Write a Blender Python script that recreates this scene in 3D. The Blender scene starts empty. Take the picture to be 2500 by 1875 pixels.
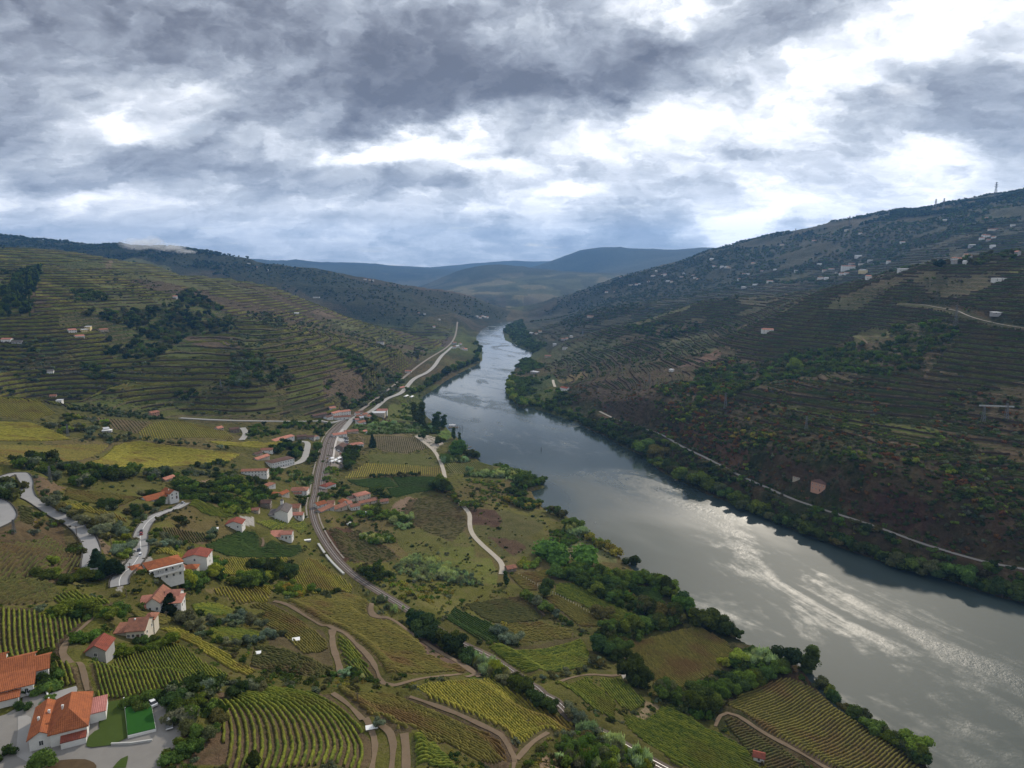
import bpy, math, random
import numpy as np
from mathutils import Vector, Matrix, Euler
R = math.radians
rng = np.random.default_rng(7)
random.seed(7)
scene = bpy.context.scene
COL = scene.collection
# ------------------------------------------------------------------ camera
CAM_H = 235.0; PITCH = R(9.1); F = 1690.0; CX, CY = 1250.0, 937.5
cd = bpy.data.cameras.new('camera'); cam = bpy.data.objects.new('camera', cd); COL.objects.link(cam)
cd.sensor_width = 36.0; cd.lens = 36.0 * F / 2500.0; cd.clip_start = 1.0; cd.clip_end = 80000.0
cam.location = (0, 0, CAM_H); cam.rotation_euler = (R(90) - PITCH, 0, 0)
scene.camera = cam
SP, CP = math.sin(PITCH), math.cos(PITCH)
def ray(u, v):
    """unit-forward direction (x right, y ahead, z up) of a photo pixel, camera depth = 1"""
    dx = (np.asarray(u, float) - CX) / F; dy = (np.asarray(v, float) - CY) / F
    return np.stack([dx, CP - dy * SP, -(SP + dy * CP)], -1)
# ------------------------------------------------------------------ sun and view
SUN_AZ, SUN_EL = R(25), R(29.5)          # azimuth clockwise from +Y
sl = bpy.data.lights.new('sun', 'SUN'); sl.energy = 3.3; sl.angle = R(2.0); sl.color = (1.0, .90, .76)
sun = bpy.data.objects.new('sun', sl); COL.objects.link(sun)
sd = Vector((math.sin(SUN_AZ) * math.cos(SUN_EL), math.cos(SUN_AZ) * math.cos(SUN_EL), math.sin(SUN_EL)))
sun.rotation_euler = sd.to_track_quat('Z', 'Y').to_euler()
sun.location = (200, 400, 600)
vs = scene.view_settings
vs.view_transform = 'Standard'; vs.look = 'None'; vs.gamma = 1.0; vs.use_curve_mapping = False; vs.exposure = 0.16
scene.cycles.use_denoising = True
scene.cycles.max_bounces = 6; scene.cycles.transparent_max_bounces = 8
scene.cycles.diffuse_bounces = 2; scene.cycles.glossy_bounces = 2; scene.cycles.volume_bounces = 1
scene.cycles.transmission_bounces = 2
try:
    scene.cycles.denoiser = 'OPENIMAGEDENOISE'
except Exception: pass

# ------------------------------------------------------------------ node helper
class NG:
    def __init__(s, tree):
        s.t = tree; s.n = tree.nodes; s.l = tree.links; s.n.clear()
    def node(s, typ, inputs=None, **props):
        nd = s.n.new(typ)
        for k, v in props.items(): setattr(nd, k, v)
        for k, v in (inputs or {}).items(): s.put(nd.inputs[k], v)
        return nd
    def put(s, sock, v):
        if isinstance(v, bpy.types.NodeSocket): s.l.new(v, sock)
        elif v is not None:
            if sock.type == 'RGBA' and hasattr(v, '__len__') and len(v) == 3: v = (*v, 1)
            sock.default_value = v
    def m(s, op, a, b=None, c=None, clamp=False):
        nd = s.n.new('ShaderNodeMath'); nd.operation = op; nd.use_clamp = clamp
        s.put(nd.inputs[0], a)
        if b is not None: s.put(nd.inputs[1], b)
        if c is not None: s.put(nd.inputs[2], c)
        return nd.outputs[0]
    def vm(s, op, a, b=None, out=0, scale=None):
        nd = s.n.new('ShaderNodeVectorMath'); nd.operation = op
        s.put(nd.inputs[0], a)
        if b is not None: s.put(nd.inputs[1], b)
        if scale is not None: s.put(nd.inputs['Scale'], scale)
        return nd.outputs[out]
    def noise(s, vec, scale, detail=4, rough=.55, dist=0.0, dim='3D', color=False, w=None):
        nd = s.n.new('ShaderNodeTexNoise'); nd.noise_dimensions = dim
        if vec is not None: s.put(nd.inputs['Vector'], vec)
        s.put(nd.inputs['Scale'], scale); nd.inputs['Detail'].default_value = detail
        nd.inputs['Roughness'].default_value = rough; nd.inputs['Distortion'].default_value = dist
        return nd.outputs['Color' if color else 'Fac']
    def mix(s, f, a, b, typ='MIX'):
        nd = s.n.new('ShaderNodeMix'); nd.data_type = 'RGBA'; nd.blend_type = typ; nd.clamp_factor = True
        s.put(nd.inputs[0], f); s.put(nd.inputs[6], a); s.put(nd.inputs[7], b); return nd.outputs[2]
    def mr(s, v, a, b, c=0.0, d=1.0, smooth=False):
        nd = s.n.new('ShaderNodeMapRange'); nd.clamp = True
        if smooth: nd.interpolation_type = 'SMOOTHSTEP'
        s.put(nd.inputs['Value'], v)
        for k, q in (('From Min', a), ('From Max', b), ('To Min', c), ('To Max', d)): s.put(nd.inputs[k], q)
        return nd.outputs['Result']
    def ramp(s, f, stops, interp='LINEAR'):
        nd = s.n.new('ShaderNodeValToRGB'); cr = nd.color_ramp; cr.interpolation = interp
        while len(cr.elements) < len(stops): cr.elements.new(.5)
        for e, (p, c) in zip(cr.elements, stops):
            e.position = p; e.color = (*c, 1) if len(c) == 3 else c
        s.put(nd.inputs[0], f); return nd.outputs[0]
    def attr(s, name, out='Color'):
        nd = s.n.new('ShaderNodeAttribute'); nd.attribute_name = name; return nd.outputs[out]
    def comb(s, x, y, z):
        nd = s.n.new('ShaderNodeCombineXYZ')
        for i, q in enumerate((x, y, z)): s.put(nd.inputs[i], q)
        return nd.outputs[0]
    def sep(s, v):
        nd = s.n.new('ShaderNodeSeparateXYZ'); s.put(nd.inputs[0], v); return nd.outputs

# ------------------------------------------------------------------ world: broken autumn cloud over a Nishita sky
def azel(u, v):
    d = ray(u, v); return math.atan2(d[0], d[1]), math.atan2(d[2], math.hypot(d[0], d[1]))
world = bpy.data.worlds.new('World'); scene.world = world; world.use_nodes = True
g = NG(world.node_tree)
tc = g.node('ShaderNodeTexCoord').outputs['Generated']
dirv = g.vm('NORMALIZE', tc)
sx, sy, sz = g.sep(dirv)
az = g.m('ARCTAN2', sx, sy); el = g.m('ARCSINE', sz)
elc = g.m('MAXIMUM', sz, 0.0)
inv = g.m('DIVIDE', 1.0, g.m('ADD', elc, 0.10))
plane = g.comb(g.m('MULTIPLY', sx, inv), g.m('MULTIPLY', sy, inv), 0.0)
aev = g.comb(az, g.m('MULTIPLY', el, 1.9), 0.0)
w1 = g.vm('SUBTRACT', g.noise(plane, .8, 5, .6, color=True), (.5, .5, .5))
w2 = g.vm('SUBTRACT', g.noise(aev, 9.0, 5, .62, color=True), (.5, .5, .5))
wp = g.vm('ADD', g.comb(az, el, 0.0), g.vm('ADD', g.vm('MULTIPLY', w1, (.10, .05, 0)), g.vm('MULTIPLY', w2, (.11, .075, 0))))
# each entry: photo pixel of a cloud's middle, half width and half height in photo pixels, brightness change, tilt
SKY = [
 # dark masses
 (1100, 325, 250, 42, .7, 6), (1120, 470, 420, 50, .40, 0), (400, 520, 500, 40, .22, 0), (1300, 560, 700, 30, .12, 0),
 (60, 40, 420, 150, -.62, 0), (520, 90, 520, 110, -.40, -4), (930, 200, 330, 170, -.55, -10), (1250, 190, 300, 150, -.42, 5),
 (1010, 300, 200, 45, -.30, 0), (150, 300, 330, 60, -.25, 0), (300, 405, 620, 50, -.50, 0), (900, 410, 360, 30, -.25, 0), (1800, 60, 420, 60, -.75, 14), (1560, 165, 230, 70, -.55, 10),
 (2250, 200, 360, 75, -.65, 8), (2440, 330, 240, 80, -.60, 0), (1500, 560, 420, 70, -.25, 0), (850, 470, 180, 22, -.25, 0),
 (1290, 340, 90, 45, -.48, 20), (1700, 380, 260, 28, -.30, 0), (2420, 430, 130, 60, -.28, 0), (1550, 440, 300, 30, -.16, 0),
 # bright gaps
 (340, 195, 230, 60, .62, -4), (500, 230, 60, 45, .5, 0), (120, 340, 60, 25, .4, 0), (640, 105, 70, 40, .20, -30), (340, 310, 100, 45, .9, 0), (720, 150, 60, 30, .15, 0), (1010, 335, 230, 30, 1.0, 8), (1190, 405, 110, 30, 1.0, 0), (900, 360, 90, 22, .6, 0), (560, 455, 90, 22, .5, 0), (150, 480, 160, 22, .35, 0), (1020, 470, 60, 14, .4, 0),
 (1420, 350, 180, 60, .60, 6), (1680, 30, 110, 40, .95, 0), (1530, 20, 60, 30, .5, 0), (1900, 265, 470, 95, .78, 4), (2250, 75, 400, 70, .7, 10), (2030, 420, 60, 22, -.35, 0), (1560, 250, 60, 35, -.3, 0), (2100, 330, 90, 30, -.35, 20), (1760, 215, 50, 40, -.4, 0), (2000, 150, 120, 20, -.25, 12), (2100, 390, 250, 60, .60, 0),
 (1780, 555, 75, 40, .85, 0), (1870, 540, 60, 32, .6, 30), (2300, 400, 70, 60, .5, 0), (2120, 500, 200, 60, .6, 0), (1370, 470, 75, 20, .9, 0), (560, 500, 400, 22, .22, 0), (2480, 130, 40, 30, .5, 0),
]
acc = None
for (u, v, hw, hh, amp, tilt) in SKY:
    a0, e0 = azel(u, v)
    d = g.vm('SUBTRACT', wp, (a0, e0, 0))
    mp = g.node('ShaderNodeMapping', {'Vector': d}, vector_type='POINT')
    mp.inputs['Rotation'].default_value = (0, 0, R(-tilt))
    # mapping scales before rotating, so scale afterwards instead
    s_ = g.vm('MULTIPLY', mp.outputs[0], (F / hw, F / hh, 0))
    q = g.vm('DOT_PRODUCT', s_, s_, out=1)
    e_ = g.m('MULTIPLY', g.m('POWER', 2.718, g.m('MULTIPLY', q, -.85)), amp)
    acc = e_ if acc is None else g.m('ADD', acc, e_)
# cloud relief: soft large billows and finer shreds, flattened towards the horizon by the plane projection
wq = g.vm('ADD', plane, g.vm('MULTIPLY', w1, (.9, .9, 0)))
n1 = g.noise(wq, 1.3, 6, .55, .2)
low_ = g.mr(el, R(3), R(16), 0, 1)
stretch = g.comb(g.m('MULTIPLY', az, g.m('ADD', .62, g.m('MULTIPLY', low_, .38))), g.m('MULTIPLY', el, 1.5), 0.0)
aw = g.vm('ADD', stretch, g.vm('MULTIPLY', w2, (.07, .07, 0)))
n2 = g.noise(aw, 7.0, 7, .56, .15)
nb = g.noise(g.vm('ADD', aw, (5.3, 2.2, 0)), 15.0, 4, .5, .1)
n3 = g.m('SUBTRACT', 1.0, g.m('MULTIPLY', g.m('ABSOLUTE', g.m('SUBTRACT', nb, .5)), 4.0))
# crisp cumulus edges: banked fields cut at a threshold, finer towards the horizon
aw2 = g.vm('ADD', aw, g.vm('MULTIPLY', g.vm('SUBTRACT', g.noise(aev, 30.0, 4, .65, color=True), (.5, .5, .5)), (.035, .035, 0)))
def bank(scale, off, lo, hi): return g.mr(g.noise(g.vm('ADD', aw2, off), scale, 5, .55), lo, hi, -.5, .5, True)
crisp = g.m('ADD', g.m('ADD', g.m('MULTIPLY', bank(5.5, (1.3, 4.1, 0), .43, .57), .16), g.m('MULTIPLY', bank(12.0, (7.7, .6, 0), .445, .555), .11)), g.m('MULTIPLY', bank(25.0, (2.2, 9.1, 0), .45, .55), .045))
rel = g.m('ADD', g.m('ADD', g.m('ADD', crisp, 0.0), g.m('MULTIPLY', g.m('SUBTRACT', n1, .5), .45), g.m('MULTIPLY', g.m('SUBTRACT', n2, .5), 1.15)),
          g.m('MULTIPLY', g.m('SUBTRACT', n3, .55), .20))
bright = g.m('ADD', g.m('MULTIPLY', acc, .42), g.m('ADD', g.m('MULTIPLY', rel, 1.0), .53))
cl = g.ramp(bright, [(0.0, (.145, .152, .185)), (.14, (.195, .206, .245)), (.28, (.285, .305, .355)), (.42, (.40, .43, .49)), (.55, (.56, .595, .65)),
            (.68, (.78, .81, .87)), (.80, (1.05, 1.06, 1.08)), (1.0, (1.5, 1.48, 1.42))])
# air thickens towards the horizon
lowf = g.mr(el, R(-2), R(7), 1.0, 0.0, True)
cl = g.mix(g.m('MULTIPLY', lowf, .38), cl, (.42, .48, .57))
# sky outside the frame goes on as dull broken cloud
sky = g.node('ShaderNodeTexSky', sky_type='NISHITA', sun_disc=False, sun_elevation=SUN_EL, sun_rotation=SUN_AZ)
gap = g.m('MULTIPLY', g.mr(g.noise(plane, 1.1, 5, .6, .3), .60, .74, 0, 1, True), g.mr(bright, .3, .9, 0.0, .55))
b1 = g.node('ShaderNodeBackground', {'Color': sky.outputs[0], 'Strength': .1})
b2 = g.node('ShaderNodeBackground', {'Color': cl, 'Strength': 1.0})
ms = g.node('ShaderNodeMixShader', {0: gap, 1: b2.outputs[0], 2: b1.outputs[0]})
g.l.new(ms.outputs[0], g.node('ShaderNodeOutputWorld').inputs['Surface'])
# ------------------------------------------------------------------ terrain
def at_z(u, v, z):
    d = ray(u, v); t = (CAM_H - z) / (-d[..., 2]); return np.stack([d[..., 0] * t, d[..., 1] * t, z + 0 * t], -1)
def at_y(u, v, Y):
    d = ray(u, v); t = Y / d[..., 1]; return np.stack([d[..., 0] * t, d[..., 1] * t, CAM_H + d[..., 2] * t], -1)
LB = [(2330,1935),(2278,1885),(2232,1848),(2127,1792),(2033,1728),(2000,1695),(1953,1630),(1881,1600),(1819,1572),(1798,1560),(1770,1528),(1693,1490),(1636,1442),
      (1591,1410),(1547,1394),(1507,1358),(1476,1326),(1426,1300),(1410,1280),(1383,1262),(1337,1250),(1318,1236),(1306,1218),(1296,1200),(1330,1190),(1322,1180),
      (1296,1162),(1261,1155),(1241,1142),(1192,1137),(1172,1130),(1150,1108),(1130,1090),(1118,1070),(1096,1052),(1080,1034),(1056,1030),(1036,1012),(1034,990),(1028,975),(1034,966),
      (1060,951),(1086,931),(1123,910),(1167,889),(1177,880),(1177,851),(1163,832),(1163,822),(1174,806),(1192,796),(1236,784),(1268,780)]
RB = [(1276,780.5),(1240,795),(1228,808),(1233,830),(1254,839),(1279,851),(1301,861),(1298,870),(1270,883),(1251,914),(1238,955),(1251,974),(1270,996),(1298,996),(1348,1011),
      (1398,1027),(1442,1049),(1481,1066),(1513,1086),(1568,1112),(1609,1147),(1649,1170),(1690,1187),(1733,1210),(1777,1225),(1860,1261),(1938,1294),(1986,1310),(2060,1339),
      (2129,1363),(2210,1392),(2271,1404),(2353,1428),(2414,1449),(2500,1473),(2620,1510),(2900,1600)]
lb = at_z(np.array([p[0] for p in LB]), np.array([p[1] for p in LB]), 0.)[:, :2]
rb = at_z(np.array([p[0] for p in RB]), np.array([p[1] for p in RB]), 0.)[:, :2]
river_poly = np.vstack([[[520, -150]], [[360, 120]], lb, rb, [[760, 100]], [[800, -150]]])
C = []   # control points
def cz(*pts):
    for (u, v, z) in pts: C.append(at_z(float(u), float(v), float(z)))
def crest(pts, back=None, drop=60):
    for (u, v, Y) in pts:
        p = at_y(float(u), float(v), float(Y)); C.append(p)
        if back:
            C.append(np.array([p[0] * back, p[1] * back, max(p[2] - drop, 5.)]))
for p in list(lb[::2]) + list(rb[::2]): C.append(np.array([p[0], p[1], 2.5]))
# near knoll, lower left to lower right
cz((-150,1900,128),(0,1875,125),(150,1760,122),(415,1762,117),(600,1870,115),(900,1840,106),(1080,1870,98),(1300,1870,76),(1500,1870,52),(1800,1870,27),(2150,1875,7),
   (0,1600,116),(250,1620,108),(60,1450,112),(150,1350,106),(0,1300,104),(60,1180,101),(20,1130,104),(0,1100,106),(215,1345,97),(330,1350,95),(300,1420,95),(370,1400,92),(470,1380,82),
   (-200,1300,118),(-200,1600,130),(-200,1100,115),
   (350,1270,84),(410,1225,76),(400,1480,88),(450,1600,96),(300,1560,103),(560,1480,68),(600,1400,56),(620,1600,84),(720,1500,60),(700,1650,85),(850,1700,88),(950,1640,68),
   (1000,1560,48),(900,1480,42),(800,1440,36),(1150,1640,42),(1200,1760,64),(1350,1780,54),(1150,1850,88),
   (520,1270,66),(600,1330,52),(700,1300,42),(730,1250,36),(660,1230,42),(600,1200,48),(480,1180,58),(300,1180,78),(180,1200,88),(200,1110,78),(100,1080,82),(0,1050,88),
   (600,1130,46),(680,1130,36),(700,1090,34),(560,1160,50),
   (0,1000,88),(120,990,84),(60,972,86),(450,1065,60),(330,1100,64),(560,1090,50),(430,1030,58),(300,1015,62),(200,1010,70))
for (u, v, Y, z) in [(0,0,960,62),(200,0,960,48),(430,0,930,42),(600,0,900,40),(-150,0,1000,66)]:
    x = (u - CX) / F * Y; C.append(np.array([x, Y, z]))
# railway shelf and the flat ground by the river
cz((1190,1603,38),(1284,1667,44),(1357,1714,46),(1560,1841,46),(1060,1530,34),(979,1478,30),(899,1430,27),(818,1361,26),(771,1283,26),(763,1254,26),(769,1205,25),(774,1164,25),(795,1072,25),(818,1043,25),(852,1019,25),
   (930,967,24),(988,921,22),(1034,883,22),(1098,846,20),(864,1020,24),(945,979,16),(1011,933,12),(1078,878,10),
   (1000,1250,15),(900,1330,18),(1100,1400,14),(1300,1400,8),(1250,1300,9),(1100,1100,10),(1000,1060,12),(980,1120,13),(1150,1200,10),(900,1150,16),(1200,1500,18),(1350,1600,24),(1500,1600,14),(1450,1700,34),
   (1600,1750,24),(1700,1650,10),(1900,1780,12),(2050,1850,9),(1000,1400,18),(1400,1450,8),(950,1000,10))
# big left hill
crest([(-200,640,2500),(0,628,2500),(130,622,2500),(270,632,2450),(420,656,2400),(560,684,2350),(681,707,2300),(789,749,2250),(855,779,2200),(907,791,2150),(936,800,2120),(994,823,2080),(1052,846,2050)], 1.22, 90)
cz((300,850,108),(600,850,104),(100,760,170),(400,750,165),(700,800,122),(800,900,72),(870,960,38),(600,940,72),(250,940,80),(60,850,118),(-150,850,130),(-150,740,185),
   (500,1030,42),(700,1032,38),(850,1010,27),(300,975,62),(950,900,52),(1000,860,55),(480,700,190),(560,780,135),(440,820,112))
# second left ridge
crest([(-250,555,4300),(0,572,4200),(60,582,4200),(150,593,4200),(250,600,4100),(330,597,4000),(460,607,3900),(530,619,3800),(620,640,3700),(700,653,3600),(815,664,3500),(900,688,3450),(1000,702,3450),(1100,718,3500),(1180,735,3550),(1230,755,3600),(1262,772,3620)], 1.25, 150)
crest([(1000,780,2700),(1100,790,2750),(1130,770,3000),(1000,745,3050),(850,740,2850),(850,700,3200)])
# far valley, far ranges
crest([(1160,742,4300),(1300,722,4700),(1450,700,5400),(1200,690,6000),(1330,680,6000),(1050,705,6400),(1250,755,3900)])
crest([(1040,700,6800),(1100,672,7200),(1190,648,7500),(1270,652,7600),(1340,668,7400)], 1.12, 120)
crest([(1329,640,9500),(1373,626,9500),(1442,609,9500),(1492,605,9500),(1540,610,9500),(1600,613,9500),(1660,616,9600),(1740,615,9600),(1950,622,9600),(2300,600,9800),(2700,590,9800)], 1.2, 300)
crest([(-300,600,11000),(200,610,11000),(500,630,11000),(606,636,11000),(722,640,11000),(830,643,11000),(936,647,11200),(953,655,11300),(1087,656,11500),(1150,648,12000),(1197,641,12000),(1290,637,12300),(1400,640,12500)], 1.25, 350)
# right mountain
crest([(1273,777,3620),(1317,751,3700),(1379,726,3800),(1442,699,3850),(1536,670,3900),(1630,649,3950),(1724,626,4000),(1808,597,4000),(1931,570,3900),(2062,548,3800),(2206,522,3600),(2329,508,3500),(2400,490,3350),(2450,476,3300),(2500,466,3200),(2700,430,3100)], 1.25, 170)
crest([(1400,780,2650),(1500,750,2550),(1700,720,2800),(1800,700,2750),(2100,640,2500),(2300,600,2250),(2500,585,2050),(1620,800,2100),(1750,770,2150),(1950,720,2100),(2150,672,1950),(2350,640,1750),(2500,620,1600)])
crest([(1390,838,1950),(1440,814,1950),(1524,793,1980),(1600,772,1980),(1655,750,2020),(1720,742,2100),(1800,735,2200)])
crest([(1614,834,1620),(1700,812,1620),(1819,783,1550),(1917,747,1480),(2007,708,1420),(2134,686,1330),(2224,660,1250),(2297,653,1200),(2423,650,1120),(2500,648,1080),(2700,640,980)])
crest([(1400,950,1230),(1600,950,1020),(1800,950,900),(1900,850,1190),(2300,1000,750),(2300,800,960),(2000,900,1010),(2050,830,1150),(1700,960,985),(1500,1000,1010)])
cz((2100,1250,32),(2400,1350,30),(1800,1150,30),(2400,1200,75),(2000,1150,60),(2600,1400,40),(2600,1200,100))
C = np.array(C)
_r = np.hypot(C[:, 0], C[:, 1]); Q = np.stack([np.arctan2(C[:, 0], C[:, 1]), np.log(_r)], -1)
CC = .03
# edge supports behind and beside the camera
extra = []
for a in (-60, -90, -130, 180, 130, 90, 60):
    for rr, zz in ((120, 125 if a < 0 else 60), (500, 120 if a < 0 else 40), (2500, 260), (9000, 350)):
        extra.append((R(a), math.log(rr), zz))
for a in range(-50, 51, 10): extra.append((R(a), math.log(30000.), 150.)); extra.append((R(a), math.log(70.), 128. if a < 10 else 90.))
extra = np.array(extra)
Q = np.vstack([Q, extra[:, :2]]); ZC = np.concatenate([C[:, 2], extra[:, 2]])
def kern(A, B):
    d2 = ((A[:, None, 0] - B[None, :, 0]) ** 2 + (A[:, None, 1] - B[None, :, 1]) ** 2); return np.sqrt(d2 + CC * CC)
K = kern(Q, Q) - np.eye(len(Q)) * .004
W = np.linalg.solve(K, ZC)
# polar grid: fine in front, coarse all round
a_in = np.linspace(R(-41), R(41), 860)
a_out = np.concatenate([np.linspace(R(41), R(319), 60)[1:-1]])
ANG = np.concatenate([a_in, a_out]); NA = len(ANG)
RAD = np.concatenate([np.geomspace(95, 900, 370), np.geomspace(900, 4200, 330)[1:], np.geomspace(4200, 14000, 110)[1:], np.geomspace(14000, 32000, 10)[1:]])
NR = len(RAD)
angw = np.where(ANG > math.pi, ANG - 2 * math.pi, ANG)
AA, RR = np.meshgrid(angw, RAD)          # rows = radius
GX, GY = RR * np.sin(AA), RR * np.cos(AA)
def vnoise(x, y, seed=0):
    """smooth value noise, numpy"""
    xi = np.floor(x).astype(np.int64); yi = np.floor(y).astype(np.int64); fx = x - xi; fy = y - yi
    fx = fx * fx * fx * (fx * (fx * 6 - 15) + 10); fy = fy * fy * fy * (fy * (fy * 6 - 15) + 10)
    def h(a, b):
        n = (a * 374761393 + b * 668265263 + seed * 1442695041) & 0xffffffff
        n = ((n ^ (n >> 13)) * 1274126177) & 0xffffffff
        return ((n ^ (n >> 16)) & 0xffff) / 65535.0
    return (h(xi, yi) * (1 - fx) + h(xi + 1, yi) * fx) * (1 - fy) + (h(xi, yi + 1) * (1 - fx) + h(xi + 1, yi + 1) * fx) * fy
def fbm(x, y, o=5, seed=0, rough=.5):
    s = 0; a = 1; t = 0
    for i in range(o):
        s = s + a * (vnoise(x * 2 ** i + 13.7 * i, y * 2 ** i - 7.3 * i, seed + i) - .5); t += a; a *= rough
    return s / t
def ridged(x, y, o=4, seed=0):
    s = 0; a = 1; t = 0
    for i in range(o):
        s = s + a * (1 - abs(2 * vnoise(x * 2 ** i + 3.1 * i, y * 2 ** i + 9.2 * i, seed + i) - 1)); t += a; a *= .5
    return s / t
def seg_dist(px, py, line):
    """distance to a polyline and the position (index + fraction) of the nearest point"""
    best = np.full(px.shape, 1e18); pos = np.zeros(px.shape)
    for i in range(len(line) - 1):
        ax, ay = line[i][:2]; bx, by = line[i + 1][:2]; dx, dy = bx - ax, by - ay
        L = dx * dx + dy * dy + 1e-9
        t = np.clip(((px - ax) * dx + (py - ay) * dy) / L, 0, 1)
        d = (px - ax - t * dx) ** 2 + (py - ay - t * dy) ** 2
        k = d < best; best = np.where(k, d, best); pos = np.where(k, i + t, pos)
    return np.sqrt(best), pos
def inside(px, py, poly):
    c = np.zeros(px.shape, bool); n = len(poly)
    for i in range(n):
        x1, y1 = poly[i]; x2, y2 = poly[(i + 1) % n]
        if y1 == y2: continue
        k = ((y1 > py) != (y2 > py)) & (px < (x2 - x1) * (py - y1) / (y2 - y1) + x1)
        c ^= k
    return c
def smooth(x, a, b):
    t = np.clip((x - a) / (b - a), 0, 1); return t * t * (3 - 2 * t)
flat = np.stack([AA.ravel(), np.log(RR.ravel())], -1)
GZ = np.concatenate([kern(flat[i:i + 40000], Q) @ W for i in range(0, len(flat), 40000)]).reshape(AA.shape)
amp = np.interp(RR, [100, 500, 1000, 2000, 4000, 9000, 13000], [.6, 1.2, 7, 16, 40, 85, 85])
gx, gy = GX + 60 * fbm(GX / 400, GY / 400, 3, 5), GY + 60 * fbm(GX / 400, GY / 400, 3, 9)
LS = np.where(RR > 5500, 1400., 420.)
rg = ridged(gx / 420, gy / 420, 4, 3); rf_ = ridged(gx / 1400, gy / 1400, 4, 3); kf = smooth(RR, 4300, 6500)
GZ = GZ + amp * 1.3 * (rg * (1 - kf) + rf_ * kf - .62) * smooth(RR, 800, 1500) + np.minimum(amp, 16) * .55 * (1 - .6 * smooth(RR, 4500, 7000)) * fbm(GX / 70, GY / 70, 4, 21) 
rin = inside(GX, GY, river_poly)
rd, _ = seg_dist(GX, GY, np.vstack([river_poly, river_poly[:1]]))
bankz = 1.0 + np.minimum(rd, 12) * .18
GZ = np.where(rin, -np.minimum(rd * .3 + .3, 4.0), bankz + (np.maximum(GZ, 2.5) - bankz) * smooth(rd, 0, 45 + RR * .02))
GZ = np.where(~rin & (GZ < 1), 1.0, GZ)
GZ = np.where(RR < 260, np.minimum(GZ, 150), GZ)
def grid_at(x, y, G=None):
    """bilinear lookup of the ground height"""
    G = GZ if G is None else G
    x = np.asarray(x, float); y = np.asarray(y, float)
    a = np.arctan2(x, y); a = np.where(a < angw[0], a + 2 * math.pi, a)
    r = np.clip(np.hypot(x, y), RAD[0], RAD[-1] - 1)
    i = np.clip(np.searchsorted(RAD, r, side='right') - 1, 0, NR - 2); fr = (r - RAD[i]) / (RAD[i + 1] - RAD[i])
    j = np.clip(np.searchsorted(ANG, a, side='right') - 1, 0, NA - 1); j2 = (j + 1) % NA
    hi = np.where(j + 1 >= NA, 2 * math.pi + ANG[0], ANG[j2]); fa = np.clip((a - ANG[j]) / (hi - ANG[j]), 0, 1)
    return (G[i, j] * (1 - fa) + G[i, j2] * fa) * (1 - fr) + (G[i + 1, j] * (1 - fa) + G[i + 1, j2] * fa) * fr
_T = np.geomspace(85, 15000, 1500)
def hit(u, v):
    """first point of the ground seen through a photo pixel"""
    u = np.atleast_1d(np.asarray(u, float)); v = np.atleast_1d(np.asarray(v, float)); d = ray(u, v)
    P = d[:, None, :] * _T[None, :, None]; z = CAM_H + P[..., 2]
    below = z < grid_at(P[..., 0], P[..., 1])
    k = np.where(below.any(1), below.argmax(1), len(_T) - 1); k = np.maximum(k, 1)
    t0, t1 = _T[k - 1], _T[k]
    for _ in range(8):
        tm = (t0 + t1) / 2; b = CAM_H + d[:, 2] * tm < grid_at(d[:, 0] * tm, d[:, 1] * tm)
        t1 = np.where(b, tm, t1); t0 = np.where(b, t0, tm)
    return np.stack([d[:, 0] * t1, d[:, 1] * t1, CAM_H + d[:, 2] * t1], -1)
def hits(pts): return hit([p[0] for p in pts], [p[1] for p in pts])
def resample(line, step):
    line = np.asarray(line, float); s = np.r_[0, np.cumsum(np.hypot(*np.diff(line[:, :2], axis=0).T))]
    n = max(2, int(s[-1] / step) + 1); q = np.linspace(0, s[-1], n)
    return np.stack([np.interp(q, s, line[:, k]) for k in range(line.shape[1])], -1)
def curve(line, step, rounds=3):
    """smooth a polyline by corner cutting, then resample"""
    L = np.asarray(line, float)
    for _ in range(rounds):
        a, b = L[:-1], L[1:]; M = np.empty((2 * len(a), L.shape[1])); M[0::2] = a * .75 + b * .25; M[1::2] = a * .25 + b * .75
        L = np.vstack([L[:1], M, L[-1:]])
    return resample(L, step)
# ------------------------------------------------------------------ layout read off the photograph (pixels are cast onto the ground)
def Zoom(ox, oy, s): return lambda pts: [(ox + x / s, oy + y / s) for x, y in pts]
ZA, ZB, ZC, ZD = Zoom(0, 1400, 3.456), Zoom(0, 1050, 3.456), Zoom(540, 950, 3.456), Zoom(640, 1400, 3.456)
ZE, ZF, ZG, ZH = Zoom(1180, 1350, 3.159), Zoom(1700, 1350, 2.765), Zoom(0, 560, 3.191), Zoom(560, 600, 3.456)
ZI, ZJ, ZK, ZL = Zoom(1160, 560, 3.191), Zoom(1700, 440, 2.765), Zoom(1600, 940, 2.458), Zoom(1140, 950, 3.456)
ZM, ZN, ZP, ZQ = Zoom(740, 980, 5.027), Zoom(1040, 1380, 4.254), Zoom(440, 1300, 5.267), Zoom(1500, 1600, 2.698)
ZR = Zoom(0, 1580, 5.267)
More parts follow.
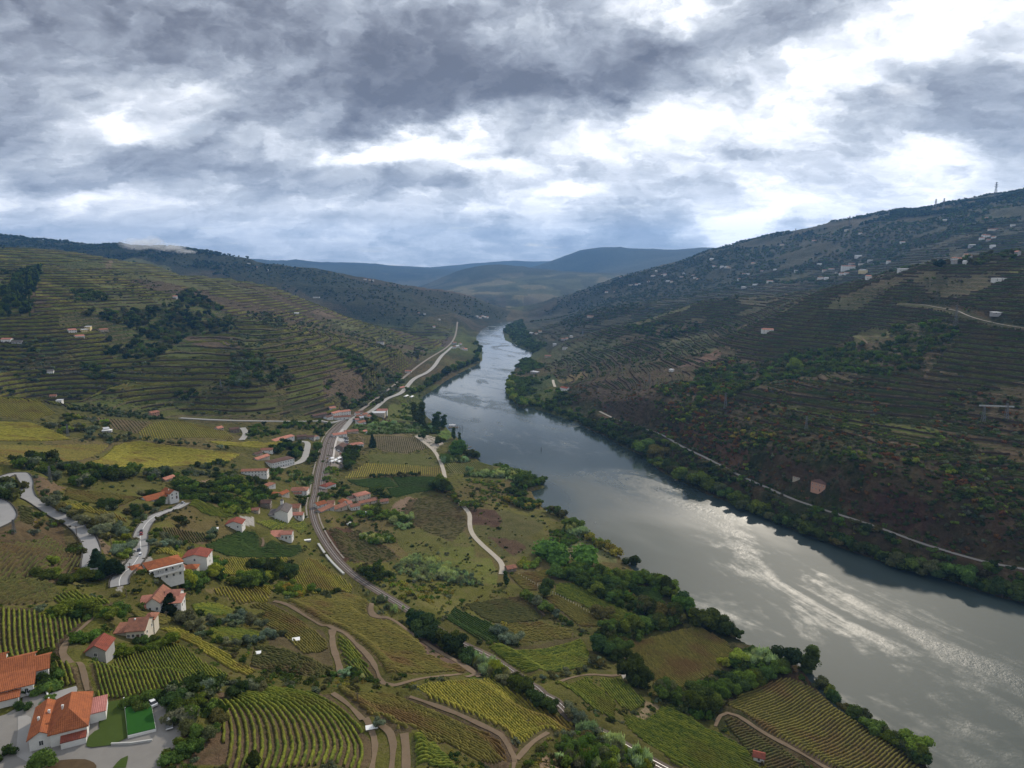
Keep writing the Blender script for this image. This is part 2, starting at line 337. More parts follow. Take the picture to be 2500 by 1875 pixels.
# ground under the road lines is levelled first, so the ribbons lie on it
ROADS = {   # name: (pixels, width m, kind)
 'hill_road': ([(5,1166),(20,1158),(40,1157),(57,1164),(66,1178),(62,1196),(72,1222),(98,1238),(139,1258),(162,1270),(185,1284),(207,1305),(221,1328),(225,1351),(217,1371),(222,1388),(250,1398),(292,1400)], 7.0, 'asphalt'),
 'house_road': ([(292,1436),(290,1412),(300,1394),(322,1378),(340,1360),(345,1338),(341,1316),(347,1296),(357,1276),(378,1259),(404,1250),(430,1243),(452,1232)], 7.2, 'asphalt'),
 'hairpin_road': ([(-60,1215),(-20,1222),(2,1234),(17,1249),(22,1264),(12,1279),(-10,1291),(-60,1300)], 7.5, 'asphalt'),
 'manor_road': ([(688,1142),(716,1135),(737,1126),(746,1113),(749,1098),(753,1083),(745,1078),(728,1078)], 7.0, 'paved'),
 'knoll_road': ([(592,1045),(598,1052),(601,1062),(590,1074)], 7.0, 'paved'),
 'foot_road': ([(440,1021),(540,1026.5),(656,1028.5),(771,1029.5),(823,1024),(850,1019)], 5.5, 'paved'),
 'station_road': ([(830,1062),(842,1048),(852,1034),(863,1018),(885,1012),(912,1004),(933,990),(945,979),(977,970),(994,953),(1011,933),(1052,907),(1078,878),(1092,860),(1104,846)], 8.0, 'paved'),
 'river_lane': ([(1017,1066),(1043,1086),(1063,1103),(1076,1129),(1084,1153),(1087,1173)], 4.5, 'gravel'),
 'meadow_lane': ([(1118,1222),(1136,1242),(1148,1257),(1146,1283),(1153,1306),(1176,1330),(1198,1349),(1221,1370),(1228,1386),(1224,1402)], 4.2, 'gravel'),
 'bank_road': ([(1464,1005),(1490,1018),(1510,1027),(1548,1039),(1603,1057),(1626,1066),(1655,1086),(1690,1103),(1726,1119),(1795,1156),(1836,1176),(1885,1196),(1925,1217),(1966,1230),(2011,1245),(2068,1263),(2129,1282),(2190,1306),(2251,1328),(2292,1343),(2353,1359),(2414,1375),(2495,1388),(2600,1410)], 4.2, 'bankgravel'),
 'hill_track': ([(2212,742),(2250,743),(2297,753),(2344,760),(2351,767),(2387,780),(2456,796),(2520,803)], 2.6, 'bankgravel'),
 'far_bank_road': ([(1355,945),(1351,935),(1350,928)], 5.0, 'gravel'),
 'zigzag_track': ([(2072,841),(2112,838),(2120,843),(2108,828),(2094,819),(2130,822)], 2.1, 'dirt'),
 'farm_track_long': ([(668,1466),(690,1474),(712,1484),(770,1519),(814,1542),(843,1556),(886,1588),(915,1623),(934,1658),(1000,1659),(1074,1652),(1175,1642)], 1.9, 'dirt'),
 'farm_track_fork': ([(812,1544),(811,1574),(824,1612),(833,1640)], 2.7, 'dirt'),
 'farm_track_edge': ([(908,1476),(903,1490),(925,1503),(960,1510),(1016,1540),(1074,1580),(1120,1615),(1170,1642)], 2.9, 'dirt'),
 'farm_track_terrace': ([(812,1700),(843,1718),(870,1742),(892,1767),(915,1800),(916,1830),(903,1875)], 1.7, 'dirt'),
 'farm_track_middle': ([(925,1772),(950,1795),(962,1812),(958,1850),(952,1885)], 1.8, 'dirt'),
 'farm_track_low': ([(987,1797),(992,1830),(991,1885)], 2.3, 'dirt'),
 'farm_track_right': ([(1000,1697),(1045,1715),(1132,1753),(1219,1799),(1262,1832),(1250,1880)], 1.8, 'dirt'),
 'farm_track_spur': ([(1262,1830),(1300,1818),(1338,1809)], 1.9, 'dirt'),
 'river_vineyard_track': ([(1747,1768),(1756,1748),(1778,1744),(1808,1755),(1863,1788),(1935,1827),(2010,1872),(2060,1900)], 1.8, 'dirt'),
 'plot_edge_track': ([(1346,1664),(1390,1656),(1433,1648),(1475,1650),(1512,1654),(1526,1638)], 1.6, 'dirt'),
 'hedge_track': ([(1271,1450),(1300,1472),(1330,1502)], 1.4, 'dirt'),
 'house_track': ([(232,1512),(205,1530),(165,1560),(150,1590),(160,1612),(182,1632),(205,1660),(215,1700)], 1.8, 'dirt'),
 'knoll_track': ([(640,1312),(645,1326),(640,1336)], 1.6, 'dirt'),
 'rail_side_track': ([(1176,1592),(1200,1610),(1240,1640),(1275,1672)], 1.6, 'dirt'),
}
RAIL = [(1330,1700),(1284,1667),(1237,1632),(1190,1603),(1117,1568),(1045,1524),(979,1478),(899,1430),(858,1401),(818,1361),(789,1317),(771,1283),(763,1254),(761,1228),(769,1205),(774,1164),(786,1112),(795,1072),(818,1043),(852,1019),(866,1010)]
RAIL2 = [(1330,1702),(1357,1714),(1402,1758),(1465,1787),(1560,1841),(1640,1890)]
RAILFAR = [(878,1005),(930,967),(988,921),(1034,883),(1098,846),(1113,820),(1117,785)]
def level(line3, width, fall):
    """cut and fill the ground so that it carries the line; returns the smoothed line"""
    global GZ
    L = line3.copy(); n = len(L)
    k = max(3, int(24 / max(1, np.hypot(*(L[1, :2] - L[0, :2])))))
    pad = np.r_[np.full(k, L[0, 2]), L[:, 2], np.full(k, L[-1, 2])]
    L[:, 2] = np.convolve(pad, np.ones(2 * k + 1) / (2 * k + 1), 'valid')
    box = (GX > L[:, 0].min() - 60) & (GX < L[:, 0].max() + 60) & (GY > L[:, 1].min() - 60) & (GY < L[:, 1].max() + 60)
    idx = np.nonzero(box); px, py = GX[idx], GY[idx]
    d, pos = seg_dist(px, py, L); zz = np.interp(pos, np.arange(n), L[:, 2])
    w = 1 - smooth(d, width, width + fall)
    GZ[idx] = GZ[idx] * (1 - w) + zz * w
    return L
def trace(pts, step): return curve(hits(pts), step)
ROADL = {}
for nm, (pts, w, kind) in ROADS.items():
    L = trace(pts, 5.0)
    dist = float(np.hypot(L[:, 0], L[:, 1]).mean()); cell = dist * .0075
    ROADL[nm] = (level(L, w / 2 + .8 + cell * .8, (5 if kind == 'dirt' else 9) + cell), w, kind)
RAILL = level(trace(RAIL, 6.0), 7 + 3, 14)
RAIL2L = level(trace(RAIL2, 6.0), 4 + 2, 8)
RAILFL = level(trace(RAILFAR, 14.0), 18, 25)
# the drive, lawns and house plots at the lower left stand on levelled ground
YARD = hits([(-90,1690),(-60,1640),(95,1642),(190,1668),(300,1690),(400,1700),(432,1780),(420,1830),(392,1900),(-90,1900)])[:, :2]
i = np.nonzero((GX > -260) & (GX < 0) & (GY < 330) & (GY > 60)); ins = inside(GX[i], GY[i], YARD); dd, _ = seg_dist(GX[i], GY[i], np.vstack([YARD, YARD[:1]])); YZ = 119.5
w = np.where(ins, 1, 1 - smooth(dd, 0, 16)); GZ[i] = GZ[i] * (1 - w) + YZ * w
# terraces: risers follow the contour on the cultivated slopes
rivd = np.where(inside(GX, GY, river_poly), 0, seg_dist(GX, GY, river_poly)[0])
def wpoly(pts): return hits(pts)[:, :2]
near_road = np.full(GX.shape, 1e9)
for nm, (L, w, kind) in ROADL.items():
    box = (GX > L[:, 0].min() - 40) & (GX < L[:, 0].max() + 40) & (GY > L[:, 1].min() - 40) & (GY < L[:, 1].max() + 40)
    i = np.nonzero(box); near_road[i] = np.minimum(near_road[i], seg_dist(GX[i], GY[i], L)[0])
for L in (RAILL, RAIL2L, RAILFL):
    box = (GX > L[:, 0].min() - 40) & (GX < L[:, 0].max() + 40) & (GY > L[:, 1].min() - 40) & (GY < L[:, 1].max() + 40)
    i = np.nonzero(box); near_road[i] = np.minimum(near_road[i], seg_dist(GX[i], GY[i], L)[0])
tmask = smooth(RR, 900, 1050) * smooth(rivd, 40, 110) * (1 - smooth(RR, 3300, 4200)) * smooth(near_road, 12, 30)
rightm = (GX > 100) & (RR < 3500); tmask = np.where(rightm, smooth(rivd, 70, 120) * smooth(near_road, 12, 25) * (1 - smooth(RR, 3000, 3800)), tmask)
STEP = np.where(RR > 2200, 9.0, 5.5)
wrp = .55 * fbm(GX / 160, GY / 160, 3, 77)
QT = GZ / STEP + wrp; q = QT; fq = q - np.floor(q)
stair = STEP * (np.floor(q) + .18 * fq + .82 * smooth(fq, .58, 1.0) - wrp)
patch = .45 + .55 * smooth(fbm(GX / 220, GY / 220, 3, 31), -.12, .08)
GZ = GZ + (stair - GZ) * tmask * patch
# near terraces on the left knoll
kn = inside(GX, GY, wpoly(ZB([(0,900),(150,860),(420,880),(620,960),(730,1100),(540,1250),(0,1290)])))
STN = 2.6; q = GZ / STN + .4 * fbm(GX / 60, GY / 60, 2, 12); fq = q - np.floor(q)
km = kn * smooth(near_road, 3, 10)
GZ = GZ + (STN * (np.floor(q) + .15 * fq + .85 * smooth(fq, .65, 1) - (q - GZ / STN)) - GZ) * km * .8

# ------------------------------------------------------------------ ground cover colours (soil, grass, scrub; right slopes darkened for cloud shade)
TINT = np.zeros(GX.shape + (3,)); MASK = np.zeros(GX.shape + (3,))   # mask: r = terrace rows, g = scrub speckle, b = bare soil relief
def col(c): return np.array(c)
GRASS, OLIVE, SCRUB, SOIL, SOILP, WOOD = (.108,.108,.026), (.084,.080,.023), (.046,.050,.018), (.125,.084,.048), (.165,.120,.085), (.022,.030,.013)
VY, VG, VB, RUST = (.125,.118,.032), (.055,.078,.020), (.085,.064,.034), (.075,.042,.024)
n1 = fbm(GX / 70, GY / 70, 4, 1)[..., None]; n2 = fbm(GX / 330, GY / 330, 3, 2)[..., None]
base = col(OLIVE) + (col(GRASS) - col(OLIVE)) * smooth(n1, -.1, .15)
base = base + (col(SOIL) - base) * smooth(n1 + .6 * n2, .06, .22) * .55
hillc = col(SCRUB) + (col(OLIVE) - col(SCRUB)) * smooth(n1, -.12, .1); hillc = hillc + (col(VB) - hillc) * smooth(n2 + .4 * n1, -.02, .14) * .8
hillc = hillc + (col(VG) * 1.25 - hillc) * smooth(-n2 + .5 * n1, .02, .16) * .6
hm = smooth(RR, 900, 1000)[..., None]; TINT[:] = base * (1 - hm) + hillc * hm
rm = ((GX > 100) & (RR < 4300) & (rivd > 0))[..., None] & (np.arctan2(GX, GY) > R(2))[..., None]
rc = col(SCRUB) * .7 + (col(VB) * .62 - col(SCRUB) * .7) * smooth(n2 + .5 * n1, -.04, .12)  # right slope scrub and soil tints lowered to stand in for cloud shade
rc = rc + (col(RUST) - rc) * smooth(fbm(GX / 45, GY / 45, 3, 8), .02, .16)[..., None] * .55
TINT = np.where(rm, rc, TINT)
MASK[..., 0] = tmask; MASK[..., 1] = smooth(RR, 500, 1000)
far = smooth(RR, 4200, 6500)[..., None]
fc = col((.028,.034,.022)) + (col((.060,.058,.036)) - col((.028,.034,.022))) * smooth(fbm(GX / 260, GY / 260, 4, 4), .0, .12)[..., None] * (GZ < 235)[..., None]
fc = fc * (1 + 1.6 * fbm(GX / 700, GY / 700, 5, 61, .65))[..., None]
TINT = TINT * (1 - far) + fc * far
fld = vnoise(GX / 120 + 3 * fbm(GX / 300, GY / 300, 2, 3), GY / 260, 90)
farv = .7 * (smooth(RR, 3900, 4300) * (1 - smooth(RR, 6000, 6700)) * (np.arctan2(GX, GY) < R(14)) * (np.arctan2(GX, GY) > R(-6)))[..., None]
fcol = np.where((fld > .62)[..., None], col((.19,.165,.09)), np.where((fld > .4)[..., None], col((.075,.085,.04)), col((.035,.045,.026))))
TINT = TINT * (1 - farv * .9) + fcol * farv * .9
l2m = (smooth(RR, 2650, 2900) * (1 - smooth(RR, 4600, 5200)) * (np.arctan2(GX, GY) < R(-.5)))[..., None]
l2c = col((.022,.028,.017)) + (col((.050,.042,.028)) - col((.022,.028,.017))) * smooth(n2 + .6 * n1, -.02, .14)
TINT = TINT * (1 - l2m) + l2c * l2m
r1m = (smooth(RR, 1750, 2300) * (1 - smooth(RR, 4600, 5200)) * (np.arctan2(GX, GY) > R(1.)))[..., None]
TINT = TINT * (1 - .7 * r1m) + (l2c * 1.1) * .7 * r1m
def paint(pts, c, terr=None, scrub=None, soil=None, k=1.0, soft=0.0, world=None):
    P = wpoly(pts) if world is None else world
    if soft: P = P
    x0, y0 = P.min(0) - 5; x1, y1 = P.max(0) + 5
    i = np.nonzero((GX > x0) & (GX < x1) & (GY > y0) & (GY < y1)); gx_, gy_ = GX[i], GY[i]
    wob = .012 * np.hypot(gx_, gy_) * (soft or .25)
    ins = inside(gx_ + wob * fbm(gx_ / (wob * 6 + 1), gy_ / (wob * 6 + 1), 3, 50) * 4, gy_ + wob * fbm(gx_ / (wob * 6 + 1), gy_ / (wob * 6 + 1), 3, 60) * 4, P)
    i = tuple(a[ins] for a in i)
    TINT[i] = TINT[i] * (1 - k) + col(c) * k
    for j, q_ in enumerate((terr, scrub, soil)):
        if q_ is not None: MASK[i + (j,)] = q_
# big left hill
paint([(270,632),(420,652),(560,690),(640,712),(560,722),(450,700),(380,690),(290,690),(268,665)], (.085,.088,.034), .15, .2)
paint([(270,672),(400,690),(560,722),(700,722),(860,782),(700,790),(560,760),(430,730),(340,700)], (.075,.055,.036), .5, .5, soft=1)
paint(ZG([(830,250),(880,240),(860,340),(820,320)]), (.15,.11,.07))
paint(ZG([(700,420),(960,440),(1000,480),(880,490),(700,460)]), (.11,.125,.035), 1, .3)
paint(ZG([(880,500),(1380,500),(1380,600),(740,630)]), (.075,.085,.028), 1, .3)
paint(ZG([(230,450),(440,430),(460,560),(330,640),(220,660)]), (.085,.06,.04), .8, .6)
paint(ZG([(300,420),(430,380),(420,430),(280,450)]), (.16,.11,.045), .3, .2)
paint(ZG([(330,960),(380,850),(530,850),(520,930),(440,1000)]), (.035,.055,.018), .2, .1)
paint(ZG([(640,1040),(720,950),(760,990),(680,1080)]), (.05,.09,.02), .2, .2)
paint(ZG([(1260,980),(1700,930),(1720,1010),(1600,1070),(1180,1060)]), (.078,.09,.026), 1, .2)
paint(ZG([(1400,830),(1820,820),(1880,930),(1500,900)]), (.10,.068,.05), .9, .4)
paint(ZG([(1780,740),(2042,700),(2042,990),(1900,900)]), (.10,.11,.034), .8, .6, soft=.6)
paint(ZG([(1260,1380),(2042,1380),(2042,1470),(1300,1470)]), (.095,.10,.028), 1, .2)
paint(ZG([(960,1260),(1330,1290),(1330,1360),(1240,1400),(1000,1390)]), (.085,.10,.026), .8, .5, soft=.5)
paint(ZH([(550,1050),(740,1050),(810,1180),(800,1300),(500,1290)]), (.075,.088,.026), 1, .1)
paint(ZH([(0,1280),(390,1290),(400,1440),(0,1460)]), (.085,.088,.026), 1, .1)
paint(ZH([(450,1310),(820,1290),(880,1400),(460,1440)]), (.03,.036,.014), 1, .2)
paint(ZH([(680,560),(790,520),(1020,620),(830,600)]), (.14,.10,.068), .3, .2)
paint(ZH([(860,620),(1080,640),(1120,700),(960,700)]), (.11,.115,.045), .2, .2)
paint(ZH([(1080,880),(1400,870),(1480,960),(1300,1000),(1060,930)]), (.075,.088,.026), 1, .2)
paint(ZH([(840,1040),(1100,1030),(1300,1280),(1000,1360),(860,1300)]), (.11,.08,.055), .3, 1, soft=1)
paint(ZH([(1200,820),(1700,840),(1660,900),(1300,850)]), (.085,.062,.042), .5, .6, soft=.6)
paint(ZH([(1560,360),(2212,450),(2100,640),(1700,520)]), (.065,.048,.034), .5, .5, soft=1)
paint(ZH([(1350,700),(1880,760),(1850,850),(1500,780)]), (.075,.055,.04), .4, .4, soft=.5)
# right slopes
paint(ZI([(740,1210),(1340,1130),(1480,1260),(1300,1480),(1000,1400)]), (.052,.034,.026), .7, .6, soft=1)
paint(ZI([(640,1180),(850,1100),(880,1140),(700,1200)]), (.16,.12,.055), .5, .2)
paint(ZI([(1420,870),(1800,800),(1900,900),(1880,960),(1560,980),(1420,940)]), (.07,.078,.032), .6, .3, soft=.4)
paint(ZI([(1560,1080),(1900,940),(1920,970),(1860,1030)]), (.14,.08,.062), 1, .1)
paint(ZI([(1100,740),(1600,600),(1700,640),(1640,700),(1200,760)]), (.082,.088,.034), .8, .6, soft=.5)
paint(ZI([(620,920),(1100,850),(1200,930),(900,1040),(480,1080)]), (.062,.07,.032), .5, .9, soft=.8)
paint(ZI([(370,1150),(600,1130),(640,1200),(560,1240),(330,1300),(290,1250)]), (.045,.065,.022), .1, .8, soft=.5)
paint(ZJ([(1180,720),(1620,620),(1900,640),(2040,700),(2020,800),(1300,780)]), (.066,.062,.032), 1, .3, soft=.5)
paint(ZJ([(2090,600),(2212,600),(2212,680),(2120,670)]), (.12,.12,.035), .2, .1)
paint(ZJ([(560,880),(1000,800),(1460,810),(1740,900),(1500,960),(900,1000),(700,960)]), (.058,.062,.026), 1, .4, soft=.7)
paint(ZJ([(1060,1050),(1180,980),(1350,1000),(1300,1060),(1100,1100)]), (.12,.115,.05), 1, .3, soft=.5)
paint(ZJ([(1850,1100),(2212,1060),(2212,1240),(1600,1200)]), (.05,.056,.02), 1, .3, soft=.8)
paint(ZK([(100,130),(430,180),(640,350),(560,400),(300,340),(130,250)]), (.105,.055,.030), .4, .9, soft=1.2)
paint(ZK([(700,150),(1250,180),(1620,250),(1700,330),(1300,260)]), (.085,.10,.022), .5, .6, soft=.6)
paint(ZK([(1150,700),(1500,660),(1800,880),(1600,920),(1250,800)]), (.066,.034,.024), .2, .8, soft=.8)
paint(ZK([(400,400),(800,560),(1150,740),(1300,800),(1200,640),(700,380)]), (.055,.034,.022), .4, .9, soft=.8)
paint(ZJ([(440,630),(760,620),(700,680),(480,690)]), (.085,.082,.034), .3, .2)
paint(ZJ([(1620,240),(1840,230),(1800,265)]), (.12,.075,.06), .2, .2); paint(ZJ([(1990,250),(2130,230),(2130,290),(2030,300)]), (.11,.10,.045), .2, .2)
# near ground: meadows right of the line
paint(ZC([(890,1210),(1150,1180),(1350,1330),(1340,1450),(1120,1470),(1000,1360)]), (.075,.042,.027), 0, 0, .5, soft=1)
paint(ZC([(1400,1060),(1440,960),(1560,910),(1700,920),(1640,1030),(1560,1060)]), (.20,.14,.095), 0, 0, .8)
paint(ZC([(1640,930),(1890,880),(2060,1010),(2080,1160),(1800,1180),(1560,1080)]), (.075,.056,.028), 0, 0, .5, soft=1)
paint(ZC([(1500,1150),(2080,1180),(2180,1290),(2212,1480),(1800,1480),(1560,1300)]), (.10,.10,.030), 0, 0, .5, soft=1)
paint(ZC([(1900,1340),(2200,1330),(2212,1659),(2000,1600)]), (.115,.125,.032), 0, 0, .4, soft=1.8)
paint(ZL([(60,1040),(340,1020),(650,1110),(640,1190),(500,1260),(700,1330),(600,1400),(420,1420),(280,1400),(60,1220)]), (.088,.086,.032), 0, 0, .5, soft=.6)
paint(ZL([(60,1030),(200,1020),(280,1100),(230,1170),(80,1150)]), (.075,.046,.032), 0, 0, .5, soft=1)
paint(ZL([(160,1250),(420,1260),(520,1330),(400,1400),(240,1330)]), (.085,.055,.035), 0, 0, .5, soft=1)
paint(ZL([(720,1330),(940,1230),(1060,1260),(1290,1440),(1280,1480),(1000,1440),(760,1420)]), (.145,.15,.06), 0, 0, .3, soft=.8)
paint(ZL([(760,1350),(920,1370),(920,1420),(800,1410)]), (.19,.16,.10), 0, 0, .3, soft=.5)
paint(ZL([(0,1440),(140,1440),(200,1600),(180,1659),(0,1659)]), (.12,.13,.032), 0, 0, .4, soft=1.6)
paint(ZD([(900,60),(1500,100),(1700,250),(1500,330),(1200,260)]), (.125,.12,.035), 0, 0, .4, soft=.6)
paint(ZC([(1500,590),(1840,600),(1850,560),(1250,550),(1240,590)]), (.105,.115,.03), 0, 0, .4)
paint(ZC([(1240,380),(1640,380),(1650,395),(1240,392)]), (.15,.12,.06))
paint(ZC([(1400,130),(1620,120),(1640,280),(1380,260)]), (.10,.115,.035), 0, 0, .5, soft=.3)
paint(ZM([(1500,410),(1640,440),(1740,490),(1650,600),(1560,560),(1400,430)]), (.36,.32,.27)); paint(ZM([(1640,380),(1800,360),(1800,450),(1740,480)]), (.09,.14,.03))
paint(ZM([(350,440),(560,440),(570,560),(490,640),(480,800),(330,800),(330,560)]), (.24,.21,.18), 0, 0, .2); paint(ZM([(360,445),(555,440),(560,480),(360,480)]), (.42,.42,.42))
paint(ZM([(820,640),(1640,650),(1640,790),(1080,790),(820,740)]), (.085,.09,.028), 0, 0, .4, soft=.3)
paint([(1190,1700),(1130,1640),(1270,1660)], (.08,.10,.02), 0, 0, .3, soft=.5)
paint([(908,1476),(930,1500),(1040,1555),(1110,1605),(1172,1640),(1120,1640),(1040,1600),(1020,1570),(1000,1540),(940,1510)], (.13,.088,.066), 0, 0, .8)
paint(ZB([(270,380),(350,400),(560,480),(480,520),(420,540),(350,620),(310,580)]), (.15,.105,.062), 0, 0, .9, soft=.5)
paint(ZB([(120,700),(160,720),(150,750),(130,740)]), (.17,.12,.07)); paint(ZB([(780,870),(900,960),(1000,1060),(880,1060),(820,960)]), (.18,.13,.085), 0, 0, .7)
paint(ZB([(0,820),(280,720),(560,760),(720,940),(760,1120),(540,1300),(0,1290)]), (.092,.066,.036), 0, .2, .9, soft=.5)
paint(ZB([(520,780),(620,830),(720,960),(700,1060),(560,980)]), (.09,.075,.032), 0, .3, .6, soft=.5)
paint(ZA([(420,1010),(600,960),(650,950),(640,1060),(430,1060)]), (.12,.10,.06)); paint(ZA([(640,780),(760,900),(800,1090),(730,1090),(680,1050),(660,960),(560,760)]), (.14,.105,.055), 0, 0, .6)
paint(ZA([(1830,1000),(2212,1010),(2212,1640),(1400,1640),(1500,1350),(1850,1300)]), (.115,.078,.048), 0, 0, .9)
paint(ZE([(410,1580),(580,1540),(650,1600),(600,1659),(440,1659)]), (.24,.17,.11)); paint(ZE([(1180,1260),(1260,1150),(1350,1180),(1240,1290)]), (.20,.155,.095), 0, 0, .5)
paint(ZE([(1060,890),(1110,870),(1130,950),(1080,960)]), (.42,.40,.36)); paint(ZE([(0,1320),(270,1500),(200,1659),(0,1659)]), (.11,.076,.05), 0, 0, .9)
paint(ZB([(1490,440),(1780,425),(1790,445),(1500,455)]), (.22,.15,.10))
paint([(282,1380),(300,1368),(345,1350),(368,1362),(372,1380),(340,1392),(300,1412),(300,1442),(282,1445),(276,1410)], (.33,.31,.28))
paint(ZC([(165,1075),(280,1080),(280,1150),(215,1160)]), (.34,.32,.29))
# dark wooded ground on the second ridge and the far right slope
paint([(0,574),(150,596),(340,600),(470,612),(540,624),(640,644),(820,668),(1000,704),(1250,758),(1230,778),(1000,800),(870,772),(700,692),(560,672),(300,626),(0,612)], (.026,.034,.018), 0, .6, k=.75)
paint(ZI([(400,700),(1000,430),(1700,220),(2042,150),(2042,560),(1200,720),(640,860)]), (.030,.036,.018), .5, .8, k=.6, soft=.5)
paint(ZJ([(0,560),(600,390),(1100,300),(1740,215),(2212,100),(2212,560),(1500,600),(800,700),(0,700)]), (.032,.036,.018), .4, .8, k=.65, soft=.5)
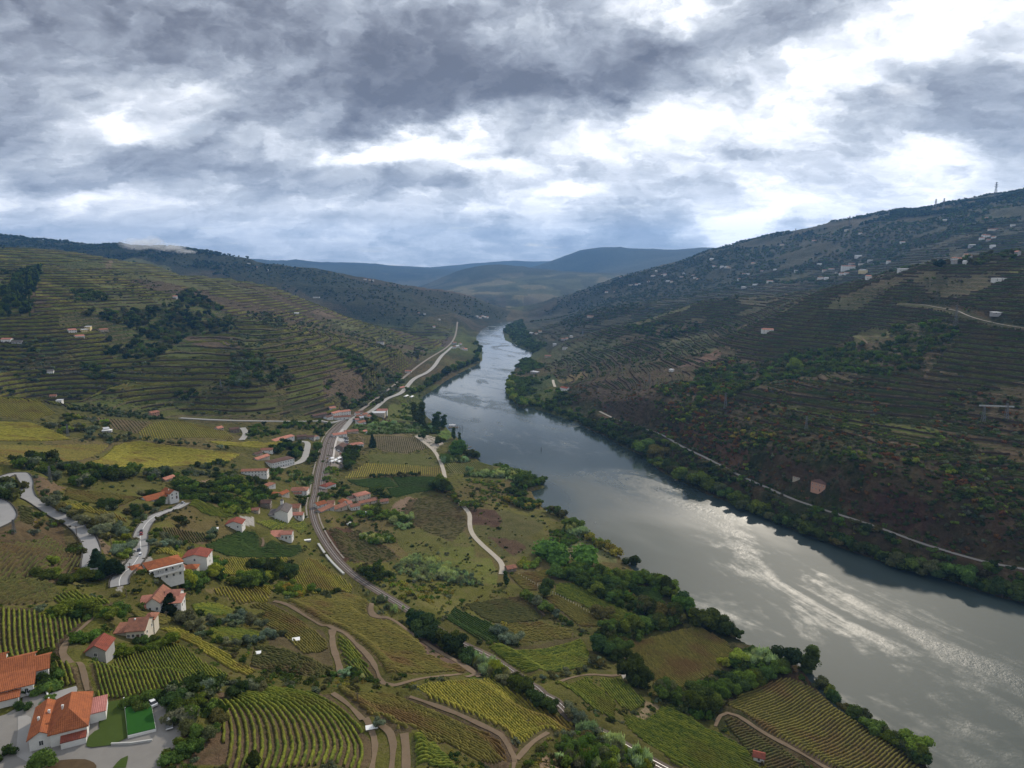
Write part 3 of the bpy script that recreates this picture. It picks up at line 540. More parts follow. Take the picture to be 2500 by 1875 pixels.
# ------------------------------------------------------------------ vineyard plots: label, outline, row guides, spacing, colour, soil
SOILB = (.098, .070, .042)
VINES = [
 ('vineyard of curving rows on dark soil cut off by the left edge', ZA([(-80,290),(280,290),(330,350),(730,380),(610,490),(500,640),(560,740),(650,940),(450,960),(230,800),(-80,740)]),
   [ZA([(-260,280),(-300,600),(-150,900)]), ZA([(760,370),(830,640),(980,960)])], 2.3, 'green', (.070,.045,.034)),
 ('sloping vineyard of fine slanting rows between the lawn and the red roofed shed', ZA([(750,770),(1000,715),(1470,590),(1570,630),(1750,770),(1940,850),(1890,910),(1500,960),(1100,1050),(840,1060),(800,900)]),
   [tuple(x) for x in ZA([(1100,760),(1250,905)])], 1.6, 'green', (.085,.062,.034)),
 ('vineyard of long bowed rows sweeping down to the bottom edge left of the centre', ZA([(1700,1050),(2212,960)]) + ZD([(200,980),(560,1030),(750,1190),(880,1370),(925,1500),(870,1660),(-300,1700),(-330,1400),(-350,1200)]),
   [[(505,1690),(520,1760),(515,1830),(500,1890)], ZD([(100,960),(500,1010),(750,1180),(890,1370),(940,1500),(870,1700)])], 3.0, 'green', (.115,.080,.052)),
 ('vineyard of slanting rows between two dirt tracks at the bottom centre', ZD([(640,965),(1250,1020),(1450,1120),(1900,1300),(2160,1490),(2060,1660),(1900,1640),(1560,1440),(1260,1340),(1130,1370),(980,1260),(720,1060)]),
   [ZD([(640,1060),(980,1300),(1250,1480),(1500,1700)]), ZD([(660,930),(1250,1000),(1900,1270),(2240,1480)])], 3.0, 'brown', (.085,.062,.040)),
 ('yellow green vineyard of slanting rows below the bare edge of the big ochre vineyard', ZD([(1290,965),(1780,900),(1900,870),(2200,1050)]) + ZE([(700,1330),(520,1450),(290,1500)]) + ZD([(1880,1250),(1420,1080)]),
   [tuple(x) for x in ZE([(0,1000),(420,1330)])], 2.6, 'yellow', (.095,.080,.038)),
 ('big ochre vineyard between the long dirt track and the railway', ZD([(210,240),(320,210),(820,170),(930,330),(1060,390),(1300,540),(1400,690),(1800,820),(1450,840),(1060,860),(960,720),(860,620),(640,480),(420,360)]),
   [tuple(x) for x in ZD([(700,500),(1300,600)])], 2.7, 'brown', (.125,.092,.048)),
 ('vineyard of sweeping rows between the olive trees and the long dirt track', ZD([(0,240),(110,240),(540,490),(570,600),(610,780),(380,690),(130,600),(60,620),(0,430)]) + ZP([(1000,1200),(1100,1000),(850,960),(1050,920)]),
   [ZP([(700,1000),(1250,1260),(1600,1580)]), ZP([(1100,900),(1600,1130),(1950,1450)])], 3.0, 'brown', (.095,.074,.042)),
 ('narrow strip of vines inside the fork of the dirt track', ZD([(640,520),(850,660),(950,800),(1000,890),(930,890),(720,820),(640,640)]), [tuple(x) for x in ZD([(650,530),(980,890)])], 3.0, 'green', (.105,.075,.046)),
 ('small green vineyard of level rows at the bottom edge between two dirt tracks', ZD([(1270,1385),(1440,1420),(1660,1660),(1260,1660)]), [tuple(x) for x in ZD([(1260,1500),(1600,1530)])], 2.3, 'green', (.06,.06,.028)),
 ('bright yellow vineyard beside the pale broken wall of the railway', ZP([(1640,330),(1760,360),(2100,600),(2212,700),(2212,790),(1700,800),(1500,690),(1430,590),(1500,470)]), [tuple(x) for x in ZP([(1700,420),(1900,760)])], 2.5, 'yellow', (.13,.115,.045)),
 ('yellow green vineyard of upright rows below the dark green mound', ZP([(520,330),(900,330),(1420,320),(1350,400),(1180,550),(900,540),(620,560),(480,520),(470,450)]), [tuple(x) for x in ZP([(600,340),(760,560)])], 2.6, 'yellow', (.095,.085,.036)),
 ('bright yellow vineyard with pale dry gaps left of the start of the dirt track', ZP([(260,740),(480,720),(680,690),(1210,690),(1150,860),(1000,900),(780,930),(560,830),(400,780)]), [tuple(x) for x in ZP([(720,700),(880,920)])], 3.0, 'yellow', (.17,.135,.06)),
 ('dark green vineyard mound between the two white houses and the railway', ZP([(320,160),(560,60),(750,-20),(960,-40),(1020,60),(1100,140),(1560,180),(1560,260),(1430,315),(820,320),(560,290),(330,200)]), [tuple(x) for x in ZP([(600,180),(1400,210)])], 2.5, 'dark', (.045,.055,.020)),
 ('small vineyard just below the church and its apse', ZC([(290,1125),(700,1105),(735,1185),(600,1180),(420,1195)]), [tuple(x) for x in ZC([(330,1180),(420,1130)])], 2.8, 'green', (.08,.07,.034)),
 ('pale brown vineyard of faint upright rows between the station and the river', ZM([(880,425),(1390,430),(1540,560),(1480,600),(1300,640),(1000,610),(900,560)]), [tuple(x) for x in ZM([(1100,430),(1130,620)])], 4.2, 'dull', (.155,.125,.085), dict(w=.7, h=1.1, gap=.3)),
 ('little pale vineyard behind the salmon hipped house near the station', ZM([(700,430),(835,430),(835,525),(750,530),(745,480)]), [tuple(x) for x in ZM([(760,440),(775,520)])], 3.6, 'brown', (.16,.125,.08)),
 ('yellow vineyard of upright rows behind the dark green fields by the river lane', ZM([(770,760),(1080,770),(1650,810),(1700,830),(1710,915),(1200,915),(800,930),(500,955),(560,890)]), [tuple(x) for x in ZM([(1150,780),(1120,920)])], 3.6, 'yellow', (.12,.10,.042)),
 ('vineyard of crisp dark rows on the river side of the river lane', ZM([(1740,765),(2100,745),(2212,760)]) + ZL([(160,622),(272,700),(60,712)]) + ZM([(1780,885)]), [tuple(x) for x in ZM([(1860,770),(1960,880)])], 4.4, 'green', (.16,.14,.075)),
 ('left one of the dark green market plots below the yellow vineyard', ZM([(520,970),(1050,930),(1170,1040),(960,1060),(840,1070),(640,1030)]), [tuple(x) for x in ZM([(700,990),(1000,970)])], 2.0, 'dark', (.035,.055,.018), dict(w=1.1, h=.7)),
 ('larger right one of the dark green market plots beside the tall trees', ZM([(1080,930),(1640,925),(1640,1000),(1600,1090),(1400,1120),(1100,1190),(1020,1070),(1170,1050)]), [tuple(x) for x in ZM([(1150,1010),(1560,1060)])], 2.2, 'dark', (.035,.055,.018), dict(w=1.2, h=.7)),
 ('gently domed yellow vineyard at the foot of the big hill beside the brown fan', ZG([(1080,1590),(1130,1540),(1200,1510),(1350,1490),(1580,1530),(1720,1560),(1830,1620),(1800,1650),(1100,1650)]), [tuple(x) for x in ZG([(1350,1500),(1450,1650)])], 4.0, 'yellow', (.13,.12,.04)),
 ('long bright strip of vines above the row of olive trees on the left knoll', ZB([(1740,95),(2212,110)]) + ZC([(550,450),(500,500),(250,495),(0,478)]), [tuple(x) for x in ZC([(0,465),(400,470)])], 2.6, 'yellow', (.13,.12,.035)),
 ('large yellow domed vineyard below the row of olive trees on the left knoll', ZB([(960,130),(1080,100),(1180,95),(1400,130),(1700,170),(2040,205),(1950,260),(1500,305),(1000,320),(650,320),(800,260)]), [ZB([(600,340),(1300,345),(2000,280)]), ZB([(900,90),(1300,60),(2080,190)])], 3.4, 'yellow', (.115,.10,.038)),
 ('hilltop vineyard with slanting rows at the left edge under the big hill', ZG([(-60,1300),(200,1310),(330,1360),(430,1440),(250,1490),(-60,1450)]), [tuple(x) for x in ZG([(180,1330),(330,1440)])], 4.0, 'yellow', (.13,.11,.045)),
 ('green terraced vineyard at the left edge in front of the line of olive trees', ZG([(-60,1500),(250,1510),(420,1570),(560,1640),(-60,1650)]), [tuple(x) for x in ZG([(0,1560),(400,1580)])], 3.2, 'yellow', (.08,.075,.03)),
 ('brownish vineyard of level rows left of the large yellow domed vineyard', ZB([(-60,130),(560,125),(930,120),(880,170),(600,280),(-60,290)]), [tuple(x) for x in ZB([(0,220),(700,200)])], 3.8, 'brown', (.085,.066,.038)),
 ('brown fan of furrowed vines below the pink chapel like house', ZG([(500,1410),(850,1475),(1175,1495),(1075,1590),(860,1550),(840,1500)]), [tuple(x) for x in ZG([(930,1480),(1010,1570)])], 5.5, 'dull', (.13,.092,.06), dict(gap=.3, w=1.2, h=.9)),
 ('terraced vineyard of thin slanting rows on the steep knoll at the left edge', ZB([(-40,960),(280,950),(400,880),(560,1000),(700,1100),(560,1240),(-40,1290)]), [tuple(x) for x in ZB([(100,1230),(500,1000)])], 3.8, 'dull', (.105,.078,.045), dict(gap=.15)),
 ('little vineyard of leaning rows between the dark hedge and the arcaded white house', ZA([(480,180),(640,145),(760,200),(1000,250),(800,275),(520,270),(450,225)]), [tuple(x) for x in ZA([(560,165),(680,270)])], 3.0, 'green', (.075,.058,.035)),
 ('brown vineyard of level rows below the dense green grove left of centre', ZB([(560,490),(1000,540),(1180,575),(1000,650),(760,620),(540,570)]), [tuple(x) for x in ZB([(620,510),(1050,620)])], 3.2, 'brown', (.11,.082,.046)),
 ('bright green vineyard between olive trees right of the left winding road', ZB([(500,620),(640,620),(900,690),(1100,780),(960,760),(760,700),(540,680)]), [tuple(x) for x in ZB([(560,630),(640,690)])], 3.0, 'yellow', (.08,.08,.03)),
 ('domed vineyard right of the long red roof at the end of the road', ZB([(1610,600),(1760,620),(1900,690),(2000,735),(1900,745),(1700,700),(1590,640)]), [tuple(x) for x in ZB([(1700,620),(1850,740)])], 3.0, 'green', (.08,.07,.03)),
 ('dry brown vineyard right of the road with the cars', ZB([(1330,840),(1500,830),(1720,870),(1740,950),(1560,960),(1400,900)]), [tuple(x) for x in ZB([(1400,850),(1450,940)])], 3.0, 'dull', (.12,.085,.052)),
 ('little yellow vineyard on the right of the road where it widens', ZB([(1340,1010),(1560,1040),(1540,1095),(1300,1060)]), [tuple(x) for x in ZB([(1380,1015),(1430,1080)])], 2.8, 'yellow', (.08,.08,.03)),
 ('vineyard of level rows below the red roofed house with the dark conifer', ZA([(1090,330),(1400,345),(1480,400),(1400,440),(1180,400)]), [tuple(x) for x in ZA([(1120,350),(1420,410)])], 2.6, 'brown', (.08,.07,.035)),
 ('dense green vineyard among the grey olive trees', ZA([(1760,460),(2000,460),(2200,500),(2170,600),(1850,600),(1740,530)]), [tuple(x) for x in ZA([(1780,500),(2150,560)])], 2.3, 'green', (.06,.06,.026)),
 ('green vineyard behind the olive trees below the bright yellow rows', ZP([(150,930),(450,900),(720,1000),(640,1060),(320,1080),(150,1010)]), [tuple(x) for x in ZP([(200,980),(620,1010)])], 2.3, 'green', (.06,.06,.026)),
 ('curving strip of yellow vines above the slanting green vineyard', ZA([(1340,465),(1520,470),(1850,640),(2010,760),(2160,830),(2100,880),(1900,790),(1650,620),(1500,550)]), [ZA([(1300,520),(1600,600),(2100,920)]), ZA([(1400,440),(1800,570),(2180,800)])], 3.0, 'yellow', (.09,.07,.035)),
 ('vineyard of fine level rows left of the hedge track near the little rusty roofed shed', ZN([(400,410),(700,360),(960,320),(1190,470),(1230,520),(1120,580),(840,610),(700,600),(560,540)]), [tuple(x) for x in ZN([(500,450),(1100,440)])], 2.4, 'dull', (.07,.06,.032)),
 ('wedge of dark diagonal vine rows just right of the railway trees', ZN([(290,440),(400,490),(760,640),(770,700),(730,810),(560,790),(180,540)]), [tuple(x) for x in ZN([(280,460),(740,740)])], 3.6, 'dark', (.075,.065,.034)),
 ('bright green vineyard of long level rows beside the railway', ZN([(650,860),(1000,840),(1500,750),(1610,760),(1690,900),(1690,1050),(1400,1110),(1070,1150),(830,1010)]), [ZN([(600,830),(1100,900),(1720,720)]), ZN([(600,1080),(1100,1170),(1740,1080)])], 2.6, 'green', (.075,.062,.030)),
 ('vineyard of slanting rows left of the two bare patches near the railway', ZE([(540,1000),(800,960),(900,1050),(1020,1160),(1010,1290),(780,1150)]), [tuple(x) for x in ZE([(620,990),(1000,1260)])], 3.0, 'green', (.085,.068,.040)),
 ('small vineyard of slanting rows between the bare path and the big round tree', ZE([(890,965),(1060,965),(1255,1150),(1150,1235),(1080,1200),(910,1060)]), [tuple(x) for x in ZE([(950,970),(1160,1220)])], 2.8, 'green', (.085,.065,.038)),
 ('vivid green vineyard of strong diagonal rows at the bottom edge right of the centre', ZE([(1080,1250),(1250,1290),(1370,1185),(1480,1200),(2022,1510),(2150,1680),(1500,1680),(1100,1340)]), [tuple(x) for x in ZQ([(200,400),(900,730)])], 3.4, 'green', (.075,.062,.036)),
 ('largest vineyard by the river at the bottom right with rows rising to the right', ZF([(195,1020),(430,890),(600,840),(760,900),(900,990),(1150,1160),(1350,1290),(1500,1380),(1500,1470),(880,1470),(470,1210)]), [tuple(x) for x in ZQ([(900,640),(1250,500)])], 2.8, 'brown', (.085,.062,.040)),
 ('smaller vineyard left of the pale track at the bottom right', ZF([(175,1115),(230,1100),(460,1230),(770,1450),(480,1470),(330,1330)]), [tuple(x) for x in ZQ([(700,470),(900,390)])], 2.9, 'dull', (.08,.058,.036)),
 ('wide ochre vineyard of faint slanting rows behind the big round tree', ZE([(1090,710),(1450,610),(1650,560),(1880,690),(1950,800),(1850,900),(1600,1020),(1500,1070),(1340,1050),(1250,900),(1100,850)]), [tuple(x) for x in ZE([(1200,760),(1450,960)])], 2.6, 'brown', (.115,.088,.050)),
 ('vineyard of level rows between the white post line and the riverside thicket', ZN([(1340,190),(1600,180),(2000,400),(2200,520),(2000,600),(1900,560),(1600,400),(1340,300)]), [tuple(x) for x in ZN([(1400,230),(1900,450)])], 2.5, 'green', (.075,.064,.034)),
 ('vineyard strip between the white post line and the hedge of bushes', ZN([(1240,340),(1340,310),(1700,490),(1880,580),(1850,640),(1600,640),(1480,540)]), [tuple(x) for x in ZN([(1300,360),(1750,560)])], 2.5, 'brown', (.095,.070,.042)),
 ('small vineyard right beside the rusty roofed shed at the end of the gravel lane', ZN([(870,110),(960,90),(1300,30),(1330,60),(1290,150),(1150,180),(1160,280),(1000,250)]), [tuple(x) for x in ZN([(950,130),(1280,100)])], 2.6, 'brown', (.10,.08,.045)),
 ('little vineyard hidden among the riverside trees', ZE([(1130,285),(1290,255),(1400,330),(1360,400),(1200,350)]), [tuple(x) for x in ZE([(1150,300),(1380,370)])], 2.6, 'dark', (.06,.06,.03)),
 ('rough brown slope with thin uneven vine lines below the white lidded tanks', ZD([(-80,620),(120,610),(380,710),(590,790),(640,850),(500,880),(200,840),(-100,800)]), [ZD([(-100,800),(200,880),(520,960)]), ZD([(-60,600),(350,660),(700,840)])], 3.4, 'dull', (.12,.085,.052), dict(gap=.35)),
 ('brownish terrace plots with faint rows between the dark hedge and the terraced knoll', ZA([(-60,20),(160,10),(400,60),(520,160),(440,240),(200,270),(-60,270)]), [tuple(x) for x in ZA([(0,220),(400,90)])], 2.8, 'dull', (.105,.080,.046), dict(gap=.25)),
 ('rough plot of patchy vines between the two level green vineyards by the hedge track', ZE([(150,545),(440,535),(540,560),(700,600),(680,660),(440,680),(160,700)]), [tuple(x) for x in ZE([(180,620),(620,640)])], 2.8, 'brown', (.10,.082,.045), dict(gap=.4)),
 ('yellowish plot of level rows just above the pale bottom of the hairpin road', ZB([(150,640),(260,640),(300,720),(280,800),(180,800)]), [tuple(x) for x in ZB([(160,700),(280,720)])], 3.0, 'dull', (.10,.08,.045), dict(gap=.3)),
 ('green plot of faint rows between railway and the pale cane drift', ZC([(900,1190),(1180,1180),(1200,1270),(1400,1330),(1500,1420),(1340,1460),(1120,1470),(1000,1380)]), [tuple(x) for x in ZC([(950,1250),(1400,1420)])], 3.6, 'dull', (.080,.052,.032), dict(gap=.5, h=.7)),
 ('rough meadow plot with faint old rows left of the gravel lane', ZC([(1640,930),(1890,885),(2050,1010),(2080,1160),(1960,1290),(1700,1200),(1560,1080)]), [tuple(x) for x in ZC([(1650,1100),(2050,1080)])], 4.0, 'dull', (.085,.066,.034), dict(gap=.6, h=.6)),
]
for row in VINES: paint(row[1], row[5], 0, 0, .9, k=.85)
# ------------------------------------------------------------------ materials
def mat(name):
    m = bpy.data.materials.new(name); m.use_nodes = True; return m, NG(m.node_tree)
def finish(g, color, rough=.9, bump=None, strength=.5, dist=.3, spec=.15, metallic=0.0, normal=None, **kw):
    ins = {'Base Color': color, 'Roughness': rough, 'Metallic': metallic}
    p = g.node('ShaderNodeBsdfPrincipled', ins); p.inputs['Specular IOR Level'].default_value = spec
    if bump is not None:
        b = g.node('ShaderNodeBump', {'Height': bump, 'Strength': strength, 'Distance': dist}); g.l.new(b.outputs[0], p.inputs['Normal'])
    g.l.new(p.outputs[0], g.node('ShaderNodeOutputMaterial').inputs['Surface']); return p
MATS = {}
def plain(name, c, rough=.85, var=.25, scale=.6, fine=6.0, spec=.2, bump=.0, metallic=0.0):
    """one matter with uneven colour"""
    if name in MATS: return MATS[name]
    m, g = mat(name); P = g.node('ShaderNodeNewGeometry').outputs['Position']
    n = g.noise(P, scale, 5, .6); n2_ = g.noise(P, fine, 3, .6)
    f = g.m('ADD', g.m('MULTIPLY', g.m('SUBTRACT', n, .5), 2.2 * var), g.m('MULTIPLY', g.m('SUBTRACT', n2_, .5), 1.3 * var))
    cc = g.vm('SCALE', g.comb(*c), scale=g.m('ADD', 1.0, f))
    finish(g, cc, rough, n2_ if bump else None, bump or .1, .1, spec, metallic); MATS[name] = m; return m
# terrain
TM, g = mat('ground_cover')
geo = g.node('ShaderNodeNewGeometry'); P = geo.outputs['Position']; X, Y_, Z_ = g.sep(P)
tint = g.attr('tint'); mk = g.node('ShaderNodeAttribute', attribute_name='mask'); mr_, mg_, mb_ = g.sep(mk.outputs['Color'])
dist = g.vm('LENGTH', P, out=1)
nA = g.noise(P, .012, 6, .62); nB = g.noise(P, .09, 6, .65); nC = g.noise(P, .7, 5, .7); nD = g.noise(P, 2.6, 4, .7)
val = g.m('ADD', g.m('ADD', g.m('MULTIPLY', g.m('SUBTRACT', nA, .5), .9), g.m('MULTIPLY', g.m('SUBTRACT', nB, .5), 1.0)),
          g.m('ADD', g.m('MULTIPLY', g.m('SUBTRACT', nC, .5), 1.6), g.m('MULTIPLY', g.m('SUBTRACT', nD, .5), 1.4)))
colr = g.vm('SCALE', tint, scale=g.m('MAXIMUM', g.m('ADD', 1.0, val), .25))
colr = g.mix(g.mr(g.m('ADD', nB, g.m('MULTIPLY', g.m('SUBTRACT', nC, .5), .6)), .52, .66, 0, .5), colr, (.115, .085, .05))
colr = g.mix(g.mr(g.noise(P, .05, 5, .65, .4), .56, .68, 0, .45), colr, (.032, .042, .016))
# vine rows of the hillside terraces: leaf lines and bare banks by height
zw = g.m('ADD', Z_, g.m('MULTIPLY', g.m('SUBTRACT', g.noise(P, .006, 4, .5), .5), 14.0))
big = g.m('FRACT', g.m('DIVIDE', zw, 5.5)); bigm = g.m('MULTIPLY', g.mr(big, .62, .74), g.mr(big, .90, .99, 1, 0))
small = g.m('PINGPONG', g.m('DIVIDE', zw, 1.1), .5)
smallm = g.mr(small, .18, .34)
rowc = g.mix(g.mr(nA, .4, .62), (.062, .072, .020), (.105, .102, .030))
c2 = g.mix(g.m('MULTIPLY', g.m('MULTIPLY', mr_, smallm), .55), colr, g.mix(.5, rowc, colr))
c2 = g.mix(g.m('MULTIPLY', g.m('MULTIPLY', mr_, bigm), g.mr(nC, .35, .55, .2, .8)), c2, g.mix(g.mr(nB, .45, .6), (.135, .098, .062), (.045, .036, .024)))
# scrub speckle
vor = g.node('ShaderNodeTexVoronoi', {'Vector': P, 'Scale': .16, 'Randomness': 1.0}); vd = g.m('ADD', vor.outputs['Distance'], g.m('MULTIPLY', g.m('SUBTRACT', nC, .5), .5))
c2 = g.mix(g.m('MULTIPLY', g.m('MULTIPLY', mg_, g.mr(vd, .30, .46, 1, 0)), g.mr(nB, .42, .56)), c2, g.mix(g.mr(vor.outputs['Color'], .3, .7), (.022, .03, .013), (.055, .062, .028)))
hb = g.m('ADD', g.m('MULTIPLY', nC, 1.2), g.m('ADD', g.m('MULTIPLY', nD, .5), g.m('MULTIPLY', g.m('MULTIPLY', mg_, g.mr(vd, .1, .46, 3, 0)), 1.0)))
finish(g, c2, .95, hb, .8, 1.0, .02)
# build the ground sheet
def to_mesh(name, V, quads=None, tris=None, smooth_=True):
    me = bpy.data.meshes.new(name); nq = 0 if quads is None else len(quads); nt = 0 if tris is None else len(tris)
    me.vertices.add(len(V)); me.vertices.foreach_set('co', np.ascontiguousarray(V, np.float32).ravel())
    parts = ([np.asarray(quads).ravel()] if nq else []) + ([np.asarray(tris).ravel()] if nt else [])
    loops = np.concatenate(parts).astype(np.int32); me.loops.add(len(loops)); me.loops.foreach_set('vertex_index', loops)
    me.polygons.add(nq + nt); me.polygons.foreach_set('loop_start', np.concatenate([np.arange(nq) * 4, nq * 4 + np.arange(nt) * 3]).astype(np.int32))
    me.update(calc_edges=True)
    me.polygons.foreach_set('use_smooth', np.full(nq + nt, smooth_)); return me
def link(name, me, mats=None, parent=None, **props):
    if mats is not None:
        for m in (mats if isinstance(mats, (list, tuple)) else [mats]): me.materials.append(m)
    o = bpy.data.objects.new(name, me); COL.objects.link(o)
    if parent is not None: o.parent = parent
    for k, v in props.items():
        if v is not None: o[k] = v
    return o
V = np.stack([GX, GY, GZ], -1).reshape(-1, 3); n0 = len(V); V = np.vstack([V, [[0, 0, float(GZ[0].mean())]]])
i, j = np.meshgrid(np.arange(NR - 1), np.arange(NA), indexing='ij'); j2 = (j + 1) % NA
Fq = np.stack([i * NA + j, i * NA + j2, (i + 1) * NA + j2, (i + 1) * NA + j], -1).reshape(-1, 4)[:, ::-1]
fan = np.stack([np.full(NA, n0), (np.arange(NA) + 1) % NA, np.arange(NA)], -1)
me = to_mesh('terrain', V, Fq, fan)
for nm, A in (('tint', TINT), ('mask', MASK)):
    at = me.attributes.new(nm, 'FLOAT_COLOR', 'POINT'); buf = np.ones((len(V), 4), np.float32); buf[:n0, :3] = A.reshape(-1, 3); buf[n0, :3] = 0.06 if nm == 'tint' else 0
    at.data.foreach_set('color', buf.ravel())
link('terrain', me, TM, kind='structure')
# river
WM, g = mat('river_water'); P = g.node('ShaderNodeNewGeometry').outputs['Position']
# current runs roughly along x = -0.6 y ; stretch the pattern with it
mp = g.node('ShaderNodeMapping', {'Vector': P}, vector_type='TEXTURE'); mp.inputs['Rotation'].default_value = (0, 0, R(32)); mp.inputs['Scale'].default_value = (1, 2.6, 1)
S_ = mp.outputs[0]
patchn = g.m('ADD', g.noise(S_, .013, 6, .68, 1.2), g.m('MULTIPLY', g.m('SUBTRACT', g.noise(P, .09, 4, .7), .5), .22)); rip = g.mr(patchn, .49, .64, 0, 1, True)
w_a = g.noise(P, .75, 3, .65); w_b = g.noise(P, .22, 3, .6); w_c = g.noise(P, 2.4, 2, .6)
h_ = g.m('ADD', g.m('ADD', g.m('MULTIPLY', w_a, .34), g.m('MULTIPLY', w_b, .75)), g.m('MULTIPLY', w_c, .05))
bmp = g.node('ShaderNodeBump', {'Height': h_, 'Strength': g.m('MULTIPLY', g.mr(rip, 0, 1, .06, .55), 1.0), 'Distance': .8})
wind = g.mr(g.m('ADD', g.sep(P)[1], g.m('MULTIPLY', g.m('SUBTRACT', g.noise(S_, .006, 4, .6), .5), 500.0)), 820, 560, 0, 1, True)   # the lower reach is ruffled by wind
wc = g.mix(g.noise(S_, .02, 5, .6, 1.0), (.025, .037, .034), (.044, .061, .056))
p = g.node('ShaderNodeBsdfPrincipled', {'Base Color': wc, 'Roughness': g.m('ADD', g.m('MULTIPLY', wind, g.mr(rip, 0, 1, .60, .42)), g.m('MULTIPLY', g.m('SUBTRACT', 1.0, wind), g.mr(rip, 0, 1, .10, .32))), 'Normal': bmp.outputs[0], 'IOR': 1.38}); g.l.new(g.mr(wind, 0, 1, .5, .20), p.inputs['Specular IOR Level'])
g.l.new(p.outputs[0], g.node('ShaderNodeOutputMaterial').inputs['Surface'])
wr = np.vstack([np.array([[300, -150]]), lb * 1.0, rb, np.array([[900, -150]])])
# a generous level sheet under the banks
grid = [(x, y) for y in (-300, 500, 1200, 2000, 3000, 4200) for x in (-900, 0, 900, 1700)]
V = np.array([(x, y, 0.0) for x, y in grid]); Q_ = np.array([[r * 4 + c, r * 4 + c + 1, (r + 1) * 4 + c + 1, (r + 1) * 4 + c] for r in range(5) for c in range(3)])
link('river', to_mesh('river', V, Q_, smooth_=False), WM, kind='structure')
# ------------------------------------------------------------------ roads as ribbons on the levelled ground
def ribbon(name, L, width, m, off, parent=None, edges=0.0, **props):
    L = np.asarray(L, float); T = np.gradient(L[:, :2], axis=0); T /= np.linalg.norm(T, axis=1)[:, None] + 1e-9; N = np.stack([-T[:, 1], T[:, 0]], -1)
    nc = 5; cols = []
    ws = np.linspace(-.5, .5, nc)
    wj = np.full(len(L), width) * (1 + edges * (2 * vnoise(L[:, 0] / 9, L[:, 1] / 9, 5) - 1))
    zt = np.maximum.reduce([grid_at(L[:, 0] + N[:, 0] * wj * w_, L[:, 1] + N[:, 1] * wj * w_) for w_ in (-.5, 0, .5)]) + off
    for w_ in ws: cols.append(np.stack([L[:, 0] + N[:, 0] * wj * w_, L[:, 1] + N[:, 1] * wj * w_, np.maximum(grid_at(L[:, 0] + N[:, 0] * wj * w_, L[:, 1] + N[:, 1] * wj * w_) + off, zt * .5 + .5 * (grid_at(L[:, 0] + N[:, 0] * wj * w_, L[:, 1] + N[:, 1] * wj * w_) + off))], -1))
    V = np.stack(cols, 1).reshape(-1, 3); n = len(L)
    i, j = np.meshgrid(np.arange(n - 1), np.arange(nc - 1), indexing='ij'); a = i * nc + j
    Fq = np.stack([a, a + nc, a + nc + 1, a + 1], -1).reshape(-1, 4)[:, ::-1]
    return link(name, to_mesh(name, V, Fq, smooth_=True), m, parent, **props)
ASPH = plain('worn_asphalt', (.25, .245, .24), .9, .12, .15, 3.0); PAVED = plain('pale_road', (.28, .27, .25), .9, .14, .12, 2.0)
GRAV = plain('gravel_lane', (.36, .32, .26), .95, .18, .2, 3.0); BGRAV = plain('bank_gravel', (.22, .20, .175), .95, .22, .08, 2.0)
DIRT = plain('dirt_track', (.155, .115, .078), .98, .25, .25, 3.0, .02); MARK = plain('white_line', (.75, .75, .72), .7, .1); WALLM = plain('dark_stone_wall', (.075, .07, .06), .95, .4, .8, 5, .05, .3)
KIND = {'asphalt': ASPH, 'paved': PAVED, 'gravel': GRAV, 'bankgravel': BGRAV, 'dirt': DIRT}
def fine(L, step): return resample(L, step)
def offset_line(L, d):
    T = np.gradient(L[:, :2], axis=0); T /= np.linalg.norm(T, axis=1)[:, None] + 1e-9
    o = L.copy(); o[:, 0] -= T[:, 1] * d; o[:, 1] += T[:, 0] * d; return o
def wallstrip(name, L, w, h, m, parent=None, below=1.0, top=None, **props):
    """a wall of real thickness following a line on the ground"""
    L = np.asarray(L, float); T = np.gradient(L[:, :2], axis=0); T /= np.linalg.norm(T, axis=1)[:, None] + 1e-9; N = np.stack([-T[:, 1], T[:, 0]], -1)
    z = grid_at(L[:, 0], L[:, 1]) if top is None else top
    a = L[:, :2] + N * w / 2; b = L[:, :2] - N * w / 2
    V = np.stack([np.c_[a, z - below], np.c_[a, z + h], np.c_[b, z + h], np.c_[b, z - below]], 1).reshape(-1, 3); n = len(L)
    F_ = []
    for k in range(3):
        i = np.arange(n - 1) * 4 + k; F_.append(np.stack([i, i + 1, i + 5, i + 4], -1))
    F_.append(np.array([[0, 3, 2, 1], [(n - 1) * 4 + q_ for q_ in (0, 1, 2, 3)]]))
    return link(name, to_mesh(name, V, np.vstack(F_), smooth_=False), m, parent, **props)
for nm, (L, w, kind) in ROADL.items():
    d_ = float(np.hypot(L[:, 0], L[:, 1]).mean()); st = max(1.2, d_ * .004)
    Lf = fine(L, st)
    pl_ = {'asphalt': 'road', 'paved': 'road', 'gravel': 'lane', 'bankgravel': 'lane', 'dirt': 'farm_track'}[kind]
    ribbon(pl_, Lf, w, KIND[kind], .12 + d_ * .0004, kind='structure', edges=.5 if kind == 'dirt' else .04)
    if nm in ('hill_road', 'house_road', 'hairpin_road'):
        ribbon('road_marking', fine(L, 1.5), .22, MARK, .30, kind='structure')
        for s, lab in ((1, 'far side'), (-1, 'near side')):
            txt = {'hill_road': 'low dark parapet wall along the %s of the left winding road', 'house_road': 'low dark parapet wall along the %s of the road above the arcaded house',
                   'hairpin_road': 'low dark parapet wall along the %s of the hairpin bend'}[nm] % lab
            wallstrip('parapet_wall', offset_line(Lf, s * (w / 2 + .4)), .45, .75, WALLM, label=txt, category='wall', kind='thing')
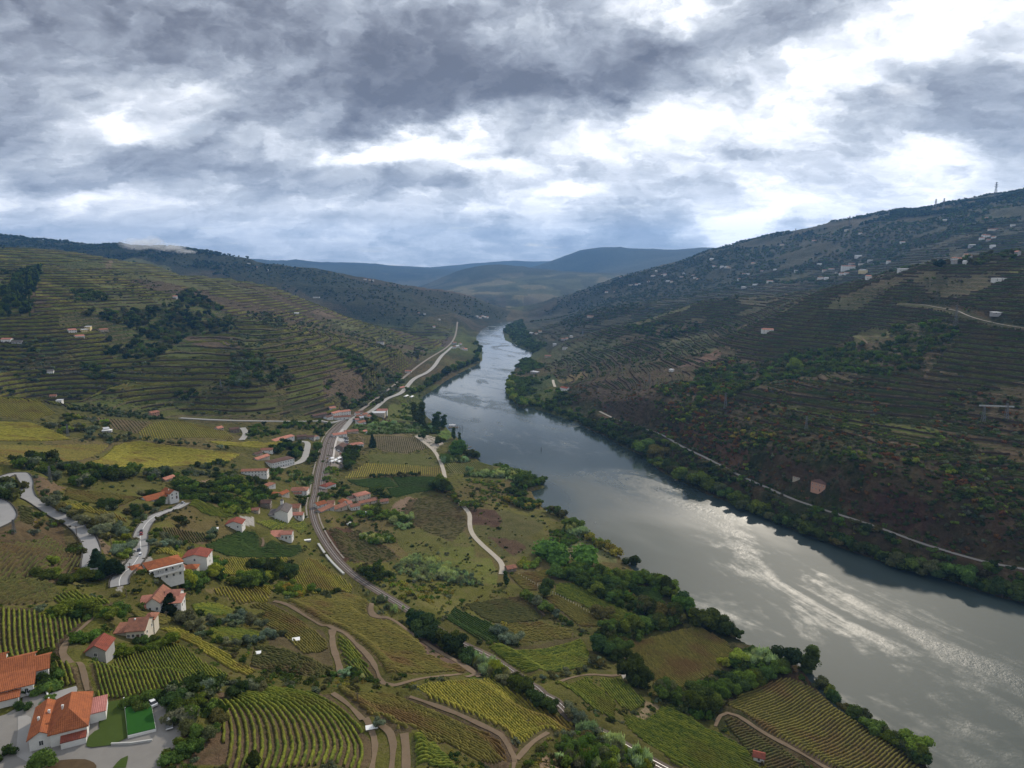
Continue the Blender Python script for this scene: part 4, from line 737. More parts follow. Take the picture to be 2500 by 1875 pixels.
# retaining wall of dark stone under the foot road
L = fine(ROADL['foot_road'][0], 5); wallstrip('retaining_wall', offset_line(L, -4.5), 1.2, -.1, plain('dark_stone', (.06, .055, .05), .95, .3), below=9, label='long dark stone retaining wall carrying the road at the foot of the vineyard hill', category='wall', kind='thing')
wallstrip('guard_wall', offset_line(L, -3.1), .4, .9, plain('pale_concrete', (.42, .42, .40), .9, .15), below=.3, label='thin pale parapet along the straight road at the foot of the big hill', category='wall', kind='thing')
# railway
BALL = plain('ballast', (.125, .10, .082), .98, .3, .3, 4.0, .02); STEEL = plain('worn_rail', (.45, .43, .42), .45, .1, 1, 8, .5, 0, .6); PALEB = plain('pale_ballast', (.24, .21, .18), .98, .2, .3, 4.0, .02)
def rails(L, offs, parent):
    for o_ in offs:
        for s in (-.84, .84):
            ribbon('rail', offset_line(L, o_ + s), .22, STEEL, .45, parent)
rw = bpy.data.objects.new('railway', None); COL.objects.link(rw); rw['kind'] = 'structure'
Lr = fine(RAILL, 3.0); s_ = np.linspace(0, 1, len(Lr))
ribbon('ballast_bed', Lr, 6.0, BALL, .22, rw); rails(Lr, (0,), rw)
# station: extra tracks where the bed widens
k0, k1 = int(len(Lr) * .50), int(len(Lr) * .93); Ls = Lr[k0:k1]
ribbon('ballast_bed', offset_line(Ls, -7.5), 8.6, BALL, .21, rw)
rails(Ls, (-5.2,), rw); rails(Ls[len(Ls) // 4:], (-9.4,), rw)
ribbon('station_platform', offset_line(Ls[len(Ls) // 3: int(len(Ls) * .85)], -13.2), 2.4, plain('platform_paving', (.42, .39, .36), .9, .15), .75, rw)
ribbon('service_path', offset_line(Lr[int(len(Lr) * .42):], 5.0), 1.5, PALEB, .2, rw)
Lr2 = fine(RAIL2L, 3.0); ribbon('ballast_bed', Lr2, 5.6, BALL, .22, rw); rails(Lr2, (0,), rw)
Lr3 = fine(RAILFL, 9.0); ribbon('ballast_bed', Lr3, 6.0, PALEB, 1.0, rw)
for a, b in ((.30, .44), (.44, .50)):
    La = Lr[int(len(Lr) * a):int(len(Lr) * b)]
    ribbon('service_path', offset_line(La, -4.6), 1.2, PALEB, .2, rw)
La = fine(trace(ZC([(820, 1310), (900, 1430), (1035, 1565)]), 4), 3)
wallstrip('retaining_wall', La, 1.6, 1.0, plain('pale_concrete', (.42, .42, .40), .9, .15), label='pale broken concrete wall beside the curving railway line', category='wall', kind='thing')
# ------------------------------------------------------------------ vineyards: every row a hedge of its own, following the ground
def vine_mat(name, a, b, c, scale=.35):
    m, g = mat(name); P = g.node('ShaderNodeNewGeometry').outputs['Position']
    oi = g.node('ShaderNodeObjectInfo').outputs['Random']
    n = g.noise(P, scale, 4, .65); n2_ = g.noise(P, .035, 4, .6); n3_ = g.noise(P, 2.2, 3, .7)
    cc = g.mix(g.mr(g.m('ADD', n, g.m('MULTIPLY', g.m('SUBTRACT', oi, .5), .14)), .36, .62), a, b)
    cc = g.mix(g.mr(n2_, .50, .66, 0, .8), cc, c)
    cc = g.vm('SCALE', cc, scale=g.mr(n3_, .25, .75, .55, 1.45))
    finish(g, cc, .9, n3_, .6, .3, .03); return m
VM = {'yellow': vine_mat('vines_yellowing', (.15, .15, .028), (.27, .235, .040), (.14, .092, .032)),
      'green': vine_mat('vines_green', (.062, .090, .018), (.155, .170, .026), (.105, .098, .022)),
      'dark': vine_mat('vines_dark_green', (.028, .052, .013), (.05, .080, .018), (.042, .052, .018)),
      'brown': vine_mat('vines_browning', (.105, .098, .028), (.165, .142, .036), (.130, .076, .034)),
      'dull': vine_mat('vines_dull', (.055, .062, .022), (.095, .092, .030), (.085, .055, .028))}
NV = [0]
def hedge_verts(L, w, h, seed=0, jit=.2, gap=.05):
    n = len(L); r = np.random.default_rng(seed)
    T = np.gradient(L[:, :2], axis=0); T /= np.linalg.norm(T, axis=1)[:, None] + 1e-9; N = np.stack([-T[:, 1], T[:, 0]], -1)
    z = grid_at(L[:, 0], L[:, 1])
    hh = h * (1 + jit * (2 * r.random(n) - 1)); ww = w * (1 + jit * (2 * r.random(n) - 1)); hh = np.where(r.random(n) < gap, hh * .25, hh)
    lat = .18 * w * (2 * r.random(n) - 1)
    V = []
    for k, (s, f) in enumerate(((-.5, -.15), (-.42, .72), (.05, 1.0), (.46, .70), (.5, -.15))):
        V.append(np.c_[L[:, 0] + N[:, 0] * (ww * s + lat), L[:, 1] + N[:, 1] * (ww * s + lat), z + (hh * f * (1 + .2 * (r.random(n) - .5)))])
    return np.stack(V, 1).reshape(-1, 3)
def hedge_faces(n, off=0):
    i, k = np.meshgrid(np.arange(n - 1), np.arange(4), indexing='ij'); a = i * 5 + k + off
    F_ = np.stack([a, a + 1, a + 6, a + 5], -1).reshape(-1, 4)
    e = (n - 1) * 5 + off
    caps = np.array([[off, off + 3, off + 2, off + 1], [off, off + 4, off + 3, off + 3], [e, e + 1, e + 2, e + 3]])[[0, 2]]
    return np.vstack([F_, caps])
def rows_for(poly, guides, spacing, seg):
    """rows between two guide lines (world), clipped by the plot outline"""
    A, B = guides; n = 60
    A = resample(A, 1e9 if len(A) < 2 else np.hypot(*np.diff(A[:, :2], axis=0).T).sum() / n * 1.0001); B = resample(B, np.hypot(*np.diff(B[:, :2], axis=0).T).sum() / n * 1.0001)
    m_ = min(len(A), len(B)); A, B = A[:m_], B[:m_]
    T = B - A; perp = np.abs(np.cross(np.gradient((A + B) / 2, axis=0)[:, :2], T[:, :2])) / (np.linalg.norm(np.gradient((A + B) / 2, axis=0)[:, :2], axis=1) + 1e-9)
    cnt = max(2, int(np.median(perp) / spacing)); out = []
    for k in range(cnt + 1):
        f = (k + .5) / (cnt + 1); L = resample(A + (B - A) * f, seg)
        ins = inside(L[:, 0], L[:, 1], poly); st = None
        for q_ in range(len(L) + 1):
            if q_ < len(L) and ins[q_]:
                if st is None: st = q_
            elif st is not None:
                if q_ - st >= 4: out.append(L[st:q_])
                st = None
    return out
def straight_guides(poly, p, q_):
    d = q_ - p; d = d / np.linalg.norm(d); nrm = np.array([-d[1], d[0]]); c = poly.mean(0)
    s = (poly - c) @ d; t = (poly - c) @ nrm
    P0 = c + d * (s.min() - 2) + nrm * t.min(); P1 = c + d * (s.max() + 2) + nrm * t.min()
    Q0 = c + d * (s.min() - 2) + nrm * t.max(); Q1 = c + d * (s.max() + 2) + nrm * t.max()
    return np.array([P0, P1]), np.array([Q0, Q1])
def vineyard(label, poly_px, guides, spacing, kind, w=.8, h=1.0, soil=None, seg=None, gap=.05, group=None):
    poly = wpoly(poly_px)
    if isinstance(guides[0], tuple):
        p, q_ = hits(guides)[:, :2]; G_ = straight_guides(poly, p, q_)
    else: G_ = tuple(curve(hits(x)[:, :2], 3.0, 3) for x in guides)
    dist = float(np.hypot(*poly.mean(0))); seg = seg or max(.75, dist * .0028)
    eff = spacing * .63; w = min(w, .5 * eff); h = min(h, .62 * eff); L = rows_for(poly, G_, eff, seg); L.sort(key=len, reverse=True)
    # keep rows off the tracks
    root = bpy.data.objects.new('vineyard', None); COL.objects.link(root)
    c = poly.mean(0); zc = float(grid_at(c[0], c[1])); root.location = (c[0], c[1], zc)
    root['label'] = label; root['category'] = 'vineyard'; root['kind'] = 'thing'
    if group: root['group'] = group
    off = np.array([c[0], c[1], zc])
    for k, l in enumerate(L):
        nr = grid_at(l[:, 0], l[:, 1], near_road)
        if (nr < 2.6).all(): continue
        V = hedge_verts(l, w, h, seed=k + len(bpy.data.meshes), gap=gap)
        V = V.reshape(-1, 5, 3); V[nr < 2.8, :, 2] = grid_at(V[nr < 2.8, :, 0], V[nr < 2.8, :, 1]) - .4; V = V.reshape(-1, 3) - off
        if k < 295: link('vine_row', to_mesh('vine_row', V, hedge_faces(len(l))), VM[kind], root)
        NV[0] += len(l) * 8
    return root
def grow_vines():
    for row in VINES:
        lab, poly, guides, sp, kind = row[:5]; kw = row[6] if len(row) > 6 else {}
        vineyard(lab, poly, guides, sp, kind, **kw)
    print('vine tris', NV[0])
grow_vines()
# ------------------------------------------------------------------ terraces beyond counting: vine lines and dry stone banks along the contours
def contour_segments(cols, rows, frac, mask):
    """short segments where the terrace coordinate crosses n + frac, on a thinned grid"""
    g_ = np.ix_(rows, cols); q_ = QT[g_] - frac; x, y = GX[g_], GY[g_]; m_ = mask[g_]
    c00, c01, c10, c11 = q_[:-1, :-1], q_[:-1, 1:], q_[1:, :-1], q_[1:, 1:]
    lev = np.floor(np.maximum.reduce([c00, c01, c10, c11])); ok_ = (np.minimum.reduce([c00, c01, c10, c11]) < lev) & (m_[:-1, :-1] > .5)
    i, j = np.nonzero(ok_); L = lev[i, j]; pts = []; 
    def cross(a, b, pa, pb):
        ha = (a - L) * (b - L) < 0; t = np.where(ha, (L - a) / np.where(ha, b - a, 1), 0); return ha, pa + (pb - pa) * t[:, None]
    P00 = np.c_[x[i, j], y[i, j]]; P01 = np.c_[x[i, j + 1], y[i, j + 1]]; P10 = np.c_[x[i + 1, j], y[i + 1, j]]; P11 = np.c_[x[i + 1, j + 1], y[i + 1, j + 1]]
    E = [cross(c00[i, j], c01[i, j], P00, P01), cross(c01[i, j], c11[i, j], P01, P11), cross(c11[i, j], c10[i, j], P11, P10), cross(c10[i, j], c00[i, j], P10, P00)]
    H_ = np.stack([e[0] for e in E], 1); two = H_.sum(1) == 2; H_ = H_[two]; PP = np.stack([e[1] for e in E], 1)[two]
    a_ = H_.argmax(1); b2 = 3 - H_[:, ::-1].argmax(1); k = np.arange(len(a_)); return PP[k, a_], PP[k, b2]
def strip(A, B, w, h, below=.3, jit=.35):
    n = len(A); d = B - A; L = np.linalg.norm(d, axis=1)[:, None] + 1e-6; keep = (L[:, 0] > .5) & (L[:, 0] < 60); A, B, d, L = A[keep], B[keep], d[keep], L[keep]; n = len(A)
    A = A - d * .04; B = B + d * .04; N_ = np.stack([-d[:, 1], d[:, 0]], -1) / L; r = rng.uniform(1 - jit, 1 + jit, (n, 4))
    za, zb = grid_at(A[:, 0], A[:, 1]), grid_at(B[:, 0], B[:, 1])
    V = np.stack([np.c_[A + N_ * w / 2, za - below], np.c_[A + N_ * w * .3, za + h * r[:, 0]], np.c_[A - N_ * w * .3, za + h * r[:, 1]], np.c_[A - N_ * w / 2, za - below],
                  np.c_[B + N_ * w / 2, zb - below], np.c_[B + N_ * w * .3, zb + h * r[:, 2]], np.c_[B - N_ * w * .3, zb + h * r[:, 3]], np.c_[B - N_ * w / 2, zb - below]], 1).reshape(-1, 3)
    b = np.arange(n) * 8; F_ = np.concatenate([np.stack([b + k, b + k + 1, b + k + 5, b + k + 4], -1) for k in range(3)]); return V, F_
def polymask(polys):
    m_ = np.zeros(GX.shape, bool)
    for p in polys:
        P = wpoly(p); i = np.nonzero((GX > P[:, 0].min()) & (GX < P[:, 0].max()) & (GY > P[:, 1].min()) & (GY < P[:, 1].max())); k = inside(GX[i], GY[i], P); m_[tuple(a_[k] for a_ in i)] = True
    return m_
WOODS = polymask([ZG([(0,500),(200,330),(330,290),(300,400),(250,560),(240,680),(0,700)]), ZG([(440,700),(560,650),(900,640),(1380,600),(1640,570),(1800,700),(1820,800),(1500,830),(1380,900),(1180,1010),(900,1020),(780,960),(860,870),(700,760),(440,780)]),
  ZH([(0,940),(300,940),(480,1040),(540,1120),(460,1200),(0,1200)]), ZI([(1500,1260),(1800,1060),(2042,1000),(2042,1300),(1700,1480),(1500,1640),(1360,1500)]), ZJ([(500,1230),(1000,1110),(1400,980),(1700,950),(1780,1040),(1540,1320),(900,1300),(300,1440),(0,1520),(0,1290)])])
cl_ = np.arange(0, 860, 2); rows_ = np.nonzero((RAD > 700) & (RAD < 3400))[0]
brk = fbm(GX / 90, GY / 90, 3, 41); left_ = (GX < 60) & (RR > 920) & (RR < 2700); right_ = (GX > 60) & (RR < 3000)
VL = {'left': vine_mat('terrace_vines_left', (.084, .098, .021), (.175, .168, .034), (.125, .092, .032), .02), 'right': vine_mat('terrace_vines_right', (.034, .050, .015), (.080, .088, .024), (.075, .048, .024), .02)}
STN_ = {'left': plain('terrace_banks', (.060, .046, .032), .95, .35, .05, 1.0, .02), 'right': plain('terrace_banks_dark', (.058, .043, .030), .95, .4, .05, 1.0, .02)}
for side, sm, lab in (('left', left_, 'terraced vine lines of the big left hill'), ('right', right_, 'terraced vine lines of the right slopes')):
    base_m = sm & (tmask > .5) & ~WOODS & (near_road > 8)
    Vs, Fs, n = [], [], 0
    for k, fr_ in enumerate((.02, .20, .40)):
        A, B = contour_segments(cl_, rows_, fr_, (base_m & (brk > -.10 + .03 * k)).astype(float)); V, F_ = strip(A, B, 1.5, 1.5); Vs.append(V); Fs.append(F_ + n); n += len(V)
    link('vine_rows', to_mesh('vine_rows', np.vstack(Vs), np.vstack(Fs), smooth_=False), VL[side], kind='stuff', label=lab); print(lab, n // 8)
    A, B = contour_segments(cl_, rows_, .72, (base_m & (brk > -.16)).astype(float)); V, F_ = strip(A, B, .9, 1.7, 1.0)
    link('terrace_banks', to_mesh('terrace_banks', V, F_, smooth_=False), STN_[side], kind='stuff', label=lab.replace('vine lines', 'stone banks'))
# ------------------------------------------------------------------ mesh collector
class MB:
    def __init__(s): s.v = []; s.f = []
    def add(s, verts, faces):
        o = len(s.v); s.v += [tuple(map(float, p)) for p in verts]; s.f += [tuple(i + o for i in f) for f in faces]; return s
    def box(s, x0, y0, z0, x1, y1, z1):
        return s.add([(x0,y0,z0),(x1,y0,z0),(x1,y1,z0),(x0,y1,z0),(x0,y0,z1),(x1,y0,z1),(x1,y1,z1),(x0,y1,z1)],
                     [(0,3,2,1),(4,5,6,7),(0,1,5,4),(1,2,6,5),(2,3,7,6),(3,0,4,7)])
    def bar(s, a, b, w):
        a = Vector(a); b = Vector(b); d = (b - a).normalized(); u = d.orthogonal().normalized() * w / 2; v = d.cross(u.normalized()).normalized() * w / 2
        P = [a - u - v, a + u - v, a + u + v, a - u + v, b - u - v, b + u - v, b + u + v, b - u + v]
        return s.add([tuple(p) for p in P], [(0,3,2,1),(4,5,6,7),(0,1,5,4),(1,2,6,5),(2,3,7,6),(3,0,4,7)])
    def cyl(s, a, b, r0, r1=None, n=8):
        r1 = r0 if r1 is None else r1; a = Vector(a); b = Vector(b); d = (b - a).normalized(); u = d.orthogonal().normalized(); v = d.cross(u)
        P = [a + (u * math.cos(t) + v * math.sin(t)) * r0 for t in [2 * math.pi * k / n for k in range(n)]] + [b + (u * math.cos(t) + v * math.sin(t)) * r1 for t in [2 * math.pi * k / n for k in range(n)]]
        return s.add([tuple(p) for p in P], [(k, (k + 1) % n, n + (k + 1) % n, n + k) for k in range(n)] + [tuple(range(n))[::-1], tuple(range(n, 2 * n))])
    def mesh(s, name):
        me = bpy.data.meshes.new(name); me.from_pydata(s.v, [], s.f); me.update(); return me
    def build(s, name, m, parent=None, **kw): return link(name, s.mesh(name), m, parent, **kw)
def empty(name, loc, rz=0.0, label=None, category=None, group=None):
    o = bpy.data.objects.new(name, None); COL.objects.link(o); o.location = loc; o.rotation_euler = (0, 0, rz); o['kind'] = 'thing'
    if label: o['label'] = label
    if category: o['category'] = category
    if group: o['group'] = group
    return o
def solid_roof(top, faces, th=.22):
    """a roof skin of real thickness from its upper faces"""
    n = len(top); mb = MB(); low = [(x, y, z - th) for x, y, z in top]
    fs = [tuple(f) for f in faces] + [tuple(i + n for i in f[::-1]) for f in faces]
    edges = {}
    for f in faces:
        for a, b in zip(f, f[1:] + f[:1]):
            if (b, a) in edges: del edges[(b, a)]
            else: edges[(a, b)] = 1
    fs += [(b, a, a + n, b + n) for a, b in edges]
    mb.add(top + low, fs); return mb
# ------------------------------------------------------------------ building matters
def tile_mat(name, c, c2, rib=True):
    m, g = mat(name); tc_ = g.node('ShaderNodeTexCoord').outputs['Object']; P = g.node('ShaderNodeNewGeometry').outputs['Position']
    n = g.noise(P, .55, 5, .65); n2_ = g.noise(P, 4.0, 3, .7)
    cc = g.mix(g.mr(n, .38, .64), c, c2); cc = g.vm('SCALE', cc, scale=g.mr(n2_, .2, .8, .72, 1.25))
    x, y, z = g.sep(tc_); nrm = g.sep(g.node('ShaderNodeNewGeometry').outputs['True Normal'])
    wv = g.m('SINE', g.m('MULTIPLY', g.m('ADD', x, g.m('MULTIPLY', y, .0)), 14.0)); wv2 = g.m('SINE', g.m('MULTIPLY', y, 14.0))
    finish(g, g.vm('SCALE', cc, scale=g.m('ADD', .93, g.m('MULTIPLY', wv, .07))), .9, g.m('ADD', g.m('ADD', wv, n2_), g.m('MULTIPLY', wv2, .5)), .35, .12, .08); MATS[name] = m; return m
RT = {'orange': tile_mat('orange_tiles', (.35, .118, .050), (.25, .085, .042)), 'red': tile_mat('red_tiles', (.27, .078, .052), (.19, .062, .045)),
      'terra': tile_mat('old_tiles', (.34, .155, .10), (.22, .105, .075)), 'salmon': tile_mat('salmon_tiles', (.50, .22, .155), (.38, .165, .12)),
      'brown': tile_mat('brown_tiles', (.15, .085, .065), (.10, .062, .052)), 'grey': tile_mat('grey_slates', (.16, .14, .13), (.10, .09, .088)),
      'pink': tile_mat('pink_terrace', (.46, .20, .17), (.40, .165, .14)), 'sheet': tile_mat('pale_sheet_roof', (.55, .56, .58), (.42, .43, .45))}
WHITE = plain('white_render', (.66, .65, .62), .9, .14, .7, 3); CREAM = plain('cream_render', (.58, .52, .42), .9, .1, .5, 3); BEIGE = plain('beige_render', (.44, .38, .30), .9, .14, .5, 3)
PINKW = plain('pink_render', (.50, .28, .20), .9, .12, .5, 3); GREYW = plain('grey_render', (.36, .35, .34), .9, .15, .5, 3); STONE = plain('rough_stone', (.20, .17, .14), .95, .35, .7, 4, .1, .4)
YEL = plain('yellow_render', (.62, .50, .26), .9, .1, .5, 3)
GLASS = plain('dark_glass', (.02, .024, .03), .12, .1, .5, 3, .5); FRAME = plain('window_frame', (.62, .62, .60), .7, .05); DOORM = plain('brown_door', (.12, .07, .05), .7, .1)
METAL = plain('galvanised', (.42, .43, .44), .55, .1, 1, 6, .4, 0, .5); WOODP = plain('weathered_wood', (.14, .115, .09), .9, .2, 1, 5)
def _winmesh():
    f = MB(); w, h, t = 1.0, 1.25, .09
    f.box(-w/2, -.05, -h/2, -w/2 + t, .05, h/2).box(w/2 - t, -.05, -h/2, w/2, .05, h/2).box(-w/2 + t, -.05, h/2 - t, w/2 - t, .05, h/2).box(-w/2 - .1, -.12, -h/2 - .08, w/2 + .1, .05, -h/2).box(-.03, -.04, -h/2, .03, .05, h/2 - t)
    p = MB().box(-w/2 + t, -.012, -h/2, w/2 - t, .03, h/2 - t)
    a = f.mesh('window'); a.materials.append(FRAME); b = p.mesh('pane'); b.materials.append(GLASS); return a, b
WIN, PANE = _winmesh()
_dm = MB().box(-.5, -.05, 0, .5, .05, 2.1).mesh('door'); _dm.materials.append(DOORM)
_ch = MB().box(-.4, -.4, -1.2, .4, .4, 1.1).box(-.5, -.5, 1.1, .5, .5, 1.25).box(-.3, -.3, 1.25, .3, .3, 1.5).mesh('chimney'); _ch.materials.append(WHITE)
SMALLWIN = MB().box(-.5, -.04, -.6, .5, .04, .6).mesh('window'); SMALLWIN.materials.append(GLASS)
def place(name, me, parent, loc, rz=0, sc=(1, 1, 1)):
    o = bpy.data.objects.new(name, me); COL.objects.link(o); o.parent = parent; o.location = loc; o.rotation_euler = (0, 0, rz); o.scale = sc; return o
def wing(root, x0, y0, w, d, h, rt, rh, wm, rm_, nwin=3, floors=1, side=2, base=-3.0, over=.45, chim=0, door=True, detail=True, arch=0, panes=True):
    mb = MB(); x1, y1 = x0 + w, y0 + d
    if rt in ('gx', 'gy'):
        if rt == 'gx':
            P = [(x0,y0,base),(x1,y0,base),(x1,y1,base),(x0,y1,base),(x0,y0,h),(x1,y0,h),(x1,y1,h),(x0,y1,h),(x0,(y0+y1)/2,h+rh),(x1,(y0+y1)/2,h+rh)]
            mb.add(P, [(0,1,5,4),(2,3,7,6),(1,2,6,9,5),(3,0,4,8,7),(0,3,2,1)])
        else:
            P = [(x0,y0,base),(x1,y0,base),(x1,y1,base),(x0,y1,base),(x0,y0,h),(x1,y0,h),(x1,y1,h),(x0,y1,h),((x0+x1)/2,y0,h+rh),((x0+x1)/2,y1,h+rh)]
            mb.add(P, [(1,2,6,5),(3,0,4,7),(0,1,5,8,4),(2,3,7,9,6),(0,3,2,1)])
    else: mb.box(x0, y0, base, x1, y1, h)
    mb.build('wall', wm, root)
    a, b, c_, d_ = x0 - over, y0 - over, x1 + over, y1 + over; e = .23
    if rt == 'gx':
        k = rh / (d / 2) * over; m_ = (y0 + y1) / 2
        T = [(a,b,h-k+e),(c_,b,h-k+e),(c_,m_,h+rh+e),(a,m_,h+rh+e),(c_,d_,h-k+e),(a,d_,h-k+e)]; Fs = [(0,1,2,3),(3,2,4,5)]
    elif rt == 'gy':
        k = rh / (w / 2) * over; m_ = (x0 + x1) / 2
        T = [(a,b,h-k+e),(m_,b,h+rh+e),(m_,d_,h+rh+e),(a,d_,h-k+e),(c_,b,h-k+e),(c_,d_,h-k+e)]; Fs = [(0,1,2,3),(1,4,5,2)]
    elif rt == 'hip':
        z0_, z1_ = h + e, h + rh + e
        if w >= d: r0, r1 = (a + (d_-b)/2, (b+d_)/2), (c_ - (d_-b)/2, (b+d_)/2)
        else: r0, r1 = ((a+c_)/2, b + (c_-a)/2), ((a+c_)/2, d_ - (c_-a)/2)
        T = [(a,b,z0_),(c_,b,z0_),(c_,d_,z0_),(a,d_,z0_),(*r0,z1_),(*r1,z1_)]
        Fs = [(0,1,5,4),(1,2,5),(2,3,4,5),(3,0,4)] if w >= d else [(0,1,4),(1,2,5,4),(2,3,5),(3,0,4,5)]
    elif rt == 'mono': T = [(a,b,h+e),(c_,b,h+e),(c_,d_,h+rh+e),(a,d_,h+rh+e)]; Fs = [(0,1,2,3)]
    else: T = [(a,b,h+e),(c_,b,h+e),(c_,d_,h+e),(a,d_,h+e)]; Fs = [(0,1,2,3)]
    if rt == 'mono': MB().add([(x0,y0,h),(x1,y0,h),(x1,y1,h),(x0,y1,h),(x1,y1,h+rh),(x0,y1,h+rh)], [(1,2,4),(0,5,3),(3,5,4,2)]).build('wall', wm, root)
    rf = solid_roof(T, Fs, .22).build('roof', rm_, root)
    for k in range(chim): place('chimney', _ch, rf, (x0 + w * (.3 + .4 * k), y0 + d * (.42 + .16 * (k % 2)), h + rh * .75), 0, (.6, .6, .6))
    W_, Pn = (WIN, PANE) if panes else (SMALLWIN, None)
    def win(x, y, z, rz):
        o = place('window', W_, root, (x, y, z), rz)
        if Pn: place('pane', Pn, o, (0, 0, 0))
    if nwin and w > 2.5:
        fh = h / floors
        for f in range(floors):
            for k in range(nwin):
                x = x0 + w * (k + .5) / nwin; z = fh * f + min(fh * .58, 1.7)
                if f == 0 and door and k == nwin // 2 and floors > 1 or (door and floors == 1 and k == nwin // 2 and nwin > 2): place('door', _dm, root, (x, y0 - .03, 0)); continue
                win(x, y0 - .03, z, 0)
        for s in range(side):
            yy = y0 + d * (s + .5) / max(1, side)
            for f in range(floors): win(x1 + .03, yy, fh * f + min(fh * .58, 1.7), R(90)); win(x0 - .03, yy, fh * f + min(fh * .58, 1.7), R(-90))
    return rf
NH = [0]
PADS = []
def house(label, FL, FR, depth, h=3.2, rt='gx', rh=1.8, wall=None, roof='terra', nwin=3, floors=1, chim=1, wings=None, cat='house', name='house', group=None, detail=True, side=2, Wm=None, rz_=None, W_=None, lift=0.0, **kw):
    P = hits([FL, FR]); z0 = float(P[:, 2].mean()); d = P[1, :2] - P[0, :2]; W = float(np.linalg.norm(d)); rz = math.atan2(d[1], d[0])
    if rz > R(70) or rz < R(-70) or W < 2.5 or (Wm and W > Wm):      # grazing pixels: keep it square to the view
        c = P[:, :2].mean(0); t = np.linalg.norm(c); W = abs(FR[0] - FL[0]) / F * t * .96; rz = -math.atan2(c[0], c[1]) * .3
        dx = np.array([math.cos(rz), math.sin(rz)]); P[0, :2] = c - dx * W / 2; z0 = float(grid_at(c[0], c[1]))
    if rz_ is not None: rz = rz_; W = W_ or W
    root = empty(name, (P[0, 0], P[0, 1], z0 + lift), rz, label, cat, group)
    wm = wall or WHITE; rm_ = RT[roof]
    spec = wings(W) if wings else [(0, 0, W, depth, h, rt, rh, dict(nwin=nwin, floors=floors, chim=chim, side=side))]
    for s in spec:
        o = dict(nwin=nwin, floors=floors, chim=0, side=side, panes=detail, base=-3.0 if detail else -3.5); o.update(s[7])
        wmm = o.pop('wall', wm); rmm = RT[o.pop('roof')] if 'roof' in o else rm_
        wing(root, *s[:7], wmm, rmm, **o)
    cs, sn = math.cos(rz), math.sin(rz)
    PADS.append((P[0, 0] + cs * W / 2 - sn * depth / 2, P[0, 1] + sn * W / 2 + cs * depth / 2, max(W, depth) * .62)); NH[0] += 1
    return root
def a(*p): return ZA([p])[0]
def b_(*p): return ZB([p])[0]
def c_(*p): return ZC([p])[0]
H = house
# near houses
r1 = H('large orange roofed house with three chimneys beside the bright green lawn, nearest of all', ZR([(385,1350)])[0], ZR([(1060,1265)])[0], 15, 3.3, cat='house', rz_=R(27), W_=12.2, wings=lambda W: [
    (0, 0, W * .40, 14.2, 3.3, 'gy', 1.5, dict(nwin=1, side=0, roof='orange', chim=2)), (W * .36, -.6, W * .64, 15.4, 3.5, 'hip', 3.6, dict(nwin=1, side=2, chim=1, roof='orange', door=False)),
    (W + .1, 5.6, 3.6, 7.6, 2.7, 'flat', 0, dict(nwin=0, roof='pink', over=.15)), (W * .55, -2.6, W * .44, 2.0, 1.7, 'mono', .7, dict(nwin=0, roof='red', over=.1))])
H('orange roofed house of stepped roofs cut off by the left edge of the picture', (-25, 1722), (54, 1706), 17, 3.2, rz_=R(30), W_=11.5, wings=lambda W: [
    (0, 7.5, W * .82, 10, 4.0, 'gx', 2.0, dict(nwin=0, roof='orange', chim=0)), (W * .84, 6.5, W * .3, 9, 3.6, 'gx', 1.7, dict(nwin=1, roof='orange')), (.5, 0, W * .82, 7.3, 3.1, 'mono', 1.0, dict(nwin=3, roof='orange')),
    (1, -3.2, W * .5, 3.0, 2.1, 'mono', .5, dict(nwin=0, roof='orange')), (-W * .6, 12, W * .8, 8, 4.6, 'gx', 2.0, dict(nwin=0, roof='orange'))])
H('small grey walled shed with dark red roof at the tip of the slanting vineyard', a(735,737), a(880,705), 7.5, 3.0, 'gy', 2.0, GREYW, 'red', 1, 1, 0, name='shed', cat='shed', side=0)
H('cream house with brown tiled gable roof above the grey shed', a(1075,585), a(1215,540), 10, 3.6, wings=lambda W: [(0, 0, W, 10, 3.6, 'gx', 2.6, dict(nwin=4, chim=1, roof='terra')), (-4.5, 1.5, 4.3, 6, 2.4, 'mono', .8, dict(nwin=0, roof='terra')), (W * .5, 9, W * .55, 5, 3.0, 'hip', 1.4, dict(nwin=0, roof='terra'))], wall=CREAM)
H('sprawling house with several worn orange roofs behind a dark conifer', a(1245,330), a(1420,325), 12, 3.4, wings=lambda W: [(0, 0, W * .62, 13, 4.2, 'gy', 2.4, dict(nwin=2, roof='terra')), (W * .62, 5, W * .62, 8, 3.8, 'gx', 2.0, dict(nwin=2, roof='salmon')), (-W * .42, 4, W * .42, 7, 3.0, 'gx', 1.4, dict(nwin=2, roof='salmon')), (W * 1.0, 1, W * .5, 6, 3.2, 'mono', 1.2, dict(nwin=1, roof='salmon')), (-W*.4, 0, W * .4, 4, 1.9, 'flat', 0, dict(nwin=1, roof='salmon'))])
ra = H('long white house with orange roof and an arcaded upper gallery beside the road', b_(1268,1325), b_(1440,1240), 10, 7, rz_=R(40), W_=15, wings=lambda W: [(0, 0, W, 10, 7.0, 'hip', 2.0, dict(nwin=5, floors=2, roof='orange', door=False, base=-4)),
    (-W * .55, 3.0, W * .55, 10.5, 5.6, 'hip', 1.8, dict(nwin=2, floors=2, roof='orange', base=-4)), (-W * .98, -1, W * .43, 9, 4.0, 'gx', 1.6, dict(nwin=2, roof='red', base=-4))])
